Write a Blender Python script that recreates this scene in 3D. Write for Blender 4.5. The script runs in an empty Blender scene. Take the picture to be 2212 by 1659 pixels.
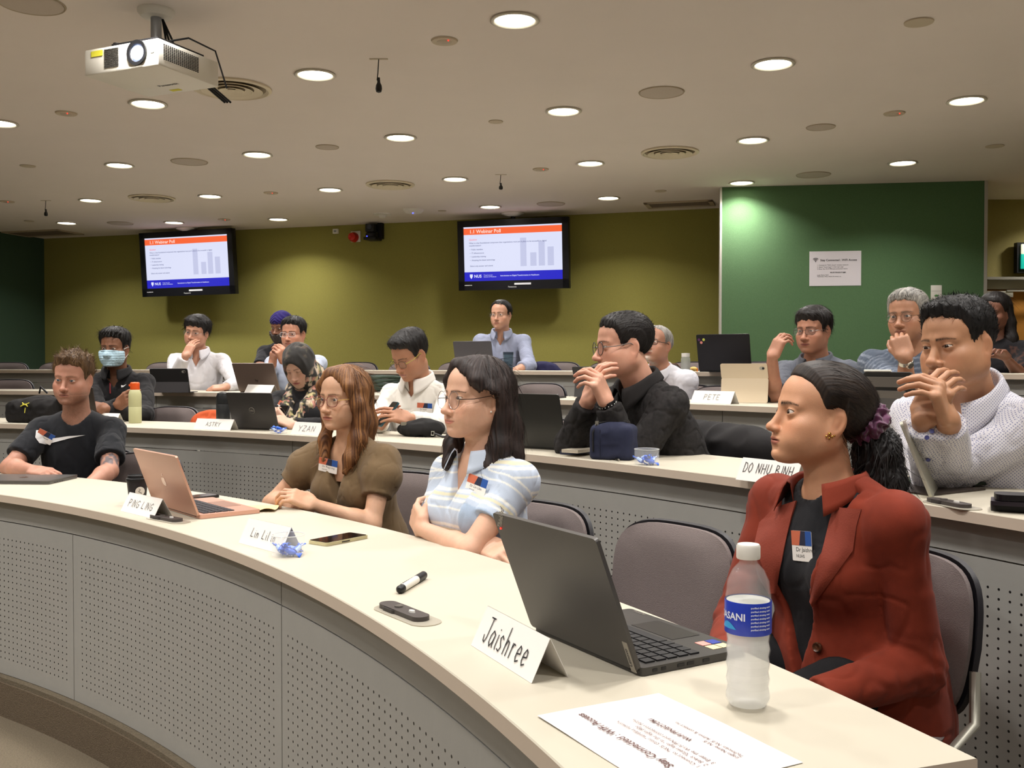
import bpy, bmesh, math, random
import numpy as np
from mathutils import Vector, Matrix
rnd = random.Random(7)
SC = bpy.context.scene
COL = SC.collection
# ------------------------------------------------------------------ camera
FPX, CX, CY = 2159.0, 1106.0, 829.5
PITCH = math.radians(1.131)
CAMZ = 1.37
cam_d = bpy.data.cameras.new('camera'); cam = bpy.data.objects.new('camera', cam_d); COL.objects.link(cam)
cam_d.sensor_width = 36.0; cam_d.lens = 36.0*FPX/2212.0; cam_d.clip_start = .02; cam_d.clip_end = 100
cam.location = (0, 0, CAMZ); cam.rotation_euler = (math.pi/2-PITCH, 0, 0)
SC.camera = cam
# ------------------------------------------------------------------ world, exposure
W_ = bpy.data.worlds.new('world'); SC.world = W_; W_.use_nodes = True
W_.node_tree.nodes['Background'].inputs[0].default_value = (.30, .27, .22, 1)
W_.node_tree.nodes['Background'].inputs[1].default_value = .05
SC.view_settings.view_transform = 'Standard'; SC.view_settings.look = 'None'
SC.view_settings.gamma = 1; SC.view_settings.use_curve_mapping = False
SC.view_settings.exposure = 0.0
LAMP_W = 12.0            # watts of each ceiling downlight
LAMP_COL = (1.0, .965, .93)
# ------------------------------------------------------------------ pixel -> place
def ray(px, py):
    x = (px-CX)/FPX; y = (CY-py)/FPX
    c, s = math.cos(PITCH), math.sin(PITCH)
    return Vector((x, c+s*y, -s+c*y))
CAM = Vector((0, 0, CAMZ))
def PY(px, py, Y):                      # point on the pixel's ray at distance Y into the room
    d = ray(px, py); return CAM + d*(Y/d.y)
def PZ(px, py, z):                      # point on the pixel's ray on a horizontal plane
    d = ray(px, py); return CAM + d*((z-CAMZ)/d.z)
# ------------------------------------------------------------------ the hall's plan (concentric rows round C)
CTR = Vector((-5.147, -.739, 0)); RF = 5.569; DS = 1.409; TD = .507; STEP = .15; TH = .72
CEIL = CAMZ+1.48
def row_r(i): return RF+(i-1)*DS        # front edge radius of the desk of row i (1..4)
def row_z(i): return STEP*i             # floor of row i
def top_z(i): return STEP*i+TH          # worktop of row i
def pol(r, th, z=0): return Vector((CTR.x+r*math.cos(th), CTR.y+r*math.sin(th), z))
def PR(px, py, r):                      # point on the pixel's ray on the cylinder of radius r round C
    d = ray(px, py); a = d.x*d.x+d.y*d.y; b = d.x*CTR.x+d.y*CTR.y; c = CTR.x**2+CTR.y**2-r*r
    t = (b+math.sqrt(max(b*b-a*c, 0)))/a; return CAM+d*t
def ang(p): return math.atan2(p.y-CTR.y, p.x-CTR.x)
# ------------------------------------------------------------------ materials
def lin(c):
    return tuple((v/255/12.92 if v/255 <= .04045 else ((v/255+.055)/1.055)**2.4) for v in c)
_M = {}
def mat(name, rgb=(128, 128, 128), rough=.6, metal=0, noise=0, nscale=40, bump=0, bscale=200, emit=0, alpha=1,
        trans=0, ior=1.45, spec=.5, coat=0, sheen=0):
    if name in _M: return _M[name]
    m = bpy.data.materials.new(name); m.use_nodes = True; nt = m.node_tree; b = nt.nodes['Principled BSDF']
    L = lin(rgb)+(1,)
    b.inputs['Base Color'].default_value = L; b.inputs['Roughness'].default_value = rough
    b.inputs['Metallic'].default_value = metal; b.inputs['IOR'].default_value = ior
    b.inputs['Specular IOR Level'].default_value = spec
    b.inputs['Transmission Weight'].default_value = trans; b.inputs['Alpha'].default_value = alpha
    b.inputs['Coat Weight'].default_value = coat; b.inputs['Sheen Weight'].default_value = sheen
    if emit:
        b.inputs['Emission Color'].default_value = L; b.inputs['Emission Strength'].default_value = emit
    if noise or bump:
        tc = nt.nodes.new('ShaderNodeTexCoord')
    if noise:
        n = nt.nodes.new('ShaderNodeTexNoise'); n.inputs['Scale'].default_value = nscale; n.inputs['Detail'].default_value = 5
        nt.links.new(tc.outputs['Object'], n.inputs['Vector'])
        h = nt.nodes.new('ShaderNodeMix'); h.data_type = 'RGBA'; h.blend_type = 'MIX'
        h.inputs['A'].default_value = tuple(v*(1-noise) for v in L[:3])+(1,)
        h.inputs['B'].default_value = tuple(min(1, v*(1+noise)) for v in L[:3])+(1,)
        nt.links.new(n.outputs['Fac'], h.inputs['Factor']); nt.links.new(h.outputs['Result'], b.inputs['Base Color'])
    if bump:
        n2 = nt.nodes.new('ShaderNodeTexNoise'); n2.inputs['Scale'].default_value = bscale; n2.inputs['Detail'].default_value = 3
        nt.links.new(tc.outputs['Object'], n2.inputs['Vector'])
        bp = nt.nodes.new('ShaderNodeBump'); bp.inputs['Strength'].default_value = bump; bp.inputs['Distance'].default_value = .004
        nt.links.new(n2.outputs['Fac'], bp.inputs['Height']); nt.links.new(bp.outputs['Normal'], b.inputs['Normal'])
    _M[name] = m; return m
def vmat(name, rough=.6, spec=.5, sss=0, bump=0, bscale=300, sheen=0, coat=0):
    """material whose colour is the mesh attribute 'col' (the thing's own colours)"""
    if name in _M: return _M[name]
    m = bpy.data.materials.new(name); m.use_nodes = True; nt = m.node_tree; b = nt.nodes['Principled BSDF']
    a = nt.nodes.new('ShaderNodeAttribute'); a.attribute_name = 'col'
    nt.links.new(a.outputs['Color'], b.inputs['Base Color'])
    b.inputs['Roughness'].default_value = rough; b.inputs['Specular IOR Level'].default_value = spec
    b.inputs['Sheen Weight'].default_value = sheen; b.inputs['Coat Weight'].default_value = coat
    if sss:
        b.inputs['Subsurface Weight'].default_value = sss; b.inputs['Subsurface Radius'].default_value = (.012, .004, .002)
        b.inputs['Subsurface Scale'].default_value = 1
    if bump:
        tc = nt.nodes.new('ShaderNodeTexCoord')
        n2 = nt.nodes.new('ShaderNodeTexNoise'); n2.inputs['Scale'].default_value = bscale; n2.inputs['Detail'].default_value = 3
        nt.links.new(tc.outputs['Object'], n2.inputs['Vector'])
        bp = nt.nodes.new('ShaderNodeBump'); bp.inputs['Strength'].default_value = bump; bp.inputs['Distance'].default_value = .003
        nt.links.new(n2.outputs['Fac'], bp.inputs['Height']); nt.links.new(bp.outputs['Normal'], b.inputs['Normal'])
    _M[name] = m; return m
# ------------------------------------------------------------------ objects
def link(name, me, parent=None, loc=None):
    o = bpy.data.objects.new(name, me); COL.objects.link(o)
    if parent is not None: o.parent = parent
    if loc is not None: o.location = loc
    return o
def tag(o, label=None, cat=None, group=None, kind=None):
    if label: o['label'] = label
    if cat: o['category'] = cat
    if group: o['group'] = group
    if kind: o['kind'] = kind
    return o
def thing(name, label, cat, loc=(0, 0, 0), rz=0, group=None, rot=None):
    o = bpy.data.objects.new(name, None); COL.objects.link(o); o.empty_display_size = .1
    o.location = loc; o.rotation_euler = rot if rot else (0, 0, rz)
    return tag(o, label, cat, group)
def mesh(name, verts, faces, m=None, smooth=False):
    me = bpy.data.meshes.new(name); me.from_pydata([tuple(v) for v in verts], [], [tuple(f) for f in faces])
    if m is not None: me.materials.append(m)
    if smooth: me.polygons.foreach_set('use_smooth', [True]*len(me.polygons))
    me.update(); return me
class MB:
    """collects shapes into one mesh"""
    def __init__(s): s.v = []; s.f = []; s.mi = []; s.sm = []; s.mats = []; s.cur = 0
    def use(s, m):
        if m not in s.mats: s.mats.append(m)
        s.cur = s.mats.index(m); return s
    def add(s, V, F, M=None, smooth=False):
        o = len(s.v)
        s.v += [tuple(M @ Vector(v)) if M is not None else tuple(v) for v in V]
        s.f += [tuple(i+o for i in f) for f in F]; s.mi += [s.cur]*len(F); s.sm += [smooth]*len(F); return s
    def box(s, c, d, M=None, bev=0):
        bm = bmesh.new(); bmesh.ops.create_cube(bm, size=1)
        for v in bm.verts: v.co = Vector((v.co.x*d[0]+c[0], v.co.y*d[1]+c[1], v.co.z*d[2]+c[2]))
        if bev: bmesh.ops.bevel(bm, geom=list(bm.edges), offset=bev, segments=2, affect='EDGES', profile=.5)
        return s.bm(bm, M, bool(bev))
    def bm(s, bm, M=None, smooth=False):
        bm.verts.index_update()
        s.add([v.co.copy() for v in bm.verts], [[v.index for v in f.verts] for f in bm.faces], M, smooth); bm.free(); return s
    def lathe(s, prof, n=24, M=None, cap=True, smooth=True):
        V = []; F = []
        for r, z in prof:
            for k in range(n): a = 2*math.pi*k/n; V.append((r*math.cos(a), r*math.sin(a), z))
        for i in range(len(prof)-1):
            for k in range(n): k2 = (k+1) % n; F.append((i*n+k, i*n+k2, (i+1)*n+k2, (i+1)*n+k))
        if cap:
            if prof[0][0] > 1e-6: F.append(tuple(range(n))[::-1])
            if prof[-1][0] > 1e-6: F.append(tuple((len(prof)-1)*n+k for k in range(n)))
        return s.add(V, F, M, smooth)
    def tube(s, pts, r, n=8, M=None, closed=False, cap=True):
        pts = [Vector(p) for p in pts]; N = len(pts); V = []; F = []
        rs = r if isinstance(r, (list, tuple)) else [r]*N
        t0 = (pts[1]-pts[0]).normalized(); u = t0.orthogonal().normalized()
        for i in range(N):
            a = pts[(i-1) % N] if (closed or i > 0) else pts[i]; b = pts[(i+1) % N] if (closed or i < N-1) else pts[i]
            t = (b-a).normalized(); u = (u-t*u.dot(t)).normalized(); w = t.cross(u)
            for k in range(n): an = 2*math.pi*k/n; V.append(pts[i]+(u*math.cos(an)+w*math.sin(an))*rs[i])
        for i in range(N if closed else N-1):
            j = (i+1) % N
            for k in range(n): k2 = (k+1) % n; F.append((i*n+k, i*n+k2, j*n+k2, j*n+k))
        if cap and not closed: F.append(tuple(range(n))[::-1]); F.append(tuple((N-1)*n+k for k in range(n)))
        return s.add(V, F, M, True)
    def prism(s, poly, z0, z1, M=None, smooth=False):
        n = len(poly); V = [(x, y, z0) for x, y in poly]+[(x, y, z1) for x, y in poly]
        F = [tuple(range(n))[::-1], tuple(range(n, 2*n))]+[(i, (i+1) % n, n+(i+1) % n, n+i) for i in range(n)]
        return s.add(V, F, M, smooth)
    def grid(s, fn, nu, nv, M=None, smooth=True, thick=0):
        V = [fn(i/nu, j/nv) for j in range(nv+1) for i in range(nu+1)]
        F = [(j*(nu+1)+i, j*(nu+1)+i+1, (j+1)*(nu+1)+i+1, (j+1)*(nu+1)+i) for j in range(nv) for i in range(nu)]
        if thick:
            V = [Vector(v) for v in V]; N = [Vector() for _ in V]
            for f in F:
                nn = (V[f[1]]-V[f[0]]).cross(V[f[3]]-V[f[0]])
                for i in f: N[i] += nn
            k = len(V); V2 = [v-n_.normalized()*thick if n_.length > 0 else v for v, n_ in zip(V, N)]
            F2 = [tuple(i+k for i in f)[::-1] for f in F]
            B = [i for i in range(nu)]; E = []
            for i in range(nu): E.append((i, i+1)); E.append((nv*(nu+1)+i+1, nv*(nu+1)+i))
            for j in range(nv): E.append(((j+1)*(nu+1), j*(nu+1))); E.append((j*(nu+1)+nu, (j+1)*(nu+1)+nu))
            F = F+F2+[(a+k, b+k, b, a) for a, b in E]; V = V+V2
        return s.add(V, F, M, smooth)
    def sphere(s, c, r, n=16, M=None):
        r = r if isinstance(r, (tuple, list)) else (r, r, r); V = []; F = []; h = n//2
        for i in range(h+1):
            a = math.pi*i/h
            for k in range(n): b = 2*math.pi*k/n; V.append((c[0]+r[0]*math.sin(a)*math.cos(b), c[1]+r[1]*math.sin(a)*math.sin(b), c[2]-r[2]*math.cos(a)))
        for i in range(h):
            for k in range(n): k2 = (k+1) % n; F.append((i*n+k, i*n+k2, (i+1)*n+k2, (i+1)*n+k))
        return s.add(V, F, M, True)
    def me(s, name, m=None):
        me = bpy.data.meshes.new(name); me.from_pydata(s.v, [], s.f)
        for x in (s.mats or ([m] if m else [])): me.materials.append(x)
        if s.mats: me.polygons.foreach_set('material_index', s.mi)
        me.polygons.foreach_set('use_smooth', s.sm); me.update()
        return me
    def build(s, name, m=None, parent=None, loc=None, sharp=True):
        me = s.me(name, m)
        if sharp and any(s.sm):
            try: me.set_sharp_from_angle(angle=math.radians(42))
            except Exception: pass
        return link(name, me, parent, loc)
def frame(o, x, y, z): return Matrix(((x[0], y[0], z[0], o[0]), (x[1], y[1], z[1], o[1]), (x[2], y[2], z[2], o[2]), (0, 0, 0, 1)))
def rotz(a): return Matrix.Rotation(a, 4, 'Z')
def TR(x, y, z): return Matrix.Translation((x, y, z))
def rrect(w, h, r, n=5):
    P = []
    for cx, cy, a0 in ((w/2-r, h/2-r, 0), (-w/2+r, h/2-r, 90), (-w/2+r, -h/2+r, 180), (w/2-r, -h/2+r, 270)):
        for k in range(n+1): a = math.radians(a0+90*k/n); P.append((cx+r*math.cos(a), cy+r*math.sin(a)))
    return P
def text_mesh(txt, size, bold=0, align='LEFT', spacing=1):
    c = bpy.data.curves.new('t', 'FONT'); c.body = txt; c.size = size; c.align_x = align; c.resolution_u = 2; c.offset = bold
    c.space_line = spacing
    o = bpy.data.objects.new('t', c); COL.objects.link(o)
    dg = bpy.context.evaluated_depsgraph_get(); me = bpy.data.meshes.new_from_object(o.evaluated_get(dg))
    bpy.data.objects.remove(o); bpy.data.curves.remove(c); return me
def add_text(mb, txt, size, M, bold=0, align='LEFT'):
    me = text_mesh(txt, size, bold, align)
    mb.add([v.co.copy() for v in me.vertices], [list(p.vertices) for p in me.polygons], M); bpy.data.meshes.remove(me)
def copy_tree(o, parent=None):
    c = o.copy(); COL.objects.link(c); c.parent = parent
    for ch in list(o.children): copy_tree(ch, c)
    return c
# ------------------------------------------------------------------ implicit surfaces -> meshes
F4 = np.float32
def A3(v): return np.array([v[0], v[1], v[2]], F4)
def s_ell(P, c, r, R=None):
    q = P-A3(c)
    if R is not None: q = q @ R            # R columns = local axes
    r = A3(r); a = q/r; k0 = np.sqrt((a*a).sum(1)); b = a/r; k1 = np.sqrt((b*b).sum(1))+1e-9
    return k0*(k0-1)/k1
def s_cap(P, a, b, ra, rb=None):
    a = A3(a); b = A3(b); rb = ra if rb is None else rb; ab = b-a
    t = np.clip(((P-a) @ ab)/max(float(ab @ ab), 1e-9), 0, 1); q = P-a-t[:, None]*ab
    return np.sqrt((q*q).sum(1))-(ra+(rb-ra)*t)
def s_box(P, c, h, r, R=None):
    q = P-A3(c)
    if R is not None: q = q @ R
    q = np.abs(q)-(A3(h)-r); o = np.maximum(q, 0)
    return np.sqrt((o*o).sum(1))+np.minimum(q.max(1), 0)-r
def smin(a, b, k):
    h = np.clip(.5+.5*(b-a)/k, 0, 1); return b+(a-b)*h-k*h*(1-h)
def smax(a, b, k): return -smin(-a, -b, k)
def vnoise(P, s, seed=0):
    """smooth value noise, about -1..1"""
    p = P*s+seed*17.31; i = np.floor(p).astype(np.int64); f = p-i; u = f*f*(3-2*f); out = np.zeros(len(P))
    for dx in (0, 1):
        for dy in (0, 1):
            for dz in (0, 1):
                h = (i[:, 0]+dx)*374761393+(i[:, 1]+dy)*668265263+(i[:, 2]+dz)*2147483647+seed*1274126177
                h = (h ^ (h >> 13))*1274126177; h = (h ^ (h >> 16)) & 0xffff
                w = (u[:, 0] if dx else 1-u[:, 0])*(u[:, 1] if dy else 1-u[:, 1])*(u[:, 2] if dz else 1-u[:, 2])
                out += w*(h/32767.5-1)
    return out
def nets(fn, lo, hi, h, B=8, slack=1.6):
    """surface nets of fn over the box lo..hi with cell h; returns verts, quads"""
    lo = np.array(lo, float); n = np.maximum(((np.array(hi, float)-lo)/h).astype(int)//B+1, 1)
    g = np.stack(np.meshgrid(*[np.arange(k) for k in n], indexing='ij'), -1).reshape(-1, 3)
    c = (lo+(g+.5)*B*h).astype(F4); act = g[np.abs(fn(c)) < .87*B*h*slack]
    N = n*B+1; D = np.full(N, 1e3, F4)
    off = np.stack(np.meshgrid(*[np.arange(B+1)]*3, indexing='ij'), -1).reshape(-1, 3)
    I = (act[:, None, :]*B+off[None]).reshape(-1, 3)
    lid = np.unique((I[:, 0]*N[1]+I[:, 1])*N[2]+I[:, 2])
    I = np.stack([lid//(N[1]*N[2]), (lid//N[2]) % N[1], lid % N[2]], 1)
    D.reshape(-1)[lid] = fn((lo+I*h).astype(F4))
    known = np.zeros(N, bool); known.reshape(-1)[lid] = True
    S = D < 0
    # cells
    cs = np.zeros(N-1, np.int8); kn = np.ones(N-1, bool)
    for dx in (0, 1):
        for dy in (0, 1):
            for dz in (0, 1):
                sl = (slice(dx, N[0]-1+dx), slice(dy, N[1]-1+dy), slice(dz, N[2]-1+dz)); cs += S[sl]; kn &= known[sl]
    m = (cs > 0) & (cs < 8) & kn; ci = np.argwhere(m); idx = np.full(N-1, -1, np.int64); idx[m] = np.arange(len(ci))
    acc = np.zeros((len(ci), 3)); cnt = np.zeros(len(ci))
    cor = [(a, b, c_) for a in (0, 1) for b in (0, 1) for c_ in (0, 1)]
    for i, a in enumerate(cor):
        for j, b in enumerate(cor):
            if j > i and sum(abs(a[k]-b[k]) for k in range(3)) == 1:
                da = D[ci[:, 0]+a[0], ci[:, 1]+a[1], ci[:, 2]+a[2]]; db = D[ci[:, 0]+b[0], ci[:, 1]+b[1], ci[:, 2]+b[2]]
                x = (da < 0) != (db < 0); t = np.where(x, da/np.where(x, da-db, 1), 0)
                p = np.array(a)+t[:, None]*(np.array(b)-np.array(a)); acc += p*x[:, None]; cnt += x
    V = lo+(ci+acc/np.maximum(cnt, 1)[:, None])*h
    Q = []
    for ax in range(3):
        o1, o2 = (ax+1) % 3, (ax+2) % 3
        sl0 = [slice(1, N[k]-1) for k in range(3)]; sl1 = list(sl0); sl0[ax] = slice(0, N[ax]-1); sl1[ax] = slice(1, N[ax])
        a = S[tuple(sl0)]; b = S[tuple(sl1)]; e = np.argwhere(a != b); st = a[a != b]
        for k in range(3):
            if k != ax: e[:, k] += 1
        def cid(d1, d2):
            q = e.copy(); q[:, o1] -= d1; q[:, o2] -= d2; return idx[q[:, 0], q[:, 1], q[:, 2]]
        q = np.stack([cid(1, 1), cid(0, 1), cid(0, 0), cid(1, 0)], 1)
        q[~st] = q[~st][:, ::-1]; q = q[(q >= 0).all(1)]; Q.append(q)
    return V, np.concatenate(Q)
def vnormals(V, Q):
    n = np.cross(V[Q[:, 2]]-V[Q[:, 0]], V[Q[:, 3]]-V[Q[:, 1]]); N = np.zeros_like(V)
    for k in range(4): np.add.at(N, Q[:, k], n)
    return N/(np.linalg.norm(N, axis=1)[:, None]+1e-12)
def relax(V, Q, it=1, lam=.5):
    for _ in range(it):
        S = np.zeros_like(V); c = np.zeros(len(V))
        for k in range(4):
            np.add.at(S, Q[:, k], V[Q[:, (k+1) % 4]]+V[Q[:, (k+3) % 4]]); np.add.at(c, Q[:, k], 2)
        V = V+lam*(S/np.maximum(c, 1)[:, None]-V)
    return V
def xf(M, V):
    M = np.array(M); return V @ M[:3, :3].T+M[:3, 3]
class NM:
    """numpy mesh collector with a colour per vertex"""
    def __init__(s): s.V = []; s.Q = []; s.C = []; s.mi = []; s.n = 0; s.mats = []
    def add(s, V, Q, col, m):
        V = np.asarray(V, float); Q = np.asarray(Q); col = np.asarray(col, float)
        if col.ndim == 1: col = np.repeat(col[None, :3], len(V), 0)
        if m not in s.mats: s.mats.append(m)
        s.V.append(V); s.C.append(col); s.Q.append(Q+s.n); s.mi.append(np.full(len(Q), s.mats.index(m))); s.n += len(V); return s
    def build(s, name, parent=None, loc=(0, 0, 0)):
        V = np.concatenate(s.V)-np.array(loc); C = np.concatenate(s.C)
        me = bpy.data.meshes.new(name)
        qs = [q for q in s.Q]; tot = sum(q.size for q in qs); nf = sum(len(q) for q in qs)
        me.vertices.add(len(V)); me.vertices.foreach_set('co', V.astype(F4).ravel())
        me.loops.add(tot); me.loops.foreach_set('vertex_index', np.concatenate([q.ravel() for q in qs]).astype(np.int32))
        me.polygons.add(nf)
        sz = np.concatenate([np.full(len(q), q.shape[1]) for q in qs]); st = np.concatenate([[0], np.cumsum(sz)[:-1]])
        me.polygons.foreach_set('loop_start', st.astype(np.int32))
        me.polygons.foreach_set('material_index', np.concatenate(s.mi).astype(np.int32))
        me.polygons.foreach_set('use_smooth', np.ones(nf, bool))
        for m in s.mats: me.materials.append(m)
        me.update(calc_edges=True); me.validate()
        a = me.color_attributes.new('col', 'FLOAT_COLOR', 'POINT')
        a.data.foreach_set('color', np.concatenate([np.clip(C, 0, 1), np.ones((len(C), 1))], 1).astype(F4).ravel())
        o = link(name, me, parent); 
        if parent is None: o.location = loc
        return o
# ------------------------------------------------------------------ room shell
def ring(mb, r0, r1, z0, z1, a0, a1, n, M=None):
    V = []; 
    for i in range(n+1):
        a = a0+(a1-a0)*i/n
        for r, z in ((r0, z0), (r1, z0), (r1, z1), (r0, z1)): V.append(pol(r, a, z))
    F = []
    for i in range(n):
        o, q = 4*i, 4*i+4
        F += [(o, q, q+1, o+1), (o+1, q+1, q+2, o+2), (o+2, q+2, q+3, o+3), (o+3, q+3, q, o)]
    F += [(0, 1, 2, 3), (4*n+3, 4*n+2, 4*n+1, 4*n)]
    return mb.add(V, F, M)
RAD = math.radians
carpet = mat('carpet', (116, 106, 90), .95, noise=.45, nscale=170, bump=1.0, bscale=260, spec=.1)
riser_m = mat('carpet_riser', (112, 99, 83), .95, noise=.45, nscale=170, bump=1.0, bscale=260, spec=.1)
def stru(o): o['kind'] = 'structure'; return o
o = MB().prism([(-10.5, -3.6), (5.4, -3.6), (5.4, 9.6), (2, 13), (-8, 13)], -.05, 0).build('floor', carpet); stru(o)
for i in range(1, 5):
    mb = MB(); r0 = row_r(i)+.02; r1 = row_r(i+1)+.02 if i < 4 else 12.6
    mb.use(carpet); ring(mb, r0, r1, 0, row_z(i), RAD(-12), RAD(104), 60)
    o = mb.build('floor_tier', None); stru(o)
    mb = MB(); mb.use(riser_m); ring(mb, r0-.006, r0+.002, 0 if i == 1 else row_z(i-1), row_z(i)-.018, RAD(-12), RAD(104), 60)
    stru(mb.build('trim_riser', None))
ceil_m = mat('ceiling_paint', (224, 214, 205), .9, noise=.03, nscale=3, bump=.12, bscale=350, spec=.15)
stru(MB().prism([(-10.5, -3.6), (5.4, -3.6), (5.4, 9.6), (2, 13), (-8, 13)], CEIL, CEIL+.06).build('ceiling', ceil_m))
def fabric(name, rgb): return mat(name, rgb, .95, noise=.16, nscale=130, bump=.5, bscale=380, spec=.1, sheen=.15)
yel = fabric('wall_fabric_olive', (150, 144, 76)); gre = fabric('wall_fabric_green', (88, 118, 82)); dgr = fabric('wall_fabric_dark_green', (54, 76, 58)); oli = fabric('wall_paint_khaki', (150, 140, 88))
whi = mat('wall_paint_white', (206, 200, 190), .9, noise=.03, nscale=3)
def wall(name, a, b, z0, z1, m, t=.1, side=1):
    a = Vector((a[0], a[1])); b = Vector((b[0], b[1])); d = (b-a).normalized(); n = Vector((-d.y, d.x))*side*t
    return stru(MB().prism([(a.x, a.y), (b.x, b.y), (b.x+n.x, b.y+n.y), (a.x+n.x, a.y+n.y)], z0, z1).build(name, m))
KL = (-5.52, 11.82); KR = (1.975, 9.51)
wall('wall_back', KL, KR, 0, CEIL, yel)
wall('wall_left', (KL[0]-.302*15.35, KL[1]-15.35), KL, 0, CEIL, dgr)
G0 = (1.745, 8.39); G1 = (3.81, 8.09)
wall('wall_right', G0, G1, 0, CEIL, gre, .06)
wall('wall_right_return', (1.80, 8.40), (2.03, 9.52), 0, CEIL, mat('wall_return', (84, 78, 66), .9), .05, -1)
stru(MB().prism([(1.738, 8.382), (1.755, 8.380), (1.763, 8.44), (1.744, 8.444)], 0, CEIL).build('trim_1', mat('trim_white', (196, 192, 184), .4, .3)))
stru(MB().prism([(3.81, 8.085), (3.835, 8.082), (3.86, 8.2), (3.83, 8.21)], 0, CEIL).build('trim_2', mat('trim_white')))
wall('wall_right_end', (3.84, 8.10), (4.06, 9.03), 0, CEIL, oli, .05, 1)
# the recess beyond the green panel, with its doorway
DZ = 2.15
wall('wall_recess', (3.9, 9.02), (5.4, 9.0), DZ, CEIL, oli)
wall('wall_corridor', (3.9, 9.9), (5.4, 9.9), 0, DZ, mat('corridor_wall', (196, 150, 70), .8), .1)
wall('wall_side', (5.4, 9.6), (5.4, -3.6), 0, CEIL, oli, .1, 1)
wall('wall_front', (5.4, -3.6), (-10.5, -3.6), 0, CEIL, whi, .1, 1)
mb = MB().use(mat('door_frame_grey', (150, 146, 134), .5))
mb.box((4.65, 8.98, DZ-.012), (1.5, .10, .024)); mb.box((4.65, 9.01, DZ-.065), (1.5, .06, .08)); mb.box((3.93, 9.0, DZ/2), (.06, .08, DZ))
d1 = mb.build('door_1', None); stru(d1)
mb = MB().use(mat('door_wood', (176, 120, 48), .5, noise=.12, nscale=12)).box((4.75, 9.06, 1.33), (1.25, .045, 1.42))
mb.build('door_leaf', None, d1)
mb = MB().use(mat('door_closer_grey', (170, 166, 152), .4, .3)).box((4.34, 8.95, DZ-.155), (.26, .05, .055), bev=.004); mb.box((4.56, 8.93, DZ-.125), (.30, .02, .014))
mb.build('door_closer', None, d1)
# ------------------------------------------------------------------ desks
top_m = mat('worktop_cream', (188, 181, 164), .5, noise=.03, nscale=6, spec=.4)
edge_m = mat('worktop_edge', (214, 198, 180), .5)
def panel_mat():
    m = mat('panel_grey', (166, 165, 160), .45, noise=.05, nscale=14, bump=.1, bscale=60); return m
def perf_mat():
    m = bpy.data.materials.new('panel_perforated'); m.use_nodes = True; nt = m.node_tree; b = nt.nodes['Principled BSDF']; N = nt.nodes.new; Lk = nt.links.new
    uv = N('ShaderNodeUVMap'); sp = N('ShaderNodeSeparateXYZ'); Lk(uv.outputs[0], sp.inputs[0])
    def math_(op, a, bb=None):
        q = N('ShaderNodeMath'); q.operation = op
        if hasattr(a, 'is_output'): Lk(a, q.inputs[0])
        else: q.inputs[0].default_value = a
        if bb is not None:
            if hasattr(bb, 'is_output'): Lk(bb, q.inputs[1])
            else: q.inputs[1].default_value = bb
        return q.outputs[0]
    fu = math_('SUBTRACT', math_('FRACT', math_('DIVIDE', sp.outputs[0], .030)), .5); fv = math_('SUBTRACT', math_('FRACT', math_('DIVIDE', sp.outputs[1], .0235)), .5)
    du = math_('MULTIPLY', fu, .030); dv = math_('MULTIPLY', fv, .0235)
    d = math_('SQRT', math_('ADD', math_('MULTIPLY', du, du), math_('MULTIPLY', dv, dv)))
    h = math_('LESS_THAN', d, .0033)
    tc = N('ShaderNodeTexCoord'); no = N('ShaderNodeTexNoise'); no.inputs['Scale'].default_value = 14; no.inputs['Detail'].default_value = 5; Lk(tc.outputs['Object'], no.inputs['Vector'])
    c1 = lin((166, 165, 160)); mx = N('ShaderNodeMix'); mx.data_type = 'RGBA'
    mx.inputs['A'].default_value = tuple(v*.95 for v in c1)+(1,); mx.inputs['B'].default_value = tuple(v*1.05 for v in c1)+(1,); Lk(no.outputs['Fac'], mx.inputs['Factor'])
    m2 = N('ShaderNodeMix'); m2.data_type = 'RGBA'; Lk(h, m2.inputs['Factor']); Lk(mx.outputs['Result'], m2.inputs['A']); m2.inputs['B'].default_value = (.004, .004, .004, 1)
    Lk(m2.outputs['Result'], b.inputs['Base Color']); b.inputs['Roughness'].default_value = .45
    return m
PAN, PERF = panel_mat(), perf_mat()
OV = .045
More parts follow.
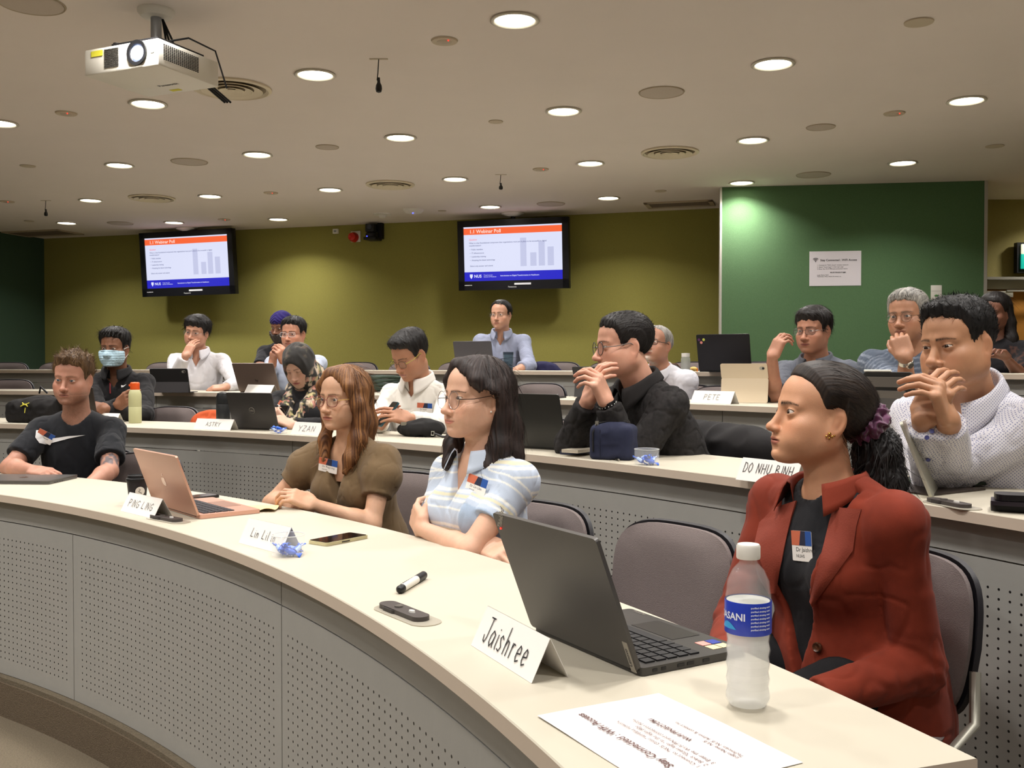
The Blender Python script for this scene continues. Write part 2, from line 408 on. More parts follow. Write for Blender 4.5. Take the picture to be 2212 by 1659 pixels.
def desk(i, a0, a1, seams, label):
    root = thing('curved_desk', label, 'desk', (0, 0, 0)); r = row_r(i); z = top_z(i)
    root.location = pol(r+.2, (a0+a1)/2, row_z(i)); off = -root.location
    M = Matrix.Translation(off); n = int((a1-a0)*r/.06)
    mb = MB(); V = []; prof = [(r, z-.029), (r, z-.002), (r+.002, z), (r+TD-.002, z), (r+TD, z-.002), (r+TD, z-.029)]
    for k in range(n+1):
        a = a0+(a1-a0)*k/n
        for rr, zz in prof: V.append(pol(rr, a, zz))
    P = len(prof); mb.use(edge_m).use(top_m)
    for j in range(P):
        j2 = (j+1) % P; mb.use(top_m if j in (1, 2, 3) else edge_m); o = len(mb.v)
        F = [(k*P+j, (k+1)*P+j, (k+1)*P+j2, k*P+j2) for k in range(n)]
        ids = sorted({q for f in F for q in f}); mp = {q: c for c, q in enumerate(ids)}
        mb.add([V[q] for q in ids], [tuple(mp[q] for q in f)[::-1] for f in F], M)
    mb.use(edge_m); mb.add(V[:P], [tuple(range(P))], M); mb.add(V[-P:], [tuple(range(P))[::-1]], M)
    mb.build('table_top', None, root)
    rp = r+OV; g = .0022/rp
    up = seams[0::2] if i == 1 else seams
    for name, ss, zt, zb in (('upper_panel', up, z-.029, z-.1130), ('perforated_panel', seams, z-.1172, row_z(i)+.002)):
        cuts = [a0+.004]+[c for c in ss if a0+.03 < c < a1-.03]+[a1-.004]
        for c0, c1 in zip(cuts[:-1], cuts[1:]):
            b0, b1 = c0+g, c1-g; ln = (b1-b0)*rp; mb = MB(); H = zt-zb
            if name == 'upper_panel':
                mb.use(PAN); ring(mb, rp, rp+.018, zb, zt, b0, b1, max(4, int(ln/.08)), M); mb.build(name, None, root); continue
            me = bpy.data.meshes.new(name); nu = max(6, int(ln/.06)); mg = .036
            us = [0, mg]+[mg+(ln-2*mg)*k/nu for k in range(1, nu)]+[ln-mg, ln]; nv_ = 21; vs = [0, .052, .052+nv_*.0235, H] if H > .56 else [0, .05, H-.05, H]
            V = []; UV = []; F = []; mi = []
            for v in vs:
                for u in us: V.append(tuple(M @ pol(rp, b0+u/rp, zb+v))); UV.append((u-mg, v-vs[1]))
            nu_ = len(us)
            for q in range(3):
                for k in range(nu_-1):
                    F.append((q*nu_+k, (q+1)*nu_+k, (q+1)*nu_+k+1, q*nu_+k+1)); mi.append(1 if q == 1 and 0 < k < nu_-2 else 0)
            nf = len(V); 
            for v in vs:
                for u in us: V.append(tuple(M @ pol(rp+.018, b0+u/rp, zb+v))); UV.append((0, 0))
            bd = [k for k in range(nu_)]+[q*nu_+nu_-1 for q in range(1, 4)]+[3*nu_+k for k in range(nu_-2, -1, -1)]+[q*nu_ for q in (2, 1)]
            for k in range(len(bd)): a_, b_ = bd[k], bd[(k+1) % len(bd)]; F.append((a_, b_, b_+nf, a_+nf)); mi.append(0)
            for q in range(3):
                for k in range(nu_-1): F.append((nf+q*nu_+k, nf+q*nu_+k+1, nf+(q+1)*nu_+k+1, nf+(q+1)*nu_+k)); mi.append(0)
            me.from_pydata(V, [], F); me.materials.append(PAN); me.materials.append(PERF); me.polygons.foreach_set('material_index', mi)
            ul = me.uv_layers.new(name='UVMap')
            lv = np.empty(len(me.loops), np.int32); me.loops.foreach_get('vertex_index', lv); ul.data.foreach_set('uv', np.array(UV, F4)[lv].ravel())
            me.update(); link(name, me, root)
    # legs under the far side of the worktop
    a = a0+.05; lm_ = MB().use(mat('desk_leg_grey', (120, 118, 114), .5)).box((0, 0, (TH-.03)/2), (.05, .05, TH-.03)).me('desk_leg')
    while a < a1: link('desk_leg', lm_, root, M @ pol(r+TD-.12, a, row_z(i))); a += 1.47/r
    return root
s1 = RAD(35.7); st1 = RAD(14.96)
desk(1, RAD(19.2), RAD(86), [s1+st1*k for k in range(-2, 5)], 'front curved desk with cream worktop and grey perforated panels')
def seam_of(px, i): return ang(PR(px, 1000, row_r(i)+OV))
for i, px, a0, a1, lb in ((2, 632, 3, 97, 'curved desk of the second row, behind the front row of chairs'), (3, 1560, 4, 97, 'curved desk of the third row, where the cream tablet and PETE card stand'),
                          (4, 1100, 10, 94, 'highest curved desk along the back, below the two screens')):
    sa = seam_of(px, i); da = 1.457/(row_r(i)+OV)
    desk(i, RAD(a0), RAD(a1), [sa+da*k for k in range(-6, 7)], lb)
# ------------------------------------------------------------------ ceiling lamps
lens_m = mat('lamp_lens', (255, 246, 226), .3, emit=14.0)
trim_m = mat('lamp_trim', (206, 200, 186), .35, .2)
lamp_me = MB(); lamp_me.use(trim_m).lathe([(.087, -.001), (.103, -.002), (.107, -.008), (.098, -.012), (.089, -.010), (.086, -.002)], 36, cap=False)
LTRIM = lamp_me.me('lamp_trim'); lm = MB(); lm.use(lens_m).lathe([(.0001, -.0035), (.05, -.0035), (.088, -.003)], 36, cap=False); 
lm.f = [f[::-1] for f in lm.f]; LLENS = lm.me('lamp_lens')
LP = [(0, 265), (320, 223), (681, 160), (1112, 42), (258, 356), (556, 333), (865, 296), (1217, 239), (1670, 137), (196, 432), (454, 423), (713, 409), (983, 386), (1275, 352), (1626, 302), (2088, 216),
      (144, 481), (376, 480), (601, 473), (1059, 446), (1314, 427), (1602, 394), (1950, 351)]
LN = ['cut off by the left edge of the picture', 'just under the projector', 'left of the hanging microphone near the middle', 'largest of all, at the top of the picture',
      'fifth from the left edge, under the pair of projector lamps', 'right of the round grey speaker plate', 'above the middle of the room, between two round vents', 'right of the small round cover plate',
      'bright and large, at the upper right', 'left of the small round vent', 'right of the small round vent', 'left of the middle round vent', 'right of the middle round vent',
      'left of the right-hand round vent', 'right of the right-hand round vent', 'furthest right of all', 'nearest the dark green wall', 'straight above the left screen', 'between the left screen and the red siren',
      'straight above the right screen', 'right of the right screen, above the olive wall', 'above the white corner trim of the green wall', 'above the green wall, beside the grey speaker plate']
LC = Vector((-5.172, -1.063))
def lamp(p, label, watts=LAMP_W):
    t = thing('ceiling_light', label, 'light', (p.x, p.y, CEIL), group='round recessed ceiling lights')
    link('trim_ring', LTRIM, t); link('lens', LLENS, t)
    l = bpy.data.lights.new('downlight', 'AREA'); l.shape = 'DISK'; l.size = .17; l.energy = watts; l.color = LAMP_COL; l.spread = RAD(132)
    lo = bpy.data.objects.new('bulb', l); COL.objects.link(lo); lo.parent = t; lo.location = (0, 0, -.016)
for (px, py), ln_ in zip(LP, LN): lamp(PZ(px, py, CEIL), 'round recessed ceiling light, '+ln_)
# unseen lamps added for light: the rings carried on over the front and right
k = 0
for r, angs in ((7.47, (36, 26)), (8.82, (34, 25)), (10.22, (32,)), (6.1, (76, 64, 52, 40, 28, 16, 3)), (4.75, (84, 69, 54, 39, 24)), (3.4, (92, 70, 48, 26)), (2.05, (80, 40, 0))):
    for a in angs:
        p = Vector((LC.x+r*math.cos(RAD(a)), LC.y+r*math.sin(RAD(a)), 0))
        if p.y > -3.3 and p.x < 5.1:
            k += 1; lamp(p, 'added round ceiling light, unseen, over the front of the room')
lamp(Vector((4.95, 8.55, 0)), 'round recessed ceiling light in the recess by the exit sign')
# ------------------------------------------------------------------ people: heads
def SKIN(): return vmat('skin', rough=.48, spec=.4, sss=.12, bump=.12, bscale=500)
def EYE(): return vmat('eye_surface', rough=.08, spec=.6)
def HAIRM(): return vmat('hair_strands', rough=.55, spec=.35)
HD = dict(w=1., jaw=1., chin=1., nose=1., nosew=1., lip=1., brow=1., eye=.0039, cheek=0., fem=0., ear=1., fat=0., mouth=0.)
def head_core(P, p):
    """cranium and face without ears, local axes: x right, y forward, z up, eyes at z 0"""
    x = np.abs(P[:, 0]); Pm = P.copy(); Pm[:, 0] = x; w = p['w']; fe = p['fem']; ft = p['fat']
    d = s_ell(Pm, (0, -.016, .036), (.0745*w, .096, .079))
    d = smin(d, s_ell(Pm, (0, .030, .040), (.060*w, .058, .058)), .03)                 # forehead
    j = p['jaw']*(1-.06*fe)
    d = smin(d, s_ell(Pm, (0, .030, -.042), (.0575*j+.004*ft, .060, .066)), .03)        # face
    d = smin(d, s_cap(Pm, (.050*j+.003*ft, -.010, -.052), (.020*j, .060, -.094), .018+.004*ft, .016), .028)  # jaw line
    d = smin(d, s_ell(Pm, (0, .0765, -.0960*p['chin']), (.021*j, .019, .0165)), .022)    # chin
    d = smin(d, s_ell(Pm, (.043*w, .053, -.028), (.021, .024, .017)), .022)             # cheekbone
    d = smin(d, s_ell(Pm, (.028, .062, -.060), (.022+.005*ft, .022+.002*ft, .022)), .025)       # cheek
    d = smin(d, s_cap(Pm, (.008, .0855, .017), (.042, .070, .017), .0080+.0012*(1-fe), .008), .020)    # brow ridge
    d = smin(d, s_ell(Pm, (.0415*j, .016, -.042), (.0205+.005*ft+.002*fe, .045, .043)), .032)         # side of the face
    # eye sockets
    d = smax(d, -s_ell(Pm, (.031, .0985, -.001), (.021, .0185, .0125)), .016)
    # nose
    n = p['nose']; nw = p['nosew']
    d = smin(d, s_cap(Pm, (0, .0865, .004), (0, .103+.004*n, -.034), .0072, .0098*nw), .014)
    d = smin(d, s_ell(Pm, (0, .1065+.004*n, -.0385), (.0125*nw, .0115, .0095)), .008)
    d = smin(d, s_ell(Pm, (.0125*nw, .0985, -.0415), (.0078*nw, .0100, .0072)), .006)
    d = smax(d, -s_ell(Pm, (.0068*nw, .1045, -.0475), (.0036, .0055, .0032)), .003)
    # mouth block
    d = smin(d, s_ell(Pm, (0, .076, -.066), (.028, .0195, .0165)), .016)
    z0 = -.0665-p['mouth']*x
    d = smin(d, s_ell(Pm, (.007, .0925, -.0622), (.0165, .0065, .0040*p['lip'])), .0045)
    d = smin(d, s_ell(Pm, (0, .0915, -.0712), (.0175, .0065, .0048*p['lip'])), .0045)
    d = smax(d, -s_ell(Pm, (0, .0985, -.0664), (.0255, .0080, .0011)), .0025)
    d = smax(d, -s_ell(Pm, (0, .098, -.0835), (.017, .006, .004)), .010)               # hollow under the lip
    # lids
    e = s_ell(Pm, (.0310, .0748, -.0005), (.0146, .0142, .0128))
    d = smin(d, e, .006)
    op = p['eye']
    xe = (Pm[:, 0]-.031)/.0138
    up = op*np.clip(1-xe*xe, 0, None)**.62+.0003; dn = -.55*op*np.clip(1-xe*xe, 0, None)**.7-.0003
    zz = Pm[:, 2]-(.0012*xe)
    slit = np.maximum(np.maximum(zz-up, dn-zz), .078-Pm[:, 1]); slit = np.maximum(slit, np.abs(xe)*.0138-.0138)
    d = smax(d, -slit, .0012)
    return d
def head_ears(P, p):
    Pm = P.copy(); Pm[:, 0] = np.abs(P[:, 0]); k = p['ear']; w = p['w']
    a = math.radians(24)
    R = np.array([[math.cos(a), -math.sin(a), 0], [math.sin(a), math.cos(a), 0], [0, 0, 1]], F4)
    b = math.radians(10); R2 = np.array([[1, 0, 0], [0, math.cos(b), -math.sin(b)], [0, math.sin(b), math.cos(b)]], F4); R = R @ R2
    c = np.array([.0722*w, -.014, -.010], F4)
    d = s_ell(Pm, c, (.0075, .0185*k, .031*k), R)
    d = smin(d, s_ell(Pm, c+np.array([-.002, .006, -.022*k], F4), (.0065, .010*k, .012*k), R), .006)
    d = smax(d, -s_ell(Pm, c+np.array([.0085, .004, .001], F4), (.0075, .0115*k, .0195*k), R), .005)
    d = smin(d, s_ell(Pm, c+np.array([.001, .002, .002], F4), (.004, .006*k, .016*k), R), .006)
    return d
def head_skin(P, p): return smin(head_core(P, p), head_ears(P, p), .010)
def eye_ball(nm, c, gaze, r=.0128, iris=(46, 28, 18)):
    g = Vector(gaze).normalized(); u = g.orthogonal().normalized(); v = g.cross(u)
    rings = [0, .10, .17, .171, .30, .46, .50, .53, .70, .95, 1.3, 1.7]; n = 20; V = []; Cc = []
    ic = np.array(lin(iris)); wc = np.array(lin((196, 184, 174)))
    for i, t in enumerate(rings):
        rr = r*(1+.06*max(0, 1-t/.5))
        for k in range(n):
            a = 2*math.pi*k/n; V.append(Vector(c)+rr*(g*math.cos(t)+(u*math.cos(a)+v*math.sin(a))*math.sin(t)))
            Cc.append(np.array([.004]*3) if t <= .171 and i < 3 else (ic*(1.2 if t < .4 else .7) if t < .48 else (ic*.4 if t < .51 else wc)))
    Q = [(i*n+k, i*n+(k+1) % n, (i+1)*n+(k+1) % n, (i+1)*n+k) for i in range(len(rings)-1) for k in range(n)]
    nm.add(np.array([tuple(q) for q in V]), np.array(Q)[:, ::-1], np.array(Cc), EYE())
def bl(x, a, b): return np.clip((x-a)/(b-a), 0, 1)
def face_cols(V, p, o):
    """the colours of the skin itself: lips, brows, stubble"""
    x = np.abs(V[:, 0]); y = V[:, 1]; z = V[:, 2]
    base = np.array(lin(o['skin'])); C = np.repeat(base[None], len(V), 0)
    n = vnoise(V, 60, 3)*.5+vnoise(V, 160, 4)*.5
    C *= (1+.05*n)[:, None]
    def mixc(w, c): 
        nonlocal C
        w = np.clip(w, 0, 1)[:, None]; C = C*(1-w)+np.array(c)*w
    red = base*np.array([1.02, .80, .74])
    mixc(.45*np.exp(-(((x-.042)/.022)**2+((z+.034)/.020)**2))*(y > .03), red)
    mixc(.40*np.exp(-((x/.014)**2+((z+.040)/.014)**2))*(y > .09), red)
    mixc(.35*np.exp(-((y+.015)/.03)**2)*(x > .074), red)
    lip = np.array(lin(o.get('lips', (168, 104, 92))))
    lw = np.where(z > -.0668, (z+.0668)/(.0062*p['lip']*(1+.0*x)), (-.0668-z)/(.0092*p['lip']))
    ex = 1-(x/.0255)**2
    mixc(.85*np.clip((np.clip(ex, 0, 1)**.6-lw)/.25, 0, 1)*(y > .072), lip)
    mixc(.75*np.exp(-((z+.0664)/.0009)**2)*(x < .025)*(y > .075), lip*.35)  # shade painted into the crease between the lips
    # brows
    br = np.array(lin(o.get('browc', o['hair']))); t = bl(x, .010, .052)
    bz = .0180+.0042*np.sin(t*2.5)-.0028*t; bh = .0042*(1-.65*t)*p['brow']
    mixc(o.get('brows', .9)*np.clip(1.35-np.abs(z-bz)/np.maximum(bh, 1e-4), 0, 1)*(x > .009)*(x < .053)*(y > .03)*(.85+.3*vnoise(V, 420, 8)), br)
    # lashes
    xe = (x-.031)/.0142; up = p['eye']*np.clip(1-xe*xe, 0, None)**.62+.0003+.0012*(V[:, 0]/V[:, 0])*xe*0
    mixc(o.get('lash', .8)*np.exp(-((z-.0012*xe-up-.0004)/.0013)**2)*(np.abs(xe) < 1.03)*(y > .078), np.array((.006, .005, .005)))
    mixc(.30*np.exp(-((z-.0012*xe+.7*p['eye']+.0006)/.0012)**2)*(np.abs(xe) < 1)*(y > .078), np.array((.02, .012, .01)))
    mixc(.6*np.exp(-((x-.0068)/.0028)**2-((z+.0480)/.0020)**2)*(y > .094), base*.15)  # nostrils painted dark, standing for the shade inside them
    b = o.get('beard', 0)
    if b:
        bc = np.array(lin(o.get('beardc', o['hair'])))
        m = bl(-z, .046, .060)*bl(x*.9+.0, -.01, .0)*(1-bl(z, -.046, -.04)); 
        lipz = np.clip((np.clip(ex, 0, 1)**.6-lw+.45)/.3, 0, 1)
        side = bl(y, .0, .03)*1.0+bl(-z, .05, .075)
        w = np.clip(m*np.clip(side, 0, 1), 0, 1)*(1-lipz)
        must = .7*np.exp(-((z+.0555)/.0042)**2)*(x < .027)*(y > .07)
        mode = o.get('beardmode', 'full')
        if mode == 'goatee': w = np.clip(must*1.2+np.exp(-(x/.020)**2)*bl(-z, .078, .085)*(1-bl(-z, .118, .13)), 0, 1)*(1-lipz)
        else: w = np.clip(w+must*.9*(1-lipz), 0, 1)
        mixc(b*w*np.clip(.75+.5*vnoise(V, 500, 5)+.2*vnoise(V, 120, 6), 0, 1)*(z < -.03), bc)
    if o.get('scalp', 0):        # short hair or stubble on the scalp itself
        pass
    return C
def hair_edge(y, style):
    t = dict(short=([-.12, -.075, -.05, -.030, -.020, -.004, .012, .024, .034, .044, .060, .080, .1, .12],
                    [-.065, -.060, -.048, -.020, .022, .026, .006, -.006, .010, .045, .066, .072, .074, .074]),
             recede=([-.12, -.075, -.05, -.030, -.020, -.004, .012, .022, .030, .040, .055, .075, .1],
                     [-.065, -.060, -.048, -.020, .022, .026, .006, .002, .030, .062, .082, .090, .090]),
             fringe=([-.12, -.075, -.05, -.030, -.020, -.004, .012, .024, .034, .044, .060, .080, .1, .12],
                     [-.065, -.060, -.048, -.020, .022, .026, .006, -.006, .006, .030, .045, .047, .050, .050]),
             pulled=([-.12, -.075, -.05, -.034, -.024, -.008, .006, .016, .026, .038, .050, .066, .080, .1],
                     [-.085, -.080, -.070, -.045, .018, .024, .018, .016, .030, .052, .068, .080, .086, .088]),
             long=([-.12, -.075, -.05, -.030, -.020, -.004, .010, .022, .034, .046, .060, .080, .1],
                   [-.085, -.085, -.080, -.050, .010, .020, -.002, .010, .030, .052, .064, .070, .072]))[style]
    return np.interp(y, t[0], t[1]).astype(F4)
def strands(nm, V, N, flow, n, L, wid, lift, cols, m, rng, R=.09, seg=4, keep=None, avoid=1):
    """thin ribbons combed along the surface, so that hair has strands and a loose outline"""
    ids = np.arange(len(V)) if keep is None else np.where(keep)[0]
    if len(ids) == 0: return
    i = ids[rng.integers(0, len(ids), n)]; p0 = V[i]+N[i]*.0005; nn = N[i]; t = flow[i]+rng.normal(0, .16, (n, 3)); t -= nn*(t*nn).sum(1)[:, None]
    t /= np.linalg.norm(t, axis=1)[:, None]+1e-9; s = np.cross(t, nn); ln = L*(.6+.8*rng.random(n)); lf = lift*(rng.random(n)**2)*2.2
    S = []; bend = rng.normal(0, .18, n)
    for k in range(seg+1):
        u = k/seg; d = ln*u
        c = p0+t*d[:, None]+nn*((lf*u)-(d*d)/(2*R))[:, None]+s*(bend*d*u)[:, None]
        w = wid*(1-.75*u); S.append(c-s*w/2); S.append(c+s*w/2)
    S = np.stack(S, 1)      # n, 2*(seg+1), 3
    if avoid:
        ax, ay, az = np.abs(S[:, :, 0]), S[:, :, 1], S[:, :, 2]
        bad = ((ay > .045) & (ax < .078) & (az < .066) & (az > -.13)) | ((ay > -.035) & (ay < .05) & (ax > .066) & (az < .012) & (az > -.13) & (avoid > 1)) | ((ay > -.03) & (az < -.07) & (ax < .06))
        ok = ~bad.any(1); S = S[ok]; i = i[ok]; n = len(S)
        if n == 0: return
    k = 2*(seg+1); base = np.arange(n)[:, None]*k; Q = []
    for q in range(seg): Q.append(np.concatenate([base+2*q, base+2*q+1, base+2*q+3, base+2*q+2], 1))
    cc = cols[i]*(.65+.8*rng.random(n))[:, None]
    nm.add(S.reshape(-1, 3), np.concatenate(Q), np.repeat(cc, k, 0), m)
# ------------------------------------------------------------------ people: bodies, hands, clothes
def V3(v): return Vector((v[0], v[1], v[2]))
def RM(x, y, z): return np.array([[x[0], y[0], z[0]], [x[1], y[1], z[1]], [x[2], y[2], z[2]]], F4)
FL = [((.030, .088, 0), (.040, .025, .021), .0088), ((.010, .092, .001), (.045, .028, .022), .0090),
      ((-.010, .089, 0), (.041, .027, .021), .0086), ((-.028, .082, -.002), (.032, .020, .018), .0078)]
def hand_sdf(W, fd, pn, side, curl, spread=.06, thumb=None, hs=1., tcurl=.7):
    """W wrist, fd finger direction, pn normal of the back of the hand, side +1 right / -1 left; curl = one or four (mcp, pip, dip)"""
    fd = V3(fd).normalized(); pn = V3(pn); pn = (pn-fd*pn.dot(fd)).normalized(); xs = fd.cross(pn)*(-side)
    # thumb on the inner side: for a right hand with fingers forward and back of the hand up the thumb points left
    def L(v): return V3(W)+(xs*v[0]+fd*v[1]+pn*v[2])*hs
    segs = []; R = RM(xs, fd, pn)
    if not isinstance(curl[0], (tuple, list)): curl = [curl]*4
    for i, (b, ln, r) in enumerate(FL):
        p = L(b); a = 0; sp = spread*(1.5-i)
        for j in range(3):
            a += curl[i][j]; d = (fd*math.cos(a)-pn*math.sin(a)); d = (d+xs*sp*math.cos(a)).normalized()
            q = p+d*ln[j]*hs; segs.append((A3(p), A3(q), r*hs*(1-.09*j), r*hs*(1-.09*(j+1)))); p = q
    t0 = L((.026, .018, -.004)); td = thumb or (.50, .80, -.35); d = (xs*td[0]+fd*td[1]+pn*td[2]).normalized()
    p = t0; th = []
    for j, (ln, r) in enumerate(((.046, .0125), (.034, .0105), (.026, .0095))):
        q = p+d*ln*hs; th.append((A3(p), A3(q), r*hs, r*hs*.9)); p = q
        d = (d*math.cos(tcurl*.6)+(-xs*.8-pn*.5+fd*.3).normalized()*math.sin(tcurl*.6)).normalized()
    pc = A3(L((0, .048, -.001))); heel = A3(L((0, .012, 0)))
    def fn(P):
        d_ = s_box(P, pc, (.041*hs, .046*hs, .0135*hs), .0125*hs, R)
        d_ = smin(d_, s_ell(P, heel, (.030*hs, .026*hs, .018*hs), R), .015)
        for k, s in enumerate(segs): d_ = smin(d_, s_cap(P, *s), .0075 if k % 3 == 0 else .0025)
        for k, s in enumerate(th): d_ = smin(d_, s_cap(P, *s), .014 if k == 0 else .004)
        return d_
    tips = [s[1] for s in segs]+[th[-1][1]]
    fn.tips = [(segs[3*i+2][0], segs[3*i+2][1]) for i in range(4)]+[th[-1][:2]]
    fn.pts = [s[0] for s in segs]+[s[1] for s in segs]+[s[1] for s in th]
    return fn
def bbox(pts, pad): a = np.array([A3(p) for p in pts]); return a.min(0)-pad, a.max(0)+pad
class Body: pass
def make_body(s):
    """joints in the room from the head's place and the posture"""
    b = Body(); H = PY(*s['head']); b.H = H
    va = math.atan2(H.x, H.y); ha = va+math.radians(s['a']); ba = va+math.radians(s.get('ba', s['a']*.8))
    k = s.get('hs', 1.0); b.k = k
    def fr(a): f = Vector((-math.sin(a), -math.cos(a), 0)); return f, Vector((0, 0, 1)).cross(f)      # forward, left
    hf, hl = fr(ha); pit = math.radians(s.get('pitch', 0)); rol = math.radians(s.get('roll', 0))
    f = hf*math.cos(pit)-Vector((0, 0, 1))*math.sin(pit); u = Vector((0, 0, 1))*math.cos(pit)+hf*math.sin(pit)
    l = hl*math.cos(rol)+u*math.sin(rol); u2 = u*math.cos(rol)-hl*math.sin(rol)
    b.HM = frame(H, -l*k, f*k, u2*k)                       # head matrix: x right, y forward, z up
    b.bf, b.bl = fr(ba); up = Vector((0, 0, 1)); b.ba = ba
    nb = s.get('nb', (-.05, 0, -.185)); b.N = H+b.bf*nb[0]*k+b.bl*nb[1]*k+up*nb[2]*k
    sw = s.get('sw', .175); sd = s.get('sd', .045); sf = s.get('sf', .0)
    b.SL = b.N+b.bl*sw-up*(sd+s.get('sdl', 0))+b.bf*(sf+s.get('sfl', 0)); b.SR = b.N-b.bl*sw-up*(sd+s.get('sdr', 0))+b.bf*(sf+s.get('sfr', 0))
    z = row_z(s['row'])+.56; le = s.get('lean', .02)
    hz = max(z, b.N.z-.56)
    b.hip = Vector((b.N.x, b.N.y, 0))-b.bf*le; b.hip.z = hz
    b.up = (b.N-b.hip).normalized(); b.rt = -(b.bl-b.up*b.bl.dot(b.up)).normalized(); b.fw = b.up.cross(b.rt)
    b.R = RM(b.rt, b.fw, b.up)
    for n_ in ('EL', 'WL', 'ER', 'WR'):
        setattr(b, n_, PY(*s[n_]) if n_ in s else None)
    # default arms hang to the lap
    for sd_, E, Wr, S, sg in (('L', 'EL', 'WL', b.SL, 1), ('R', 'ER', 'WR', b.SR, -1)):
        if getattr(b, E) is None: setattr(b, E, S-up*.27+b.bl*sg*.05+b.bf*.05)
        if getattr(b, Wr) is None: setattr(b, Wr, getattr(b, E)+b.bf*.22-b.bl*sg*.08-up*.02)
    def fix(S, E, Wr, lu, lf):                              # keep limb lengths human: bend the elbow back along its ray
        e = E.copy()
        for _ in range(12):
            d = e-S; e = S+d.normalized()*min(max(d.length, lu*.86), lu*1.12)
            d = e-Wr; e = Wr+d.normalized()*min(max(d.length, lf*.86), lf*1.12)
        return e
    if s.get('fix', True):
        b.EL = fix(b.SL, b.EL, b.WL, .29*k, .255*k); b.ER = fix(b.SR, b.ER, b.WR, .29*k, .255*k)
    return b
def torso_sdf(P, b, s, off=0., arms=True):
    k = b.k; fat = s.get('fat', 0); fem = s.get('fem', 0); h = b.hip; N = b.N; L = (N-h).length
    def at(t, f=0, x=0): return A3(h+b.up*(L*t)+b.fw*f+b.rt*x)
    d = s_ell(P, at(.62, .005), (.150*k+off-.012*fem, .100*k+off+.010*fat, .185*k+off), b.R)
    d = smin(d, s_ell(P, at(.30, .012+.02*fat), (.135*k+off+.025*fat-.012*fem, .098*k+off+.04*fat, .17*k+off), b.R), .07)
    d = smin(d, s_ell(P, at(.02, .0), (.165*k+off+.01*fat, .118*k+off, .115*k+off), b.R), .06)
    if fem:
        for sg in (-1, 1): d = smin(d, s_ell(P, at(.60, .082, sg*.070), (.060+off, .050+off, .056+off), b.R), .045)
    for S in (b.SL, b.SR):
        d = smin(d, s_cap(P, N-b.up*.012-b.fw*.01, S, .040*k+off*.8, .036*k+off*.7), .045)
        d = smin(d, s_cap(P, S, S+(h+b.up*L*.62-S)*.45, .040*k+off*.7, .046*k+off), .04)
    return d
def neck_prims(P, b, Hl):
    a, c, r0, r1 = Hl; return s_cap(P, a, c, r0, r1)
def arm_cols(V, s, tips, seed):
    base = np.array(lin(s['skin'])); C = np.repeat(base[None], len(V), 0)*(1+.06*vnoise(V, 50, seed)+.04*vnoise(V, 150, seed))[:, None]
    for a, t in tips:                                       # nails and rosier finger ends
        d = np.linalg.norm(V-np.array(t), axis=1); C = C*(1-.25*np.exp(-(d/.012)**2)[:, None]*np.array([0, .5, .5]))
    return C
def cloth_fold(V, N, amp, seed, sc=18, ax=None):
    Vw = V.copy(); Vw += .03*np.stack([vnoise(V, 9, seed+i) for i in range(3)], 1)
    n = vnoise(Vw*np.array([1, 1, .5]), sc*.6, seed+5); n2 = np.clip(.5-np.abs(vnoise(Vw*np.array([1, 1, .42]), sc*.8, seed+9)), -.5, .5)*1.6
    n3 = np.abs(vnoise(Vw*np.array([1, 1, .6]), sc*1.9, seed+12))
    return V+N*(amp*(.35*n+.75*n2-.8*np.clip(.22-n3, 0, 1)*3))[:, None]
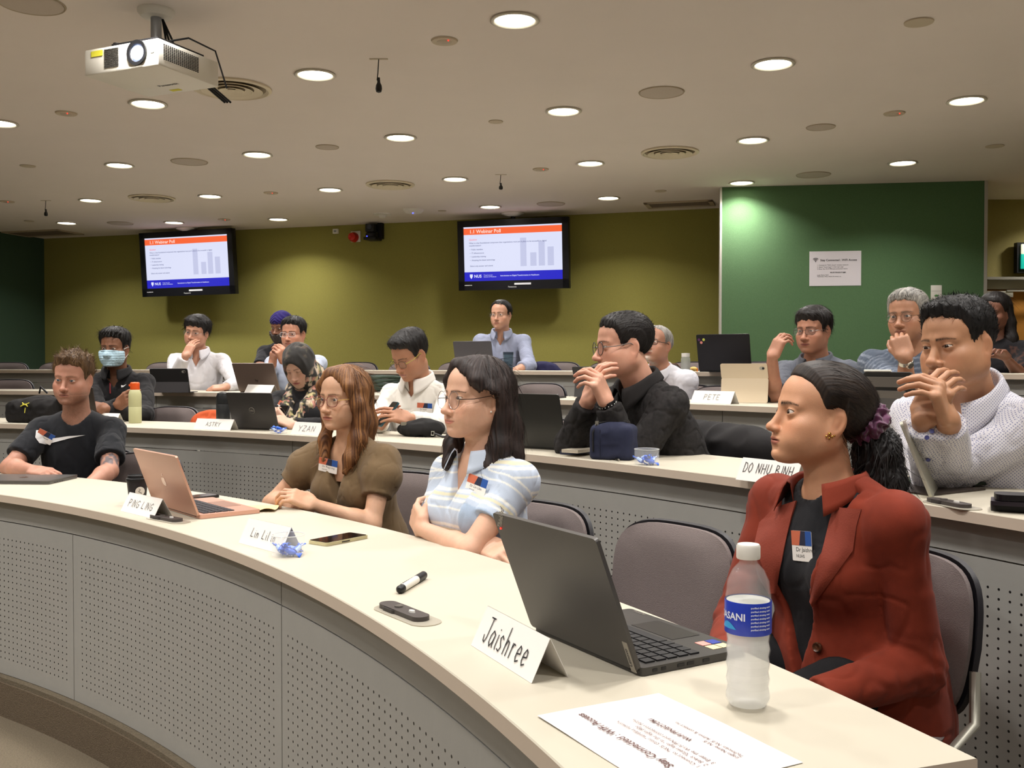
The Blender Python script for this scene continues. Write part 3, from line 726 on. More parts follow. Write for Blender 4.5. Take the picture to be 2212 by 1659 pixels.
def person(s, label):
    t_h = s.get('res', .003); seed = s.get('seed', 1); rng = np.random.default_rng(seed)
    b = make_body(s); k = b.k; p = dict(HD); p.update(s.get('face', {})); HM = b.HM; Hi = HM.inverted()
    fem = s.get('fem', 0); b.p = p
    root = thing('person', label, 'person', (b.hip.x, b.hip.y, row_z(s['row'])))
    base_loc = Vector((b.hip.x, b.hip.y, row_z(s['row'])))
    skin = NM(); b.base = base_loc
    # --- head, neck, top of the chest, in head coordinates
    nl = Hi @ (b.N-b.up*.03); nt = Vector((0, -.022, -.062)); nr = s.get('neck', .057-.006*fem)
    SLl, SRl = Hi @ b.SL, Hi @ b.SR; ch = Hi @ (b.hip+b.up*((b.N-b.hip).length*.64)); RHc = RM((Hi.to_3x3() @ b.rt).normalized(), (Hi.to_3x3() @ b.fw).normalized(), (Hi.to_3x3() @ b.up).normalized())
    def hfn(P):
        d = head_skin(P, p)
        d = smin(d, s_cap(P, nt, nl, nr, nr*1.08), .022)
        t = smin(s_cap(P, nl, SLl, .036, .026), s_cap(P, nl, SRl, .036, .026), .03)
        t = smin(t, s_ell(P, ch, (.136-.012*fem, .090, .172), RHc), .05)
        return smin(d, t, .035)
    lo = np.array([-.11, -.125, -.13]); hi = np.array([.11, .135, .125])
    q = np.array([[v.x, v.y, v.z] for v in (nl,)]); lo = np.minimum(lo, q.min(0)-[.085, .085, .10]); hi = np.maximum(hi, q.max(0)+[.085, .10, 0])
    V, Q = nets(hfn, lo, hi, t_h/k); V = relax(V, Q, 1, .4)
    skin.add(xf(HM, V), Q, face_cols(V, p, s), SKIN())
    if not s.get('closed', 0):
        g = s.get('gaze', (0, 1, -.02))
        for sg in (-1, 1):
            e = NM(); eye_ball(e, (sg*.031, .0742, -.0005), g, iris=s.get('iris', (44, 27, 18)))
            skin.add(xf(HM, e.V[0]), e.Q[0], e.C[0], EYE())
    # --- arms and hands
    ares = s.get('ares', max(t_h*1.2, .0029))
    b.hands = {}
    for sd, S, E, Wr, sg in (('R', b.SR, b.ER, b.WR, 1), ('L', b.SL, b.EL, b.WL, -1)):
        if s.get('noarm'+sd): continue
        hd = s.get('hand'+sd, {}); fd = (PY(*hd['to'])-Wr) if 'to' in hd else V3(hd.get('fd', (Wr-E).normalized())); pn = V3(hd.get('pn', (0, 0, 1)))
        hf = hand_sdf(Wr, fd, pn, sg, hd.get('curl', (.35, .5, .3)), hd.get('spread', .05), hd.get('thumb'), k*(1-.07*fem)*hd.get('hs', 1), hd.get('tc', .7)); b.hands[sd] = hf
        th = 1-.14*fem+.1*s.get('fat', 0); up0 = S+(E-S)*s.get('armfrom', .45)
        mid = E+(Wr-E)*.28
        def afn(P, hf=hf, up0=up0, E=E, Wr=Wr, mid=mid, th=th):
            d = smin(s_cap(P, up0, E, .045*k*th, .038*k*th), s_cap(P, E, mid, .038*k*th, .040*k*th), .02)
            d = smin(d, s_cap(P, mid, Wr, .040*k*th, .0255*k*th), .02)
            return smin(d, hf(P), .012)
        lo, hi = bbox([up0, E, Wr]+hf.pts, .058)
        V, Q = nets(afn, lo, hi, ares, 8, 1.8); V = relax(V, Q, 1, .35)
        C = arm_cols(V, s, hf.tips, seed)
        if s.get('tattoo') == sd:
            a_ = np.array(A3(S)); e_ = np.array(A3(E)); ab = e_-a_; t_ = ((V-a_) @ ab)/(ab @ ab); dd = np.linalg.norm(V-a_-np.clip(t_, 0, 1)[:, None]*ab, axis=1)
            w_ = (np.clip((t_-.5)/.05, 0, 1)*np.clip((1.02-t_)/.05, 0, 1)*(dd < .07)*np.clip(.5+1.6*vnoise(V, 70, 5)+.6*vnoise(V, 160, 6), .1, .9))[:, None]; C = C*(1-w_)+np.array(lin((84, 82, 88)))*w_
        skin.add(V, Q, C, SKIN())
    # --- lower body
    body = skin.build('body', root, base_loc); body.location = (0, 0, 0)
    leg = NM(); fz = row_z(s['row']); kn = []
    for sg in (-1, 1):
        hp = b.hip+b.rt*sg*.085-Vector((0, 0, .03)); knee = Vector((hp.x, hp.y, fz+.50))+b.bf*.40+b.bl*(-sg)*.05
        foot = Vector((knee.x, knee.y, fz+.06))+b.bf*(-.04); kn.append((hp, knee, foot))
    def lfn(P):
        d = None
        for hp, knee, foot in kn:
            e = smin(s_cap(P, hp, knee, .082, .060), s_cap(P, knee, foot, .056, .045), .03)
            d = e if d is None else smin(d, e, .03)
        return smin(d, s_ell(P, A3(b.hip-Vector((0, 0, .01))), (.172*k, .125*k, .11*k), b.R), .05)
    pts = [q_ for t in kn for q_ in t]+[b.hip]
    lo, hi = bbox(pts, .19); V, Q = nets(lfn, lo, hi, .016); leg.add(V, Q, lin(s.get('trousers', (30, 30, 34))), vmat('trouser_cloth', .85, .2, bump=.2))
    o = leg.build('trousers', root, base_loc); o.location = (0, 0, 0)
    sh = NM()
    for hp, knee, foot in kn:
        c = foot+b.bf*.06-Vector((0, 0, .02)); R = RM(b.bl, b.bf, (0, 0, 1))
        fn = lambda P, c=c, R=R: np.maximum(s_ell(P, A3(c), (.042, .125, .05), R), fz+.001-P[:, 2])
        lo, hi = bbox([c], .15); V, Q = nets(fn, lo, hi, .014); sh.add(V, Q, lin((20, 18, 18)), vmat('shoe_leather', .4, .5))
    o = sh.build('shoes', root, base_loc); o.location = (0, 0, 0)
    b.root = root; b.s = s; b.rng = rng
    return b
def attach(nm, name, b, label=None):
    o = nm.build(name, b.root, b.base); o.location = (0, 0, 0)
    if label: o['label'] = label
    return o
def chest(b, x, z, y=0):
    """point in chest axes: x to the person's right, z up from the neck base, y forward"""
    return b.N+b.rt*x+b.up*z+b.fw*y
def garment(b, name, col, off=.010, sleeve='long', hem=-.03, neck=.064, neckdrop=.0, vneck=None, fold=.006, m=None, res=.006, puff=0,
            sleeve_off=.010, cuff=0, colfn=None, opening=None, fsc=18, label=None, endL=None, endR=None, openw=None, flare=0, ncx=0, ncf=.015, **kw):
    s = b.s; k = b.k; th = 1-.14*s.get('fem', 0)+.1*s.get('fat', 0)
    chains = []
    for S, E, Wr, en in ((b.SR, b.ER, b.WR, endR), (b.SL, b.EL, b.WL, endL)):
        e = sleeve if en is None else en
        if e == 'long': pts = [(S, .044), (E, .043), (E+(Wr-E)*.93, .031)]
        elif e == 'rolled': pts = [(S, .044), (E, .043), (E+(Wr-E)*.55, .040)]
        elif e == 'half': pts = [(S, .045), (S+(E-S)*.90, .047)]
        elif e == 'mid': pts = [(S, .045), (S+(E-S)*.72, .049)]
        elif e == 'short': pts = [(S, .045), (S+(E-S)*.58, .048)]
        else: pts = None
        chains.append(pts)
    so = sleeve_off
    nc = b.N+b.fw*ncf+b.rt*ncx; n0 = A3(nc+b.up*(-.035-neckdrop)); n1 = A3(b.HM @ Vector((0, -.02, -.05)))
    upv = A3(b.up); hipp = A3(b.hip)
    def fn(P):
        d = torso_sdf(P, b, s, off)
        hz = (P-hipp) @ upv
        if flare:
            d = smin(d, s_ell(P, A3(b.hip-b.up*.07-b.fw*.02), (.178, .150, .25), b.R), .05)-flare*np.clip(.10-hz, 0, .3)
        cutn = -s_cap(P, n0, n1, neck, neck*.95)
        d = smax(d, cutn, .012)
        if vneck is not None:
            q = P-A3(b.N); X = q @ A3(b.rt)-ncx; Y = q @ A3(b.fw); Z = q @ upv
            dep, half, yy = vneck                            # depth below the neck base, half width at the top
            w = np.clip((Z+dep)/dep, -1, 2)*half; wd = np.maximum(np.abs(X)-w, .02-Y)
            d = smax(d, -wd*.8, .006)
        d = smax(d, hem-hz, .006)
        for pts in chains:
            if not pts: continue
            e = None; tl = None
            for i in range(len(pts)-1):
                (a, ra), (c, rb) = pts[i], pts[i+1]
                f = s_cap(P, a, c, ra*k*th+so, rb*k*th+so)
                if i == len(pts)-2:
                    ax = (c-a).normalized(); f = smax(f, (P-A3(c)) @ A3(ax), .004)
                e = f if e is None else smin(e, f, .02)
            if puff:
                (a, ra), (c, rb) = pts[0], pts[1]; m_ = a+(c-a)*.42; e = smin(e, s_ell(P, A3(m_), (puff, puff, puff*1.02)), .02)
                ax = (c-a).normalized(); e = smax(e, (P-A3(c)) @ A3(ax), .004)
            dist = np.sqrt(((P-A3(pts[0][0]))**2).sum(1)); kk = np.clip(.045-dist*.22, .006, .045)
            d = smin(d, e, kk)
        return d
    pts = [b.hip-b.up*.12, b.N+b.up*.03]+[q_ for c in chains if c for q_, r in c]+[b.SL, b.SR]
    lo, hi = bbox(pts, .135 if not flare else .2); V, Q = nets(fn, lo, hi, res); V = relax(V, Q, 1, .4)
    N = vnormals(V, Q); 
    if fold:
        ax_ = (n1-n0)/np.linalg.norm(n1-n0); q_ = V-n0; rr_ = np.linalg.norm(q_-(q_ @ ax_)[:, None]*ax_, axis=1); V2 = V+(cloth_fold(V, N, fold, s.get('seed', 1), fsc)-V)*np.clip((rr_-neck*.9)/.06, .05, 1)[:, None]
    else: V2 = V
    # creases round the elbows and across sleeves
    for pts_ in chains:
        if pts_ and len(pts_) > 2:
            E = np.array(A3(pts_[1][0])); dd = np.linalg.norm(V-E, axis=1); ax = np.array(A3((pts_[2][0]-pts_[1][0]).normalized()-(pts_[1][0]-pts_[0][0]).normalized()))
            u = V @ np.array(A3((pts_[2][0]-pts_[0][0]).normalized())); V2 = V2+N*(.0022*np.exp(-(dd/.075)**2)*np.sin(u*190+4*vnoise(V, 20, 2)))[:, None]
    base = np.array(lin(col)); C = np.repeat(base[None], len(V), 0)
    nm = NM()
    if colfn is not None:
        q = V-np.array(A3(b.N)); L = np.stack([q @ np.array(A3(b.rt)), q @ np.array(A3(b.fw)), q @ np.array(upv)], 1)
        arm = np.full(len(V), -1.)                         # distance along the nearer sleeve
        best = np.full(len(V), 1e3)
        for pts_ in chains:
            if not pts_: continue
            acc = 0
            for i in range(len(pts_)-1):
                a, c = np.array(A3(pts_[i][0])), np.array(A3(pts_[i+1][0])); ab = c-a; ln = np.linalg.norm(ab)
                t = ((V-a) @ ab)/ln**2; dd = np.linalg.norm(V-a-np.clip(t, 0, 1)[:, None]*ab, axis=1)-.058
                w = (dd < best) & (t > (.12 if i == 0 else 0)); best = np.where(w, dd, best); arm = np.where(w & (dd < .035), acc+np.clip(t, 0, 1.2)*ln, arm); acc += ln
        C = colfn(L, arm, C, V)
    nm.add(V2, Q, C, m or vmat('cloth_plain', .85, .25, bump=.25, bscale=700, sheen=.1))
    o = attach(nm, name, b, label)
    from mathutils.bvhtree import BVHTree
    bv = BVHTree.FromPolygons([tuple(v) for v in V2], [tuple(int(i) for i in q) for q in Q])
    b.bvh = getattr(b, 'bvh', []); b.bvh.append(bv)
    return o
def hit(b, px, py, eps=.002):
    d = ray(px, py).normalized(); best = None
    for bv in b.bvh:
        h = bv.ray_cast(CAM, d)
        if h[0] is not None and (best is None or h[3] < best[3]): best = h
    if best is None: return None
    n = best[1] if best[1].dot(d) < 0 else -best[1]
    return best[0]+n*eps-d*eps*.5, n
def decal(b, polys, rgb, name='print', eps=.0025, sub=3, parent=True):
    """flat print that lies on the cloth"""
    mb = MB().use(mat('print_%d_%d_%d' % rgb, rgb, .7))
    for P in polys:
        pts = []
        for i in range(len(P)):
            a, c = P[i], P[(i+1) % len(P)]
            for k in range(sub): t = k/sub; pts.append((a[0]+(c[0]-a[0])*t, a[1]+(c[1]-a[1])*t))
        bm = bmesh.new(); vs = [bm.verts.new((x, y, 0)) for x, y in pts]
        f = bm.faces.new(vs); bmesh.ops.triangulate(bm, faces=[f])
        bmesh.ops.subdivide_edges(bm, edges=list(bm.edges), cuts=1, use_grid_fill=True)
        bmesh.ops.triangulate(bm, faces=list(bm.faces))
        ok = {}
        for v in bm.verts:
            h = hit(b, v.co.x, v.co.y, eps); ok[v] = h[0] if h else None
        V = []; ids = {}
        for v in bm.verts:
            if ok[v] is not None: ids[v] = len(V); V.append(ok[v])
        F = [[ids[v] for v in f.verts] for f in bm.faces if all(v in ids for v in f.verts)]
        mb.add(V, F, None, True); bm.free()
    o = mb.build(name, None, b.root, sharp=False); o.matrix_parent_inverse = Matrix.Translation(-b.base); return o
def badge_px(b, px, py, rz=0, w=.085, h=.055, lines=(), flat=.6):
    H = hit(b, px, py, .003)
    if H is None: return None
    n = (H[1]*(1-flat)+b.fw*flat).normalized() if H[1].dot(b.fw) > 0 else H[1]
    return badge(b, 0, 0, rz, w, h, nrm=n, pos=H[0]+n*.004, lines=lines)
def collar(b, col, r=.060, h=.032, leaf=.040, open_=22, tip=.03, m=None, name='collar', drop=.012, spread=1.0, ncf=.012, tilt=.25):
    """a folded shirt collar round the neck"""
    k = b.k; n = 40; O = b.N+b.fw*ncf+b.up*.030; nm = NM(); V = []; 
    up = (V3(b.HM @ Vector((0, -.02, -.05)))-O).normalized(); up = (up*.5+b.up*.5).normalized(); rt = (b.rt-up*b.rt.dot(up)).normalized(); fw = up.cross(rt)
    prof = 8
    for i in range(n+1):
        t = i/n; ph = math.radians(open_+(360-2*open_)*t); fr = max(0, math.cos(ph)); end = max(0, 1-min(t, 1-t)*n/7.)
        for j in range(prof+1):
            v = j/prof
            if v < .4: rr = r+.004*(v/.4); z = -drop*(1+fr)+(h+drop*(1+fr))*(v/.4)
            elif v < .55: w = (v-.4)/.15; rr = r+.004+.011*w; z = h+.003*math.sin(w*math.pi)
            else: w = (v-.55)/.45; rr = r+.015+(.010+.006*fr)*w; z = h-(leaf*(.75+.25*end)+tip*end*.6)*w
            z -= fr*tilt*.06*(1 if v > .0 else 1)
            e_ = tip*end*max(0, (v-.5)/.5); sg = 1 if math.sin(ph) > 0 else -1
            x = math.sin(ph)*rr*1.02+sg*e_*.35*spread; y = math.cos(ph)*rr*1.06+e_*.55
            p_ = O+rt*(x*k)+fw*(y*k)+up*(z*k); V.append(A3(p_))
    V = np.array(V, float); Q = np.array([(i*(prof+1)+j, (i+1)*(prof+1)+j, (i+1)*(prof+1)+j+1, i*(prof+1)+j+1) for i in range(n) for j in range(prof)])
    N = vnormals(V, Q); V2 = V-N*.0016; k2 = len(V)
    Qb = (Q+k2)[:, ::-1]
    E = []
    for j in range(prof): E += [(j, j+1, j+1+k2, j+k2), (n*(prof+1)+j+1, n*(prof+1)+j, n*(prof+1)+j+k2, n*(prof+1)+j+1+k2)]
    for i in range(n): E += [((i+1)*(prof+1), i*(prof+1), i*(prof+1)+k2, (i+1)*(prof+1)+k2), (i*(prof+1)+prof, (i+1)*(prof+1)+prof, (i+1)*(prof+1)+prof+k2, i*(prof+1)+prof+k2)]
    nm.add(np.concatenate([V, V2]), np.concatenate([Q, Qb, np.array(E)]), lin(col), m or vmat('cloth_plain', .85, .25, bump=.25, bscale=700, sheen=.1))
    return attach(nm, name, b)
def hair(b, style='short', col=(22, 18, 16), t_top=.018, t_side=.007, t_front=.012, res=None, strand=900, L=.045, wid=.0016, lift=.004, wave=.0022,
         part=None, chains=(), facecut=None, grey=0, edge=None, name='hair', spike=0, back=.0, flow='crown', col2=None, cutz=None, nostr=None, dz=0, jag=.0032):
    s = b.s; p = b.p; res = res or s.get('res', .003)*1.15; nm = NM(); rng = b.rng; w = p['w']
    def fn(P):
        sk = smin(s_ell(P, (0, -.016, .036), (.0745*w, .096, .079)), s_ell(P, (0, .030, .040), (.060*w, .058, .058)), .03)
        sk = smin(sk, s_ell(P, (0, .026, -.042), (.062*p['jaw'], .062, .068)), .03)
        y, z = P[:, 1], P[:, 2]
        t = t_side+(t_top-t_side)*np.clip((z-.03)/.07, 0, 1)+(t_front-t_side)*np.clip((y-.03)/.05, 0, 1)*np.clip((z-.04)/.03, 0, 1)*.6+back*np.clip((-y-.04)/.05, 0, 1)
        ed = hair_edge(y, edge or style)+dz+jag*(np.sin(P[:, 0]*150+y*60)+.7*np.sin(P[:, 0]*330+1.3)+.5*np.sin(y*260+P[:, 0]*90))*np.clip((y+.0)/.03, 0, 1)
        if part: ed = ed+part(P)
        d = sk-.0015-t*np.clip((z-ed)/.036+.06, .06, 1)
        d = smax(d, (ed-z)*.75, .007)
        for ch in chains:
            for (a, ra), (c, rb) in zip(ch[:-1], ch[1:]): d = smin(d, s_cap(P, a, c, ra, rb), .022)
        if facecut is not None:
            for c_, r_ in facecut: d = smax(d, -s_ell(P, c_, r_), .006)
        return d
    lo = np.array([-.12, -.145, -.10]); hi = np.array([.12, .13, .155])
    for ch in chains:
        for a, r in ch: lo = np.minimum(lo, np.array(a)-r-.02); hi = np.maximum(hi, np.array(a)+r+.02)
    V, Q = nets(fn, lo, hi, res); V = relax(V, Q, 1, .4); N = vnormals(V, Q)
    cr = np.array([0, -.045, .115])
    if flow == 'crown': F = V-cr; F[:, 2] -= .02
    elif flow == 'back': F = np.repeat(np.array([[0, -1., -.15]]), len(V), 0)+np.stack([np.sign(V[:, 0])*.15, 0*V[:, 0], -np.clip(.06-V[:, 2], 0, .1)*8], 1)
    elif flow == 'fwd': F = np.stack([V[:, 0]*2, .10+.0*V[:, 0], -.03-np.clip(.05-V[:, 2], 0, .2)*4], 1)
    elif flow == 'up': F = N*1.0+np.stack([0*V[:, 0], .3+0*V[:, 0], .55+0*V[:, 0]], 1)
    else: F = np.stack([np.sign(V[:, 0]-.015)*np.clip((V[:, 2]+.02)/.1, 0, 1)*1.2, .15*np.sign(V[:, 1]), -.35-np.clip(.08-V[:, 2], 0, .3)*6], 1)   # falls from a parting
    F = F-N*(F*N).sum(1)[:, None]*(0 if flow == 'up' else 1); F /= np.linalg.norm(F, axis=1)[:, None]+1e-9
    X = np.cross(F, N); 
    ph = np.arctan2(V[:, 0], V[:, 1]+.03) if flow in ('crown', 'fall', 'up') else V[:, 0]*14+V[:, 2]*4
    q = np.stack([ph*7, V[:, 2]*9, V[:, 1]*5], 1); n1 = vnoise(q*2.2, 1, 2); n2 = vnoise(q*np.array([6.5, 1, 1]), 1, 3)
    V2 = V+N*(wave*(n1*.8+n2))[:, None]
    if spike: V2 = V2+N*(spike*np.clip(vnoise(V*np.array([1, 1, .6]), 75, 4), 0, 1)*np.clip((V[:, 2]-.05)/.04, 0, 1))[:, None]+np.array([0, .3, .4])*(spike*np.clip(vnoise(V, 40, 9), 0, 1)*np.clip((V[:, 2]-.06)/.04, 0, 1))[:, None]
    base = np.array(lin(col)); C = np.repeat(base[None], len(V), 0)*(1+.35*n2+.2*n1)[:, None]
    if col2 is not None: w2 = np.clip(.35+.9*n2+.3*n1, 0, 1)[:, None]; C = C*(1-w2)+np.array(lin(col2))*w2
    if grey: C = C*(1-grey)+np.array(lin((205, 200, 192)))*grey*(.75+.4*n2)[:, None]
    nm.add(xf(b.HM, V2), Q, C, HAIRM())
    if strand:
        nm2 = NM(); keep = ~((V[:, 1] > .035) & (V[:, 2] < .088) & (np.abs(V[:, 0]) < .082)) if flow != 'up' else (V[:, 2] > .02)
        if chains: keep = keep & ~((V[:, 1] > .02) & (np.abs(V[:, 0]) < .088) & (V[:, 2] > -.12))
        strands(nm2, V2, vnormals(V2, Q), F, strand, L, wid, lift, C, HAIRM(), rng, keep=keep, avoid=2 if (style == 'pulled' or chains) else 1)
        nm.add(xf(b.HM, nm2.V[0]), nm2.Q[0], nm2.C[0], HAIRM())
    return attach(nm, name, b)
def glasses(b, shape='round', col=(30, 24, 22), r=.024, wire=.0011, rim=True, dy=.0, lens=True, col_t=None, metal=0, name='glasses', drop=.003):
    """frame, temples and lenses on the nose"""
    mb = MB(); m = mat('frame_%d_%d_%d' % col, col, .3, metal); mb.use(m); HM = b.HM; y0 = .1015+dy
    def outline(sg, k=1.):
        P = []
        for i in range(28):
            a = 2*math.pi*i/28; cx, cz = math.cos(a), math.sin(a)
            if shape == 'round': X, Z = r*cx, r*cz
            elif shape == 'rect': e = .5; X = r*1.08*math.copysign(abs(cx)**e, cx); Z = r*.68*math.copysign(abs(cz)**e, cz)
            else: e = .75; X = r*1.02*math.copysign(abs(cx)**e, cx); Z = r*.82*math.copysign(abs(cz)**e, cz)
            X *= k; Z *= k; x = sg*.0335+X; P.append((x, y0-.10*max(0, abs(x)-.02)**1.0*.9, Z-drop))
        return P
    for sg in (-1, 1):
        if rim: mb.tube(outline(sg), wire, 6, HM, closed=True)
        mb.use(mat('frame_%d_%d_%d' % (col_t or col), col_t or col, .3, metal)); xh = .0335+r*(1.0 if shape != 'rect' else 1.06)
        mb.tube([(sg*xh, y0-.10*(xh-.02)*.9, .004-drop), (sg*(.0735*b.p['w']), .055, .006-drop), (sg*.0765*b.p['w'], .0, .010), (sg*.0745*b.p['w'], -.022, -.006)], [wire*1.2, wire*1.2, wire*1.2, wire], 6, HM)
        mb.use(m)
    mb.tube([(-.0335+r*.96, y0-.001, .004-drop), (-.004, y0+.004, .006-drop), (.004, y0+.004, .006-drop), (.0335-r*.96, y0-.001, .004-drop)], wire, 6, HM)
    if lens:
        mb.use(mat('spectacle_lens', (255, 255, 255), .02, 0, alpha=.05, spec=.9))
        for sg in (-1, 1):
            P = outline(sg, .97); c = np.array(P).mean(0); mb.add([tuple(c)]+P, [(0, i+1, (i+1) % 28+1) for i in range(28)], HM, True)
    o = mb.build(name, None, b.root); o.matrix_parent_inverse = Matrix.Translation(-b.base); return o
def badge(b, x, z, rz=0, w=.085, h=.055, yoff=.0, nrm=None, y=.11, ry=0, lines=('',), pos=None):
    """paper name badge with a coloured picture strip"""
    O = chest(b, x, z, y) if pos is None else V3(pos); yv = V3(nrm) if nrm is not None else b.fw
    yv = yv.normalized(); zv = (b.up-yv*b.up.dot(yv)).normalized(); xv = zv.cross(yv)*(-1)
    xv = yv.cross(zv)*(-1) if False else zv.cross(yv)
    # viewed from the front: right of the badge = -rt
    M = frame(O, -b.rt+yv*(b.rt.dot(yv)), zv, yv) @ Matrix.Rotation(rz, 4, 'Z')
    mb = MB(); mb.use(mat('badge_paper', (238, 234, 228), .5)).prism(rrect(w, h, .003, 2), 0, .0012, M)
    T = TR(0, 0, .0016)
    mb.use(mat('badge_orange', (205, 110, 80), .5)).prism([(-w/2, h*.02), (-w*.12, h*.02), (-w*.02, h/2), (-w/2, h/2)], .0012, .0016, M)
    mb.use(mat('badge_navy', (40, 44, 66), .5)).prism([(-w*.12, h*.02), (w*.2, h*.02), (w*.2, h/2), (-w*.02, h/2)], .0012, .0016, M)
    mb.use(mat('badge_blue', (40, 84, 160), .5)).prism([(w*.2, h*.02), (w/2, h*.02), (w/2, h/2), (w*.2, h/2)], .0012, .0016, M)
    mb.use(mat('badge_ink', (60, 58, 60), .6))
    for i, ln in enumerate(lines):
        if ln: add_text(mb, ln, h*(.2 if i == 0 else .15), M @ TR(-w*.30, -h*(.18+.2*i), .0015))
    o = mb.build('name_badge', None, b.root); o.matrix_parent_inverse = Matrix.Translation(-b.base); return o
def mbuild(mb, name, b, label=None):
    o = mb.build(name, None, b.root); o.matrix_parent_inverse = Matrix.Translation(-b.base)
    if label: o['label'] = label
    return o
# ------------------------------------------------------------------ chairs
def chair_proto():
    fab = mat('chair_fabric', (122, 112, 110), .95, noise=.14, nscale=220, bump=.5, bscale=500, spec=.1)
    shell = mat('chair_shell', (34, 33, 38), .5); met = mat('chair_metal', (176, 174, 162), .35, .6)
    root = thing('conference_chair', '-', 'chair')
    def sup(u, v, W, Hh, e=3.2):                     # square grid -> rounded rectangle
        x, y = 2*u-1, 2*v-1; m = max(abs(x), abs(y)); 
        if m < 1e-6: return 0, 0
        k = m/((abs(x)**e+abs(y)**e)**(1/e)); return x*k*W/2, y*k*Hh/2
    # backrest: centre 0,-.215, z .67 ; leans back
    def bk(u, v, th):
        x, z = sup(u, v, .43, .37, 4.0); w = x/.22; x *= 1-.10*(z < 0)*min(1, -z/.2)
        return (x, -.235+.035*w*w-.16*z*.55+th*max(0, 1-(abs(2*u-1)**6))*max(0, 1-(abs(2*v-1)**6)), .635+z)
    mb = MB().use(fab); mb.grid(lambda u, v: bk(u, v, .028), 14, 14, thick=0); 
    n0 = len(mb.v); mb.grid(lambda u, v: (lambda p: (p[0], p[1]-.012, p[2]))(bk(1-u, v, -.004)), 14, 14)
    R = lambda i, j: j*15+i
    bd = [R(i, 0) for i in range(14)]+[R(14, j) for j in range(14)]+[R(i, 14) for i in range(14, 0, -1)]+[R(0, j) for j in range(14, 0, -1)]
    bd2 = [n0+R(14-(k % 15), k//15) for k in bd]
    bd2 = [n0+((k//15)*15+14-(k % 15)) for k in bd]
    for q in range(len(bd)): a, c = q, (q+1) % len(bd); mb.f.append((bd[c], bd[a], bd2[a], bd2[c])); mb.mi.append(0); mb.sm.append(True)
    mb.build('backrest', None, root)
    mb = MB().use(shell); mb.grid(lambda u, v: (lambda p: (p[0]*1.035, p[1]-.016, .635+(p[2]-.635)*1.035))(bk(1-u, v, -.016)), 14, 14, thick=.012); mb.build('back_shell', None, root)
    def st(u, v, th):
        x, y = sup(u, v, .47, .46); return (x, .02+y, .445+th*(1-abs(2*u-1)**5)*(1-abs(2*v-1)**5)-.05*max(0, y/.23-.6)**2)
    mb = MB().use(fab); mb.grid(lambda u, v: st(u, v, .035), 12, 12, thick=.03); mb.build('seat', None, root)
    for sx in (-1, 1):
        mb = MB().use(met); mb.tube([(sx*.215, -.225, .58), (sx*.235, -.20, .47), (sx*.235, -.12, .42), (sx*.235, -.23, .012)], .012, 8); mb.build('leg', None, root)
        mb = MB().use(met); mb.tube([(sx*.235, -.12, .42), (sx*.235, .18, .42), (sx*.235, .24, .012)], .012, 8); mb.build('leg', None, root)
    mb = MB().use(met); mb.tube([(-.235, -.10, .415), (.235, -.10, .415)], .011, 8); mb.tube([(-.235, .15, .415), (.235, .15, .415)], .011, 8); mb.build('seat_frame', None, root)
    return root
_CH = [chair_proto(), False]
def chair(p, yaw, row, label):
    """yaw: heading the seat faces, as an angle in the plan"""
    c = _CH[0] if not _CH[1] else copy_tree(_CH[0]); _CH[1] = True
    c.scale = (1, 1, .955); c.location = (p.x, p.y, row_z(row)); c.rotation_euler = (0, 0, yaw-math.pi/2); c['label'] = label; c['group'] = 'grey conference chairs behind the desks'
    return c
def chair_px(px, row, label, back=.40, turn=0):
    r = row_r(row)+TD+back; p = PR(px, 900, r); a = ang(p)+math.pi+turn; return chair(p+Vector((math.cos(a), math.sin(a), 0))*.22, a, row, label)
for px, row, lb, bk, tu in (
    (1452, 1, 'empty grey chair between the striped top and the red jacket', .46, .10),
    (308, 1, 'empty grey chair behind the coffee cup, partly hidden by the rose gold laptop', .42, .2),
    (370, 2, 'empty grey chair right of the masked man', .40, 0),
    (1212, 2, 'empty grey chair behind the open laptop beside the man in dark denim', .42, 0),
    (20, 3, 'grey chair back at the left edge, third row, above the backpack', .42, 0),
    (1163, 3, 'wide grey chair back left of the black tablet', .40, 0),
    (1558, 3, 'grey chair in shade behind the PETE card', .42, 0),
    (15, 4, 'grey chair back before the dark green wall', .40, 0),
    (128, 4, 'grey chair back just right of the dark green wall', .42, 0),
    (358, 4, 'grey chair back behind the black tablet, against the olive wall', .42, 0),
    (770, 4, 'grey chair back in the top row, third from the open grey laptop', .42, 0),
    (882, 4, 'grey chair back in the top row above the white shirt', .42, 0),
    (990, 4, 'grey chair back left of the grey laptop in the top row', .42, 0),
    (1204, 4, 'grey chair in the top row with a navy jacket over it', .42, 0),
    (1318, 4, 'grey chair back left of the grey-haired bearded man', .42, 0),
    (1490, 4, 'grey chair back behind the clear bottle', .42, 0),
    (1640, 4, 'grey chair back right of the black stickered laptop', .42, 0)):
    chair_px(px, row, lb, bk, tu)
# ------------------------------------------------------------------ the audience
def seat_chair(b, row, label, back=.0):
    p = b.hip+b.bf*(.05-back); return chair(Vector((p.x, p.y, 0)), math.atan2(b.bf.y, b.bf.x), row, label)
BLK = (24, 22, 22)
CL = lambda: vmat('cloth_plain', .85, .25, bump=.25, bscale=700, sheen=.1)
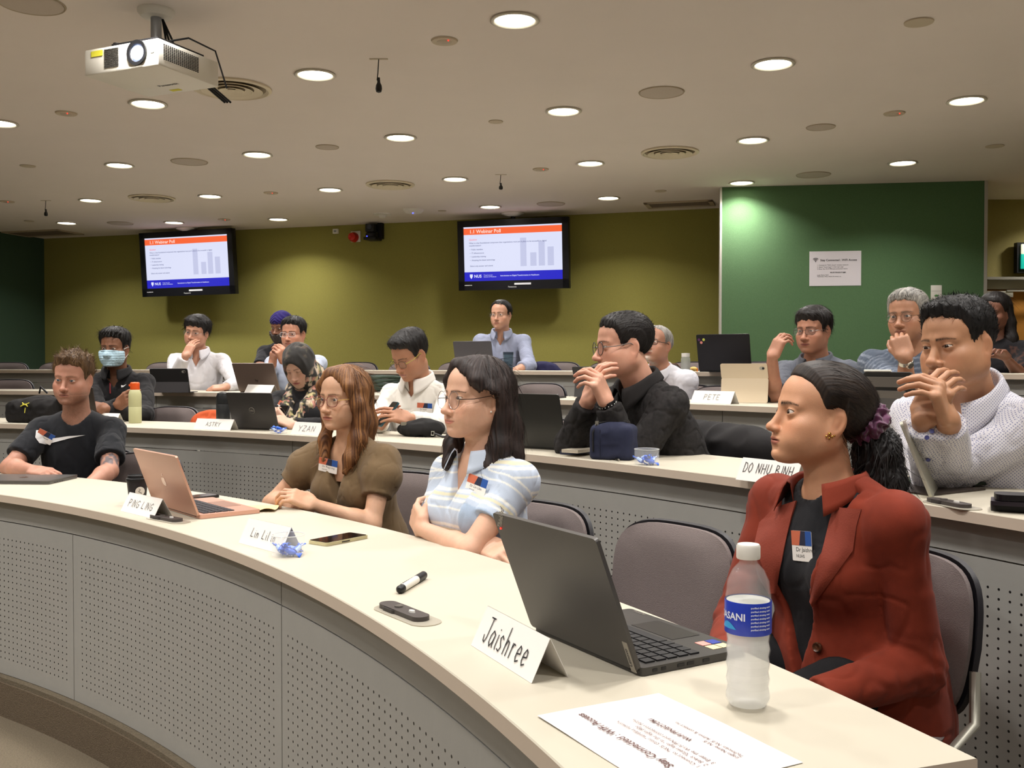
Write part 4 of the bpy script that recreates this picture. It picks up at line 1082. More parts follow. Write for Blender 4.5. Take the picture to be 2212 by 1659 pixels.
# --- man in a black T-shirt
b = person(dict(row=1, head=(158, 819, 4.75), a=24, ba=16, pitch=4, roll=-3, hs=1.02, res=.0034, seed=3, tattoo='L', skin=(182, 132, 111), hair=(104, 74, 46), lips=(150, 92, 80),
    beard=.42, beardc=(96, 74, 56), iris=(70, 84, 96), brows=.75, face=dict(jaw=1.04, nose=1.2, eye=.0036, brow=.9), nb=(-.055, 0, -.19), lean=.10, sd=.055, sw=.158,
    ER=(38, 995, 4.62), WR=(70, 1017, 4.45), EL=(232, 1020, 4.6), WL=(186, 1052, 4.40), handR=dict(to=(110, 1022, 4.40), pn=(0, -.3, 1)), handL=dict(to=(150, 1060, 4.36), pn=(0, -.3, 1))),
    'man with spiky brown hair and stubble in a black T-shirt')
garment(b, 't_shirt', (26, 28, 33), sleeve='mid', neck=.066, neckdrop=.004, fold=.006, res=.0065, sleeve_off=.016, off=.016)
hair(b, 'short', (82, 60, 40), t_top=.015, t_side=.006, t_front=.012, spike=.012, strand=1500, L=.026, wid=.002, lift=.010, flow='up', col2=(116, 90, 60))
decal(b, [[(78, 930), (76, 945), (84, 957), (98, 960), (120, 955), (150, 947), (184, 940), (150, 942), (120, 946), (104, 948), (98, 944), (98, 936), (90, 930)]], (226, 226, 226), 'swoosh_print')
badge_px(b, 97, 943, RAD(-32), .078, .052, ('Dr Daniel', 'NUHS'))
seat_chair(b, 1, 'grey chair under the man in the black T-shirt', .0)
# --- woman in a brown dress
b = person(dict(row=1, fem=1, head=(744, 861, 3.65), a=44, ba=40, pitch=2, hs=.96, res=.0030, seed=5, skin=(200, 157, 128), hair=(96, 62, 38), browc=(90, 64, 48), lips=(184, 112, 100),
    face=dict(fem=1, jaw=.98, nosew=1.0, nose=.7, eye=.0043, lip=1.1), nb=(-.035, 0, -.185), sw=.155, lean=.10, trousers=(28, 26, 28),
    EL=(803, 1132, 3.50), WL=(678, 1090, 3.46), ER=(616, 1062, 3.74), WR=(624, 1086, 3.58), handL=dict(to=(608, 1060, 3.44), pn=(-.2, -.5, .9), curl=(.5, .8, .4)), handR=dict(to=(652, 1092, 3.44), pn=(-.6, -.6, .3), curl=(.5, .7, .4))),
    'woman with long light brown hair and red glasses in an olive brown dress')
garment(b, 'dress', (110, 90, 64), sleeve='short', neck=.060, vneck=(.17, .062, 0), fold=.0035, res=.0055, puff=.078, sleeve_off=.014, off=.012, hem=-.10, fsc=22)
hair(b, 'long', (88, 54, 32), t_top=.013, t_side=.011, t_front=.008, strand=2600, L=.08, wid=.0020, lift=.003, flow='fall', col2=(150, 104, 62),
     jag=0, part=lambda P: .024*np.exp(-((P[:, 0]+.004)/.034)**2)*(P[:, 1] > .02),
     chains=[[((-0.02, .050, .098), .018), ((-0.07, .050, .050), .017), ((-0.083, .022, -.02), .022), ((-0.086, .0, -.08), .024)], [((0.02, .050, .098), .018), ((0.07, .050, .050), .017), ((0.083, .022, -.02), .022), ((0.086, .0, -.08), .024)], [((-.066, -.015, .03), .030), ((-.072, -.012, -.07), .034), ((-.076, .012, -.15), .032), ((-.064, .045, -.22), .026), ((-.050, .060, -.27), .012)],
             [((.070, -.015, .03), .026), ((.078, .0, -.07), .026), ((.080, .030, -.16), .022), ((.060, .055, -.23), .016)],
             [((0, -.075, .02), .055), ((0, -.085, -.10), .062), ((0, -.08, -.20), .05)]], facecut=[((0, .105, -.030), (.068, .082, .108))])
glasses(b, 'oval', (122, 58, 54), r=.0245, wire=.0012, col_t=(200, 160, 90), drop=.004)
badge_px(b, 709, 1006, RAD(-12), .075, .05, ('Dr Ping Ling', 'NUHS')); seat_chair(b, 1, 'grey chair under the woman in the brown dress', .06)
# --- woman in a striped knit top
def stripes(L, arm, C, V):
    t = np.where(arm > 0, .02+arm*.98, -L[:, 2]+.03); u = (t % .095)/.095; w = np.array(lin((232, 232, 226))); y = np.array(lin((214, 208, 180))); bl_ = np.array(lin((186, 198, 216)))
    C = np.repeat(bl_[None], len(L), 0)
    for a0, a1, c in ((.08, .17, w), (.22, .31, y), (.36, .44, w), (.62, .67, w)):
        m = np.clip(np.minimum(u-a0, a1-u)/.022+.5, 0, 1)[:, None]; C = C*(1-m)+c*m
    m = (arm > .135); C[m] = np.array(lin((166, 184, 208)))
    return C
b = person(dict(row=1, fem=1, head=(1030, 861, 2.92), a=57, ba=50, pitch=-2, hs=.99, res=.0026, seed=7, skin=(211, 166, 140), hair=(34, 24, 22), lips=(196, 120, 106), browc=(50, 36, 32),
    face=dict(fem=1, jaw=1.0, fat=.6, nose=.8, nosew=1.05, eye=.0040, lip=1.05), nb=(-.025, 0, -.185), sw=.155, sd=.05, lean=.0, trousers=(30, 30, 36),
    EL=(1002, 1175, 2.75), WL=(912, 1142, 2.88), ER=(918, 1130, 3.02), WR=(1046, 1178, 2.74), handL=dict(to=(897, 1114, 2.94), pn=(-.8, -.6, 0), curl=(.5, .6, .3)), handR=dict(to=(1085, 1196, 2.68), pn=(0, -.7, .7), curl=(.45, .6, .4))),
    'woman with shoulder-length black hair and round glasses in a pale striped top')
garment(b, 'knit_top', (176, 196, 220), sleeve='short', neck=.062, vneck=(.13, .040, 0), fold=.004, res=.0045, sleeve_off=.012, off=.012, hem=-.05, colfn=stripes, m=vmat('cloth_knit', .9, .2, bump=.4, bscale=900, sheen=.2))
collar(b, (196, 208, 226), r=.062, h=.014, leaf=.05, open_=30, tip=.02, name='knit_collar', drop=.02)
hair(b, 'long', (30, 21, 20), t_top=.013, t_side=.015, t_front=.008, strand=3200, L=.08, wid=.0015, lift=.002, flow='fall', col2=(52, 38, 34),
     jag=0, part=lambda P: .024*np.exp(-((P[:, 0]-.014)/.036)**2)*(P[:, 1] > .02),
     chains=[[((-.010, .050, .100), .017), ((-.066, .046, .052), .016), ((-.080, .012, .022), .020), ((-.080, -.03, -.01), .020)], [((0.04, .050, .098), .018), ((0.07, .050, .050), .017), ((0.083, .022, -.02), .022), ((0.086, .0, -.08), .024)], [((-.066, -.035, .03), .030), ((-.072, -.045, -.05), .030), ((-.075, -.035, -.14), .034), ((-.066, -.005, -.20), .030), ((-.05, .03, -.235), .018)],
             [((.068, -.010, .03), .026), ((.076, .0, -.06), .026), ((.078, .028, -.14), .026), ((.062, .055, -.20), .018)],
             [((0, -.07, .02), .055), ((-.01, -.085, -.09), .060), ((-.03, -.085, -.17), .055), ((-.05, -.07, -.23), .03)]], facecut=[((.004, .10, -.035), (.074, .086, .112)), ((-.085, .02, -.015), (.03, .036, .045))])
glasses(b, 'round', (150, 140, 138), r=.0255, wire=.0009, col_t=(40, 36, 38), metal=.8, drop=.006)
mb = MB().use(mat('pearl', (240, 236, 228), .2)).sphere((-.0775, .0, -.036), .0028, 10, b.HM); mbuild(mb, 'earring', b)
badge_px(b, 1032, 1050, RAD(-10), .075, .05, ('Dr Lin Lilin', 'NUHS')); seat_chair(b, 1, 'grey chair under the woman in the striped top', .05)
# --- woman in a red jacket
b = person(dict(row=1, fem=1, head=(1768, 901, 2.25), a=66, ba=46, pitch=-9, roll=0, hs=.99, res=.0021, seed=9, skin=(208, 154, 120), hair=(30, 24, 22), lips=(170, 98, 84), browc=(34, 24, 20),
    face=dict(fem=1, jaw=1.0, fat=1.0, nose=.3, nosew=.95, eye=.0052, lip=1.35, brow=1.35), brows=1.0, lash=1.0, nb=(-.03, .014, -.180), sw=.182, sd=.036, lean=.06, trousers=(22, 22, 24),
    EL=(2005, 1432, 2.12), WL=(1752, 1515, 2.00), ER=(1592, 1345, 2.36), WR=(1566, 1440, 2.12), handL=dict(curl=(.5, .6, .3)), handR=dict(curl=(.5, .6, .3))),
    'woman with a dark ponytail in a rust red jacket over black')
garment(b, 'black_top', (24, 24, 28), off=.010, sleeve='none', neck=.058, fold=.004, hem=-.05, res=.006)
redm = vmat('cloth_suede', .8, .2, bump=.2, bscale=900, sheen=.05)
def suede(L, arm, C, V): return C*(1+.12*vnoise(V, 26, 4)+.06*vnoise(V, 90, 6))[:, None]
garment(b, 'jacket', (122, 46, 28), off=.026, sleeve='long', neck=.080, vneck=(.40, .105, 0), fold=.0050, hem=-.25, res=.0055, sleeve_off=.017, m=redm, flare=.16, colfn=suede, fsc=12, ncx=-.0, ncf=.02)
def lapel(b, sg, pts, thick=.004, name='lapel', eps=.007):
    mb = MB().use(mat('suede_lapel', (126, 48, 29), .8, noise=.10, nscale=60, bump=.2, bscale=300, sheen=.05)); n = 10
    nu, nv = 24, 6; D = np.zeros((nv+1, nu+1)); PX = {}
    for j in range(nv+1):
        for i_ in range(nu+1):
            i = i_/nu*(len(pts)-1); k = min(int(i), len(pts)-2); t = i-k; a = [pts[k][q]+(pts[k+1][q]-pts[k][q])*t for q in range(4)]; v = j/nv
            px, py = a[0]+(a[2]-a[0])*v, a[1]+(a[3]-a[1])*v; h = hit(b, px, py, 0); PX[i_, j] = (px, py); D[j, i_] = (h[0]-CAM).length if h else 2.4
    lo_ = D.copy()
    for _ in range(14):
        E_ = np.pad(D, 1, mode='edge'); D = np.minimum((E_[:-2, 1:-1]+E_[2:, 1:-1]+E_[1:-1, :-2]+E_[1:-1, 2:]+D)/5, lo_+.004)
    def fn(u, v):
        i_, j = int(round(u*nu)), int(round(v*nv)); return CAM+ray(*PX[i_, j]).normalized()*(D[j, i_]-eps-.006*math.sin(v*math.pi))
    mb.grid(fn, 24, 6, thick=thick); return mbuild(mb, name, b)
# lapels: inner edge to outer edge, from the collar to the button
lapel(b, 1, [(1800, 1095, 1860, 1100), (1790, 1130, 1850, 1135), (1778, 1180, 1842, 1190), (1762, 1240, 1790, 1262), (1748, 1300, 1754, 1312)])
lapel(b, -1, [(1722, 1082, 1672, 1100), (1712, 1115, 1642, 1130), (1700, 1160, 1632, 1175), (1690, 1210, 1650, 1228), (1672, 1280, 1664, 1284)])
collar(b, (124, 47, 28), r=.072, h=.022, leaf=.050, open_=40, tip=.022, m=redm, name='jacket_collar', drop=.02, spread=1.6)
h_ = hit(b, 1768, 1398, .004)
if h_:
    mb = MB().use(mat('button_horn', (70, 40, 24), .15, 0, coat=1)); M_ = frame(h_[0], h_[1].orthogonal().normalized(), h_[1].cross(h_[1].orthogonal().normalized()), h_[1]); mb.lathe([(.0001, .004), (.005, .0035), (.009, .006), (.0115, .003), (.011, -.002)], 20, M_); mbuild(mb, 'button', b)
hair(b, 'pulled', (30, 23, 20), t_top=.014, t_side=.009, t_front=.006, strand=3000, L=.05, wid=.0013, lift=.0015, flow='back', col2=(50, 38, 30), wave=.0006, jag=0,
     chains=[[((0, -.085, .045), .045), ((0, -.105, .015), .030)]])
pt = NM()
def pony(P):
    d = s_cap(P, (0, -.125, -.005), (-.0, -.150, -.05), .026, .046)
    for a, r0, c, r1 in (((0, -.150, -.05), .046, (-.005, -.165, -.12), .052), ((-.005, -.165, -.12), .052, (-.02, -.19, -.19), .044), ((-.02, -.19, -.19), .044, (-.05, -.225, -.235), .016)): d = smin(d, s_cap(P, a, c, r0, r1), .02)
    return d
V, Q = nets(pony, (-.15, -.30, -.30), (.11, -.08, .05), .0035); N = vnormals(V, Q); ph = np.arctan2(V[:, 0], V[:, 1]+.16); q = np.stack([ph*6+vnoise(V, 14, 3)*2.2, V[:, 2]*16, V[:, 1]*8], 1); n1 = vnoise(q*2, 1, 3); V = V+N*(.009*n1+.004*vnoise(q*5, 1, 5))[:, None]
C = np.repeat(np.array(lin((22, 18, 18)))[None], len(V), 0)*(1+.4*n1)[:, None]; pt.add(xf(b.HM, V), Q, C, HAIRM())
F = np.repeat(np.array([[0, -.35, -1.]]), len(V), 0)+.5*np.stack([vnoise(V, 20, 11), vnoise(V, 20, 12), 0*V[:, 0]], 1); p2 = NM(); strands(p2, V, vnormals(V, Q), F, 1500, .06, .0016, .007, C, HAIRM(), b.rng, R=.25, avoid=0); pt.add(xf(b.HM, p2.V[0]), p2.Q[0], p2.C[0], HAIRM()); attach(pt, 'ponytail', b)
sc = NM()
def scr(P):
    q = P-A3((0, -.118, .002)); ax = A3((0, -.80, -.60)); h = q @ ax; rr = np.sqrt(np.maximum((q*q).sum(1)-h*h, 1e-9)); return np.sqrt((rr-.030)**2+h*h)-.020
V, Q = nets(scr, (-.07, -.18, -.07), (.07, -.05, .07), .0028); N = vnormals(V, Q); V = V+N*(.010*(1-np.abs(vnoise(V, 75, 3))*2)+.003*vnoise(V, 160, 4))[:, None]
sc.add(xf(b.HM, V), Q, np.repeat(np.array(lin((92, 26, 74)))[None], len(V), 0)*(1+.25*vnoise(V, 90, 2))[:, None], vmat('cloth_velvet', .55, .4, sheen=.6)); attach(sc, 'scrunchie', b)
mb = MB().use(mat('gold', (214, 170, 90), .25, 1)); 
for x, y, z, r in ((-.0785, .004, -.034, .0042), (-.0785, -.003, -.039, .003), (-.0785, .010, -.040, .003), (-.0785, .003, -.043, .003), (-.0785, -.008, -.036, .0025)): mb.sphere((x, y, z), r, 10, b.HM)
mbuild(mb, 'earring', b)
badge_px(b, 1738, 1180, RAD(6), .062, .066, ('Dr Jaishree', 'NUHS')); seat_chair(b, 1, 'grey chair under the woman in the red jacket', -.03)
# --- man in a face mask
b = person(dict(row=2, head=(248, 753, 6.45), a=26, ba=16, pitch=2, hs=1.02, res=.0042, seed=11, skin=(138, 95, 72), hair=BLK, browc=(20, 16, 14), face=dict(eye=.0036, brow=1.2), nb=(-.05, 0, -.172), lean=.06,
    EL=(318, 905, 6.25), WL=(226, 884, 6.02), ER=(205, 905, 6.30), WR=(255, 875, 6.05), handL=dict(to=(196, 878, 6.05), pn=(-.3, -.6, .7)), handR=dict(to=(278, 858, 6.0), pn=(.2, -.8, .3), curl=(.2, .3, .2))),
    'man in a blue face mask and black zip jacket')
garment(b, 'zip_jacket', (26, 25, 27), off=.016, sleeve='long', neck=.068, fold=.007, res=.008, vneck=(.07, .03, 0))
collar(b, (24, 23, 25), r=.068, h=.035, leaf=.045, open_=16, tip=.03)
hair(b, 'short', (20, 17, 16), t_top=.026, t_side=.006, t_front=.020, strand=900, L=.05, wid=.0028, lift=.010, flow='crown')
def maskfn(P):
    d = head_core(P, b.p); d = np.abs(d-.0065)-.0020; d = smax(d, P[:, 2]+.004+.35*np.clip(np.abs(P[:, 0])-.01, 0, 1)*.4, .003); d = smax(d, -.112-P[:, 2], .003); d = smax(d, .022-P[:, 1]+np.abs(P[:, 2]+.06)*.15, .004); return d
V, Q = nets(maskfn, (-.09, .0, -.13), (.09, .15, .03), .0034); N = vnormals(V, Q); V = V+N*(.0007*np.sin(V[:, 2]*420))[:, None]
nm = NM(); nm.add(xf(b.HM, V), Q, lin((186, 216, 232)), vmat('mask_paper', .8, .2)); attach(nm, 'face_mask', b)
mb = MB().use(mat('mask_loop', (236, 240, 240), .7))
for sg in (-1, 1): mb.tube([(sg*.062, .040, -.012), (sg*.075, .0, .004), (sg*.080, -.022, .010)], .0016, 6, b.HM); mb.tube([(sg*.056, .038, -.092), (sg*.072, .005, -.055), (sg*.078, -.018, -.035)], .0016, 6, b.HM)
mbuild(mb, 'ear_loop', b)
decal(b, [[(261, 832), (262, 837), (267, 836), (273, 830), (267, 833)]], (226, 226, 226), 'swoosh_print')
decal(b, [[(236, 822), (239, 822), (240, 850), (237, 850)]], (120, 28, 34), 'zip')
seat_chair(b, 2, 'grey chair under the masked man')
# --- woman in a headscarf
b = person(dict(row=2, fem=1, closed=1, head=(646, 789, 5.70), a=26, ba=24, pitch=30, roll=4, hs=.97, res=.0040, seed=13, skin=(208, 167, 145), hair=BLK, browc=(84, 58, 50), lips=(176, 84, 92), face=dict(fem=1, eye=.0012, fat=.4), nb=(-.085, 0, -.165), sw=.16, lean=-.02,
    EL=(742, 905, 5.62), WL=(632, 918, 5.38), ER=(592, 885, 5.70), WR=(612, 915, 5.40), handL=dict(to=(598, 905, 5.35), pn=(-.2, -.6, .8), curl=(.5, .7, .4)), handR=dict(to=(600, 900, 5.42), pn=(-.6, -.6, .4), curl=(.6, .8, .4))),
    'woman in a dark floral headscarf looking down')
garment(b, 'long_sleeve_top', (25, 24, 27), off=.014, sleeve='long', neck=.050, fold=.006, res=.008)
def floral(V, amt):
    C = np.repeat(np.array(lin((52, 51, 50)))[None], len(V), 0); n = vnoise(V, 46, 3); n2 = vnoise(V, 60, 7); n3 = vnoise(V, 52, 9)
    for n_, t_, c in ((n, .10, (206, 188, 166)), (n2, .34, (196, 140, 124)), (n3, .42, (104, 108, 78)), (vnoise(V, 70, 12), .48, (204, 190, 140))):
        w = np.clip((n_-t_)*9, 0, 1)[:, None]*amt[:, None]; C = C*(1-w)+np.array(lin(c))*w
    return C
def scarf(P):
    d = smin(s_ell(P, (0, -.014, .034), (.090, .114, .094)), s_ell(P, (0, .01, -.045), (.080, .082, .085)), .04)
    d = smin(d, s_cap(P, (0, -.02, -.09), (0, -.05, -.17), .080, .085), .04)
    d = smin(d, s_cap(P, (0, -.075, -.02), (-.02, -.13, -.13), .05, .05), .04)
    d = smax(d, -s_ell(P, (0, .115, -.022), (.055, .085, .088)), .012); return d
V, Q = nets(scarf, (-.13, -.21, -.28), (.13, .12, .16), .005); N = vnormals(V, Q); V2 = V+N*(.006*(1-np.abs(vnoise(V*np.array([1, 1, .5]), 24, 4))*2)*np.clip(.06-V[:, 2], .1, .12)/.12)[:, None]
nm = NM(); amt = np.clip((-V[:, 2]+.0-V[:, 1]*.4)/.05, .0, 1)*.95+.25*np.clip(vnoise(V, 20, 5), 0, 1); nm.add(xf(b.HM, V2), Q, floral(V, np.clip(amt, 0, 1)), CL())
Ni = b.HM.inverted()
def drape(P):
    d = None
    for sx in (-1, 1):
        for a, c, r0, r1 in ((chest(b, sx*.07, .02, .0), chest(b, sx*.06, -.08, .10), .045, .038), (chest(b, sx*.06, -.08, .10), chest(b, .02*sx, -.18, .13), .038, .032)):
            e = s_cap(P, A3(a), A3(c), r0, r1); d = e if d is None else smin(d, e, .03)
    return smin(d, s_cap(P, A3(chest(b, .02, -.18, .13)), A3(chest(b, -.02, -.27, .14)), .034, .010), .03)
lo, hi = bbox([chest(b, 0, -.15, .1)], .24); V, Q = nets(drape, lo, hi, .006); N = vnormals(V, Q); V2 = V+N*(.006*(1-np.abs(vnoise(V, 22, 4))*2))[:, None]; nm.add(V2, Q, floral(V, np.ones(len(V))), CL()); attach(nm, 'headscarf', b)
badge_px(b, 612, 880, RAD(-25), .075, .055, ('Astry',)); seat_chair(b, 2, 'grey chair under the woman in the headscarf')
# --- man in a white shirt with a phone
b = person(dict(row=2, head=(886, 767, 5.30), a=46, ba=30, pitch=27, roll=0, hs=1.03, res=.0038, seed=15, skin=(182, 132, 104), hair=BLK, face=dict(eye=.0016, nose=1.3, jaw=.96), nb=(-.095, 0, -.165), lean=.04, closed=1,
    EL=(955, 905, 5.15), WL=(884, 905, 4.92), ER=(822, 900, 5.30), WR=(822, 915, 5.02), handL=dict(to=(842, 893, 4.86), pn=(.0, -.8, .6), curl=(.3, .5, .3)), handR=dict(to=(838, 895, 4.92), pn=(-.7, -.5, .2), curl=(.3, .5, .3))),
    'man in a white button-down shirt looking down at his phone')
garment(b, 'shirt', (232, 228, 220), off=.016, sleeve='long', neck=.066, vneck=(.05, .03, 0), fold=.006, res=.007)
collar(b, (236, 232, 226), r=.066, h=.045, leaf=.052, open_=14, tip=.03)
hair(b, 'short', (24, 20, 19), t_top=.022, t_side=.007, t_front=.016, strand=1200, L=.035, wid=.0020, lift=.002, flow='fall')
glasses(b, 'oval', (60, 56, 40), r=.023, wire=.0011, col_t=(190, 186, 70), drop=.006)
badge_px(b, 918, 882, RAD(-3), .085, .055, ('Dr Izzan', 'Hospital')); seat_chair(b, 2, 'grey chair under the man in the white shirt')
# --- man in a dark denim shirt
b = person(dict(row=2, head=(1347, 748, 3.92), a=70, ba=58, pitch=3, hs=1.08, res=.0028, seed=17, skin=(212, 160, 136), hair=BLK, lips=(166, 96, 88), face=dict(fat=.8, jaw=1.02, eye=.0036, nose=.9, nosew=1.1), nb=(-.085, 0, -.165), sw=.185, sd=.045, lean=.20, fat=.5,
    EL=(1392, 955, 3.76), WL=(1310, 868, 3.70), ER=(1242, 940, 3.90), WR=(1270, 866, 3.78), handL=dict(to=(1284, 808, 3.66), pn=(.75, -.6, .3), curl=((.75, .7, .4), (.85, .7, .4), (.95, .7, .4), (1.0, .7, .4)), thumb=(.3, .9, -.3)),
    handR=dict(to=(1288, 812, 3.74), pn=(-.8, -.4, .2), curl=(.5, .6, .3), thumb=(.3, .9, -.3))), 'man in a dark denim shirt with hands clasped under his chin')
def denim(L, arm, C, V): return C*(1+.30*vnoise(V, 60, 3)+.25*vnoise(V, 190, 4))[:, None]
dm = vmat('cloth_denim', .9, .2, bump=.5, bscale=900)
garment(b, 'denim_shirt', (44, 42, 42), off=.018, sleeve='long', neck=.070, fold=.0085, res=.0055, sleeve_off=.014, colfn=denim, m=dm, vneck=(.08, .03, 0))
collar(b, (46, 44, 44), r=.070, h=.040, leaf=.055, open_=18, tip=.035, m=dm)
hair(b, 'short', (26, 22, 21), t_top=.012, t_side=.004, t_front=.007, strand=1800, L=.020, wid=.0020, lift=.003, flow='fwd', wave=.0016)
glasses(b, 'round', (36, 32, 32), r=.0235, wire=.0014, col_t=(120, 112, 108), drop=.004)
mb = MB().use(mat('watch_black', (20, 20, 22), .3)); wd = (b.WL-b.EL).normalized(); wp = b.EL+(b.WL-b.EL)*.95; M_ = frame(wp, wd.orthogonal().normalized(), wd.cross(wd.orthogonal().normalized()), wd)
mb.lathe([(.0305, -.013), (.0335, -.012), (.0335, .012), (.0305, .013)], 28, M_, cap=False); mb.use(mat('watch_dot', (230, 230, 226), .3))
for i in range(16): a = 2*math.pi*i/16; mb.sphere((.034*math.cos(a), .034*math.sin(a), 0), .0022, 6, M_)
mbuild(mb, 'watch', b); DCH = seat_chair(b, 2, 'grey chair under the man in dark denim')
# --- man in a dotted shirt
def dots(L, arm, C, V): return C
def dotted_mat():
    m = vmat('cloth_dotted', .85, .25, bump=.15, bscale=900); nt = m.node_tree; bs = nt.nodes['Principled BSDF']; at = [n for n in nt.nodes if n.type == 'ATTRIBUTE'][0]
    tc = nt.nodes.new('ShaderNodeTexCoord'); v = nt.nodes.new('ShaderNodeTexVoronoi'); v.voronoi_dimensions = '2D'; v.inputs['Scale'].default_value = 150; v.inputs['Randomness'].default_value = 0; sx_ = nt.nodes.new('ShaderNodeSeparateXYZ'); sn_ = nt.nodes.new('ShaderNodeSeparateXYZ'); cx_ = nt.nodes.new('ShaderNodeCombineXYZ'); nt.links.new(tc.outputs['Object'], sx_.inputs[0]); nt.links.new(tc.outputs['Normal'], sn_.inputs[0])
    def mth(op, *a):
        q = nt.nodes.new('ShaderNodeMath'); q.operation = op
        for i, x in enumerate(a):
            if hasattr(x, 'is_output'): nt.links.new(x, q.inputs[i])
            else: q.inputs[i].default_value = x
        return q.outputs[0]
    X, Y, Z = sx_.outputs[0], sx_.outputs[1], sx_.outputs[2]; g1 = mth('GREATER_THAN', mth('ABSOLUTE', sn_.outputs[0]), mth('ABSOLUTE', sn_.outputs[1])); g2 = mth('GREATER_THAN', mth('ABSOLUTE', sn_.outputs[2]), .72)
    U = mth('MULTIPLY_ADD', g1, mth('SUBTRACT', Y, X), X); U = mth('MULTIPLY_ADD', g2, mth('SUBTRACT', X, U), U); Vv = mth('MULTIPLY_ADD', g2, mth('SUBTRACT', Y, Z), Z); nt.links.new(U, cx_.inputs[0]); nt.links.new(Vv, cx_.inputs[1]); mp_ = nt.nodes.new('ShaderNodeMapping'); mp_.inputs['Rotation'].default_value = (0, 0, .78); nt.links.new(cx_.outputs[0], mp_.inputs[0]); nt.links.new(mp_.outputs[0], v.inputs['Vector'])
    lt = nt.nodes.new('ShaderNodeMath'); lt.operation = 'LESS_THAN'; lt.inputs[1].default_value = .25; nt.links.new(v.outputs['Distance'], lt.inputs[0])
    mx = nt.nodes.new('ShaderNodeMix'); mx.data_type = 'RGBA'; nt.links.new(lt.outputs[0], mx.inputs['Factor']); nt.links.new(at.outputs['Color'], mx.inputs['A']); mx.inputs['B'].default_value = lin((136, 140, 172))+(1,); nt.links.new(mx.outputs['Result'], bs.inputs['Base Color']); return m
b = person(dict(row=2, head=(2068, 746, 2.86), a=36, ba=30, pitch=4, roll=3, hs=1.09, res=.0024, seed=19, skin=(182, 134, 102), hair=BLK, lips=(160, 96, 80), face=dict(fat=1.0, jaw=1.04, eye=.0037, nosew=1.2, nose=.8, brow=1.05), nb=(-.095, -.01, -.155), sw=.19, sd=.05, lean=.20, fat=.7,
    EL=(2172, 1000, 2.92), WL=(2049, 908, 2.62), ER=(2004, 990, 2.98), WR=(1994, 905, 2.66),
    handL=dict(fd=(-.40, -.25, .85), pn=(.72, -.62, .25), curl=((.95, .55, .25), (.95, .55, .25), (1.0, .55, .25), (1.0, .5, .2)), thumb=(.35, .9, -.3), spread=.06),
    handR=dict(fd=(.30, -.30, .85), pn=(-.60, -.72, .3), curl=((.85, .55, .25), (.9, .55, .25), (.95, .55, .25), (1.0, .5, .2)), thumb=(.35, .9, -.3), spread=.06)), 'man with short black hair in a white dotted shirt, fingers interlaced')
DM = dotted_mat()
garment(b, 'dotted_shirt', (214, 212, 218), off=.018, sleeve='long', neck=.074, fold=.007, res=.0052, sleeve_off=.013, m=DM, vneck=(.09, .035, 0))
collar(b, (216, 214, 220), r=.074, h=.042, leaf=.055, open_=18, tip=.035, m=DM)
hair(b, 'short', (20, 18, 18), t_top=.016, t_side=.004, t_front=.014, strand=2600, L=.013, wid=.0018, lift=.004, flow='up', dz=.004)
btn = mat('button_blue', (84, 88, 150), .4)
for px, py in ((2087, 889), (2014, 932), (2002, 945), (2005, 992)):
    h_ = hit(b, px, py, .001)
    if h_: mb = MB().use(btn); o_ = h_[1].orthogonal().normalized(); mb.lathe([(.0001, .0025), (.004, .002), (.006, .003), (.0062, 0)], 14, frame(h_[0], o_, h_[1].cross(o_), h_[1])); mbuild(mb, 'button', b)
seat_chair(b, 2, 'grey chair under the man in the dotted shirt')
# --- grey-haired man, hand at his chin
def hatch(L, arm, C, V):
    t = np.where(arm > 0, arm, L[:, 2]); u = np.sin(t*260+1.5*vnoise(V, 18, 3))*.5+.5; w = (u > .72)[:, None]*np.clip(.6+.6*vnoise(V*np.array([.25, .25, 1]), 90, 5), 0, 1)[:, None]; return C*(1-w)+np.array(lin((132, 140, 154)))*w
b = person(dict(row=3, head=(1961, 684, 4.75), a=22, ba=16, pitch=2, roll=2, hs=1.05, res=.0036, seed=21, skin=(173, 126, 99), hair=(120, 118, 114), browc=(90, 84, 80), lips=(150, 92, 80), face=dict(eye=.0036, nose=1.1, nosew=1.15, brow=.9), nb=(-.06, 0, -.172), sw=.185, lean=.10, fat=.5,
    ER=(1978, 862, 4.52), WR=(1956, 772, 4.48), EL=(2075, 870, 4.60), WL=(2010, 875, 4.42), handR=dict(to=(1940, 722, 4.52), pn=(-.5, -.8, .2), curl=((.9, .9, .4), (.9, 1.0, .5), (.9, 1.1, .5), (.9, 1.1, .5)), thumb=(.5, .8, -.3))), 'grey-haired man in a blue-grey patterned shirt, hand at his chin')
garment(b, 'patterned_shirt', (84, 94, 110), off=.016, sleeve='half', neck=.066, fold=.006, res=.0055, colfn=hatch, sleeve_off=.016)
hair(b, 'short', (120, 118, 114), t_top=.016, t_side=.007, t_front=.012, strand=1200, L=.025, wid=.0022, lift=.003, flow='fwd', col2=(172, 168, 160))
glasses(b, 'round', (112, 96, 80), r=.0225, wire=.0009, metal=.8, drop=.003)
wd = (b.WR-b.ER).normalized(); wp = b.ER+(b.WR-b.ER)*.9; x_ = Vector((0, -1, .2)); x_ = (x_-wd*x_.dot(wd)).normalized(); M_ = frame(wp, x_, wd.cross(x_), wd)
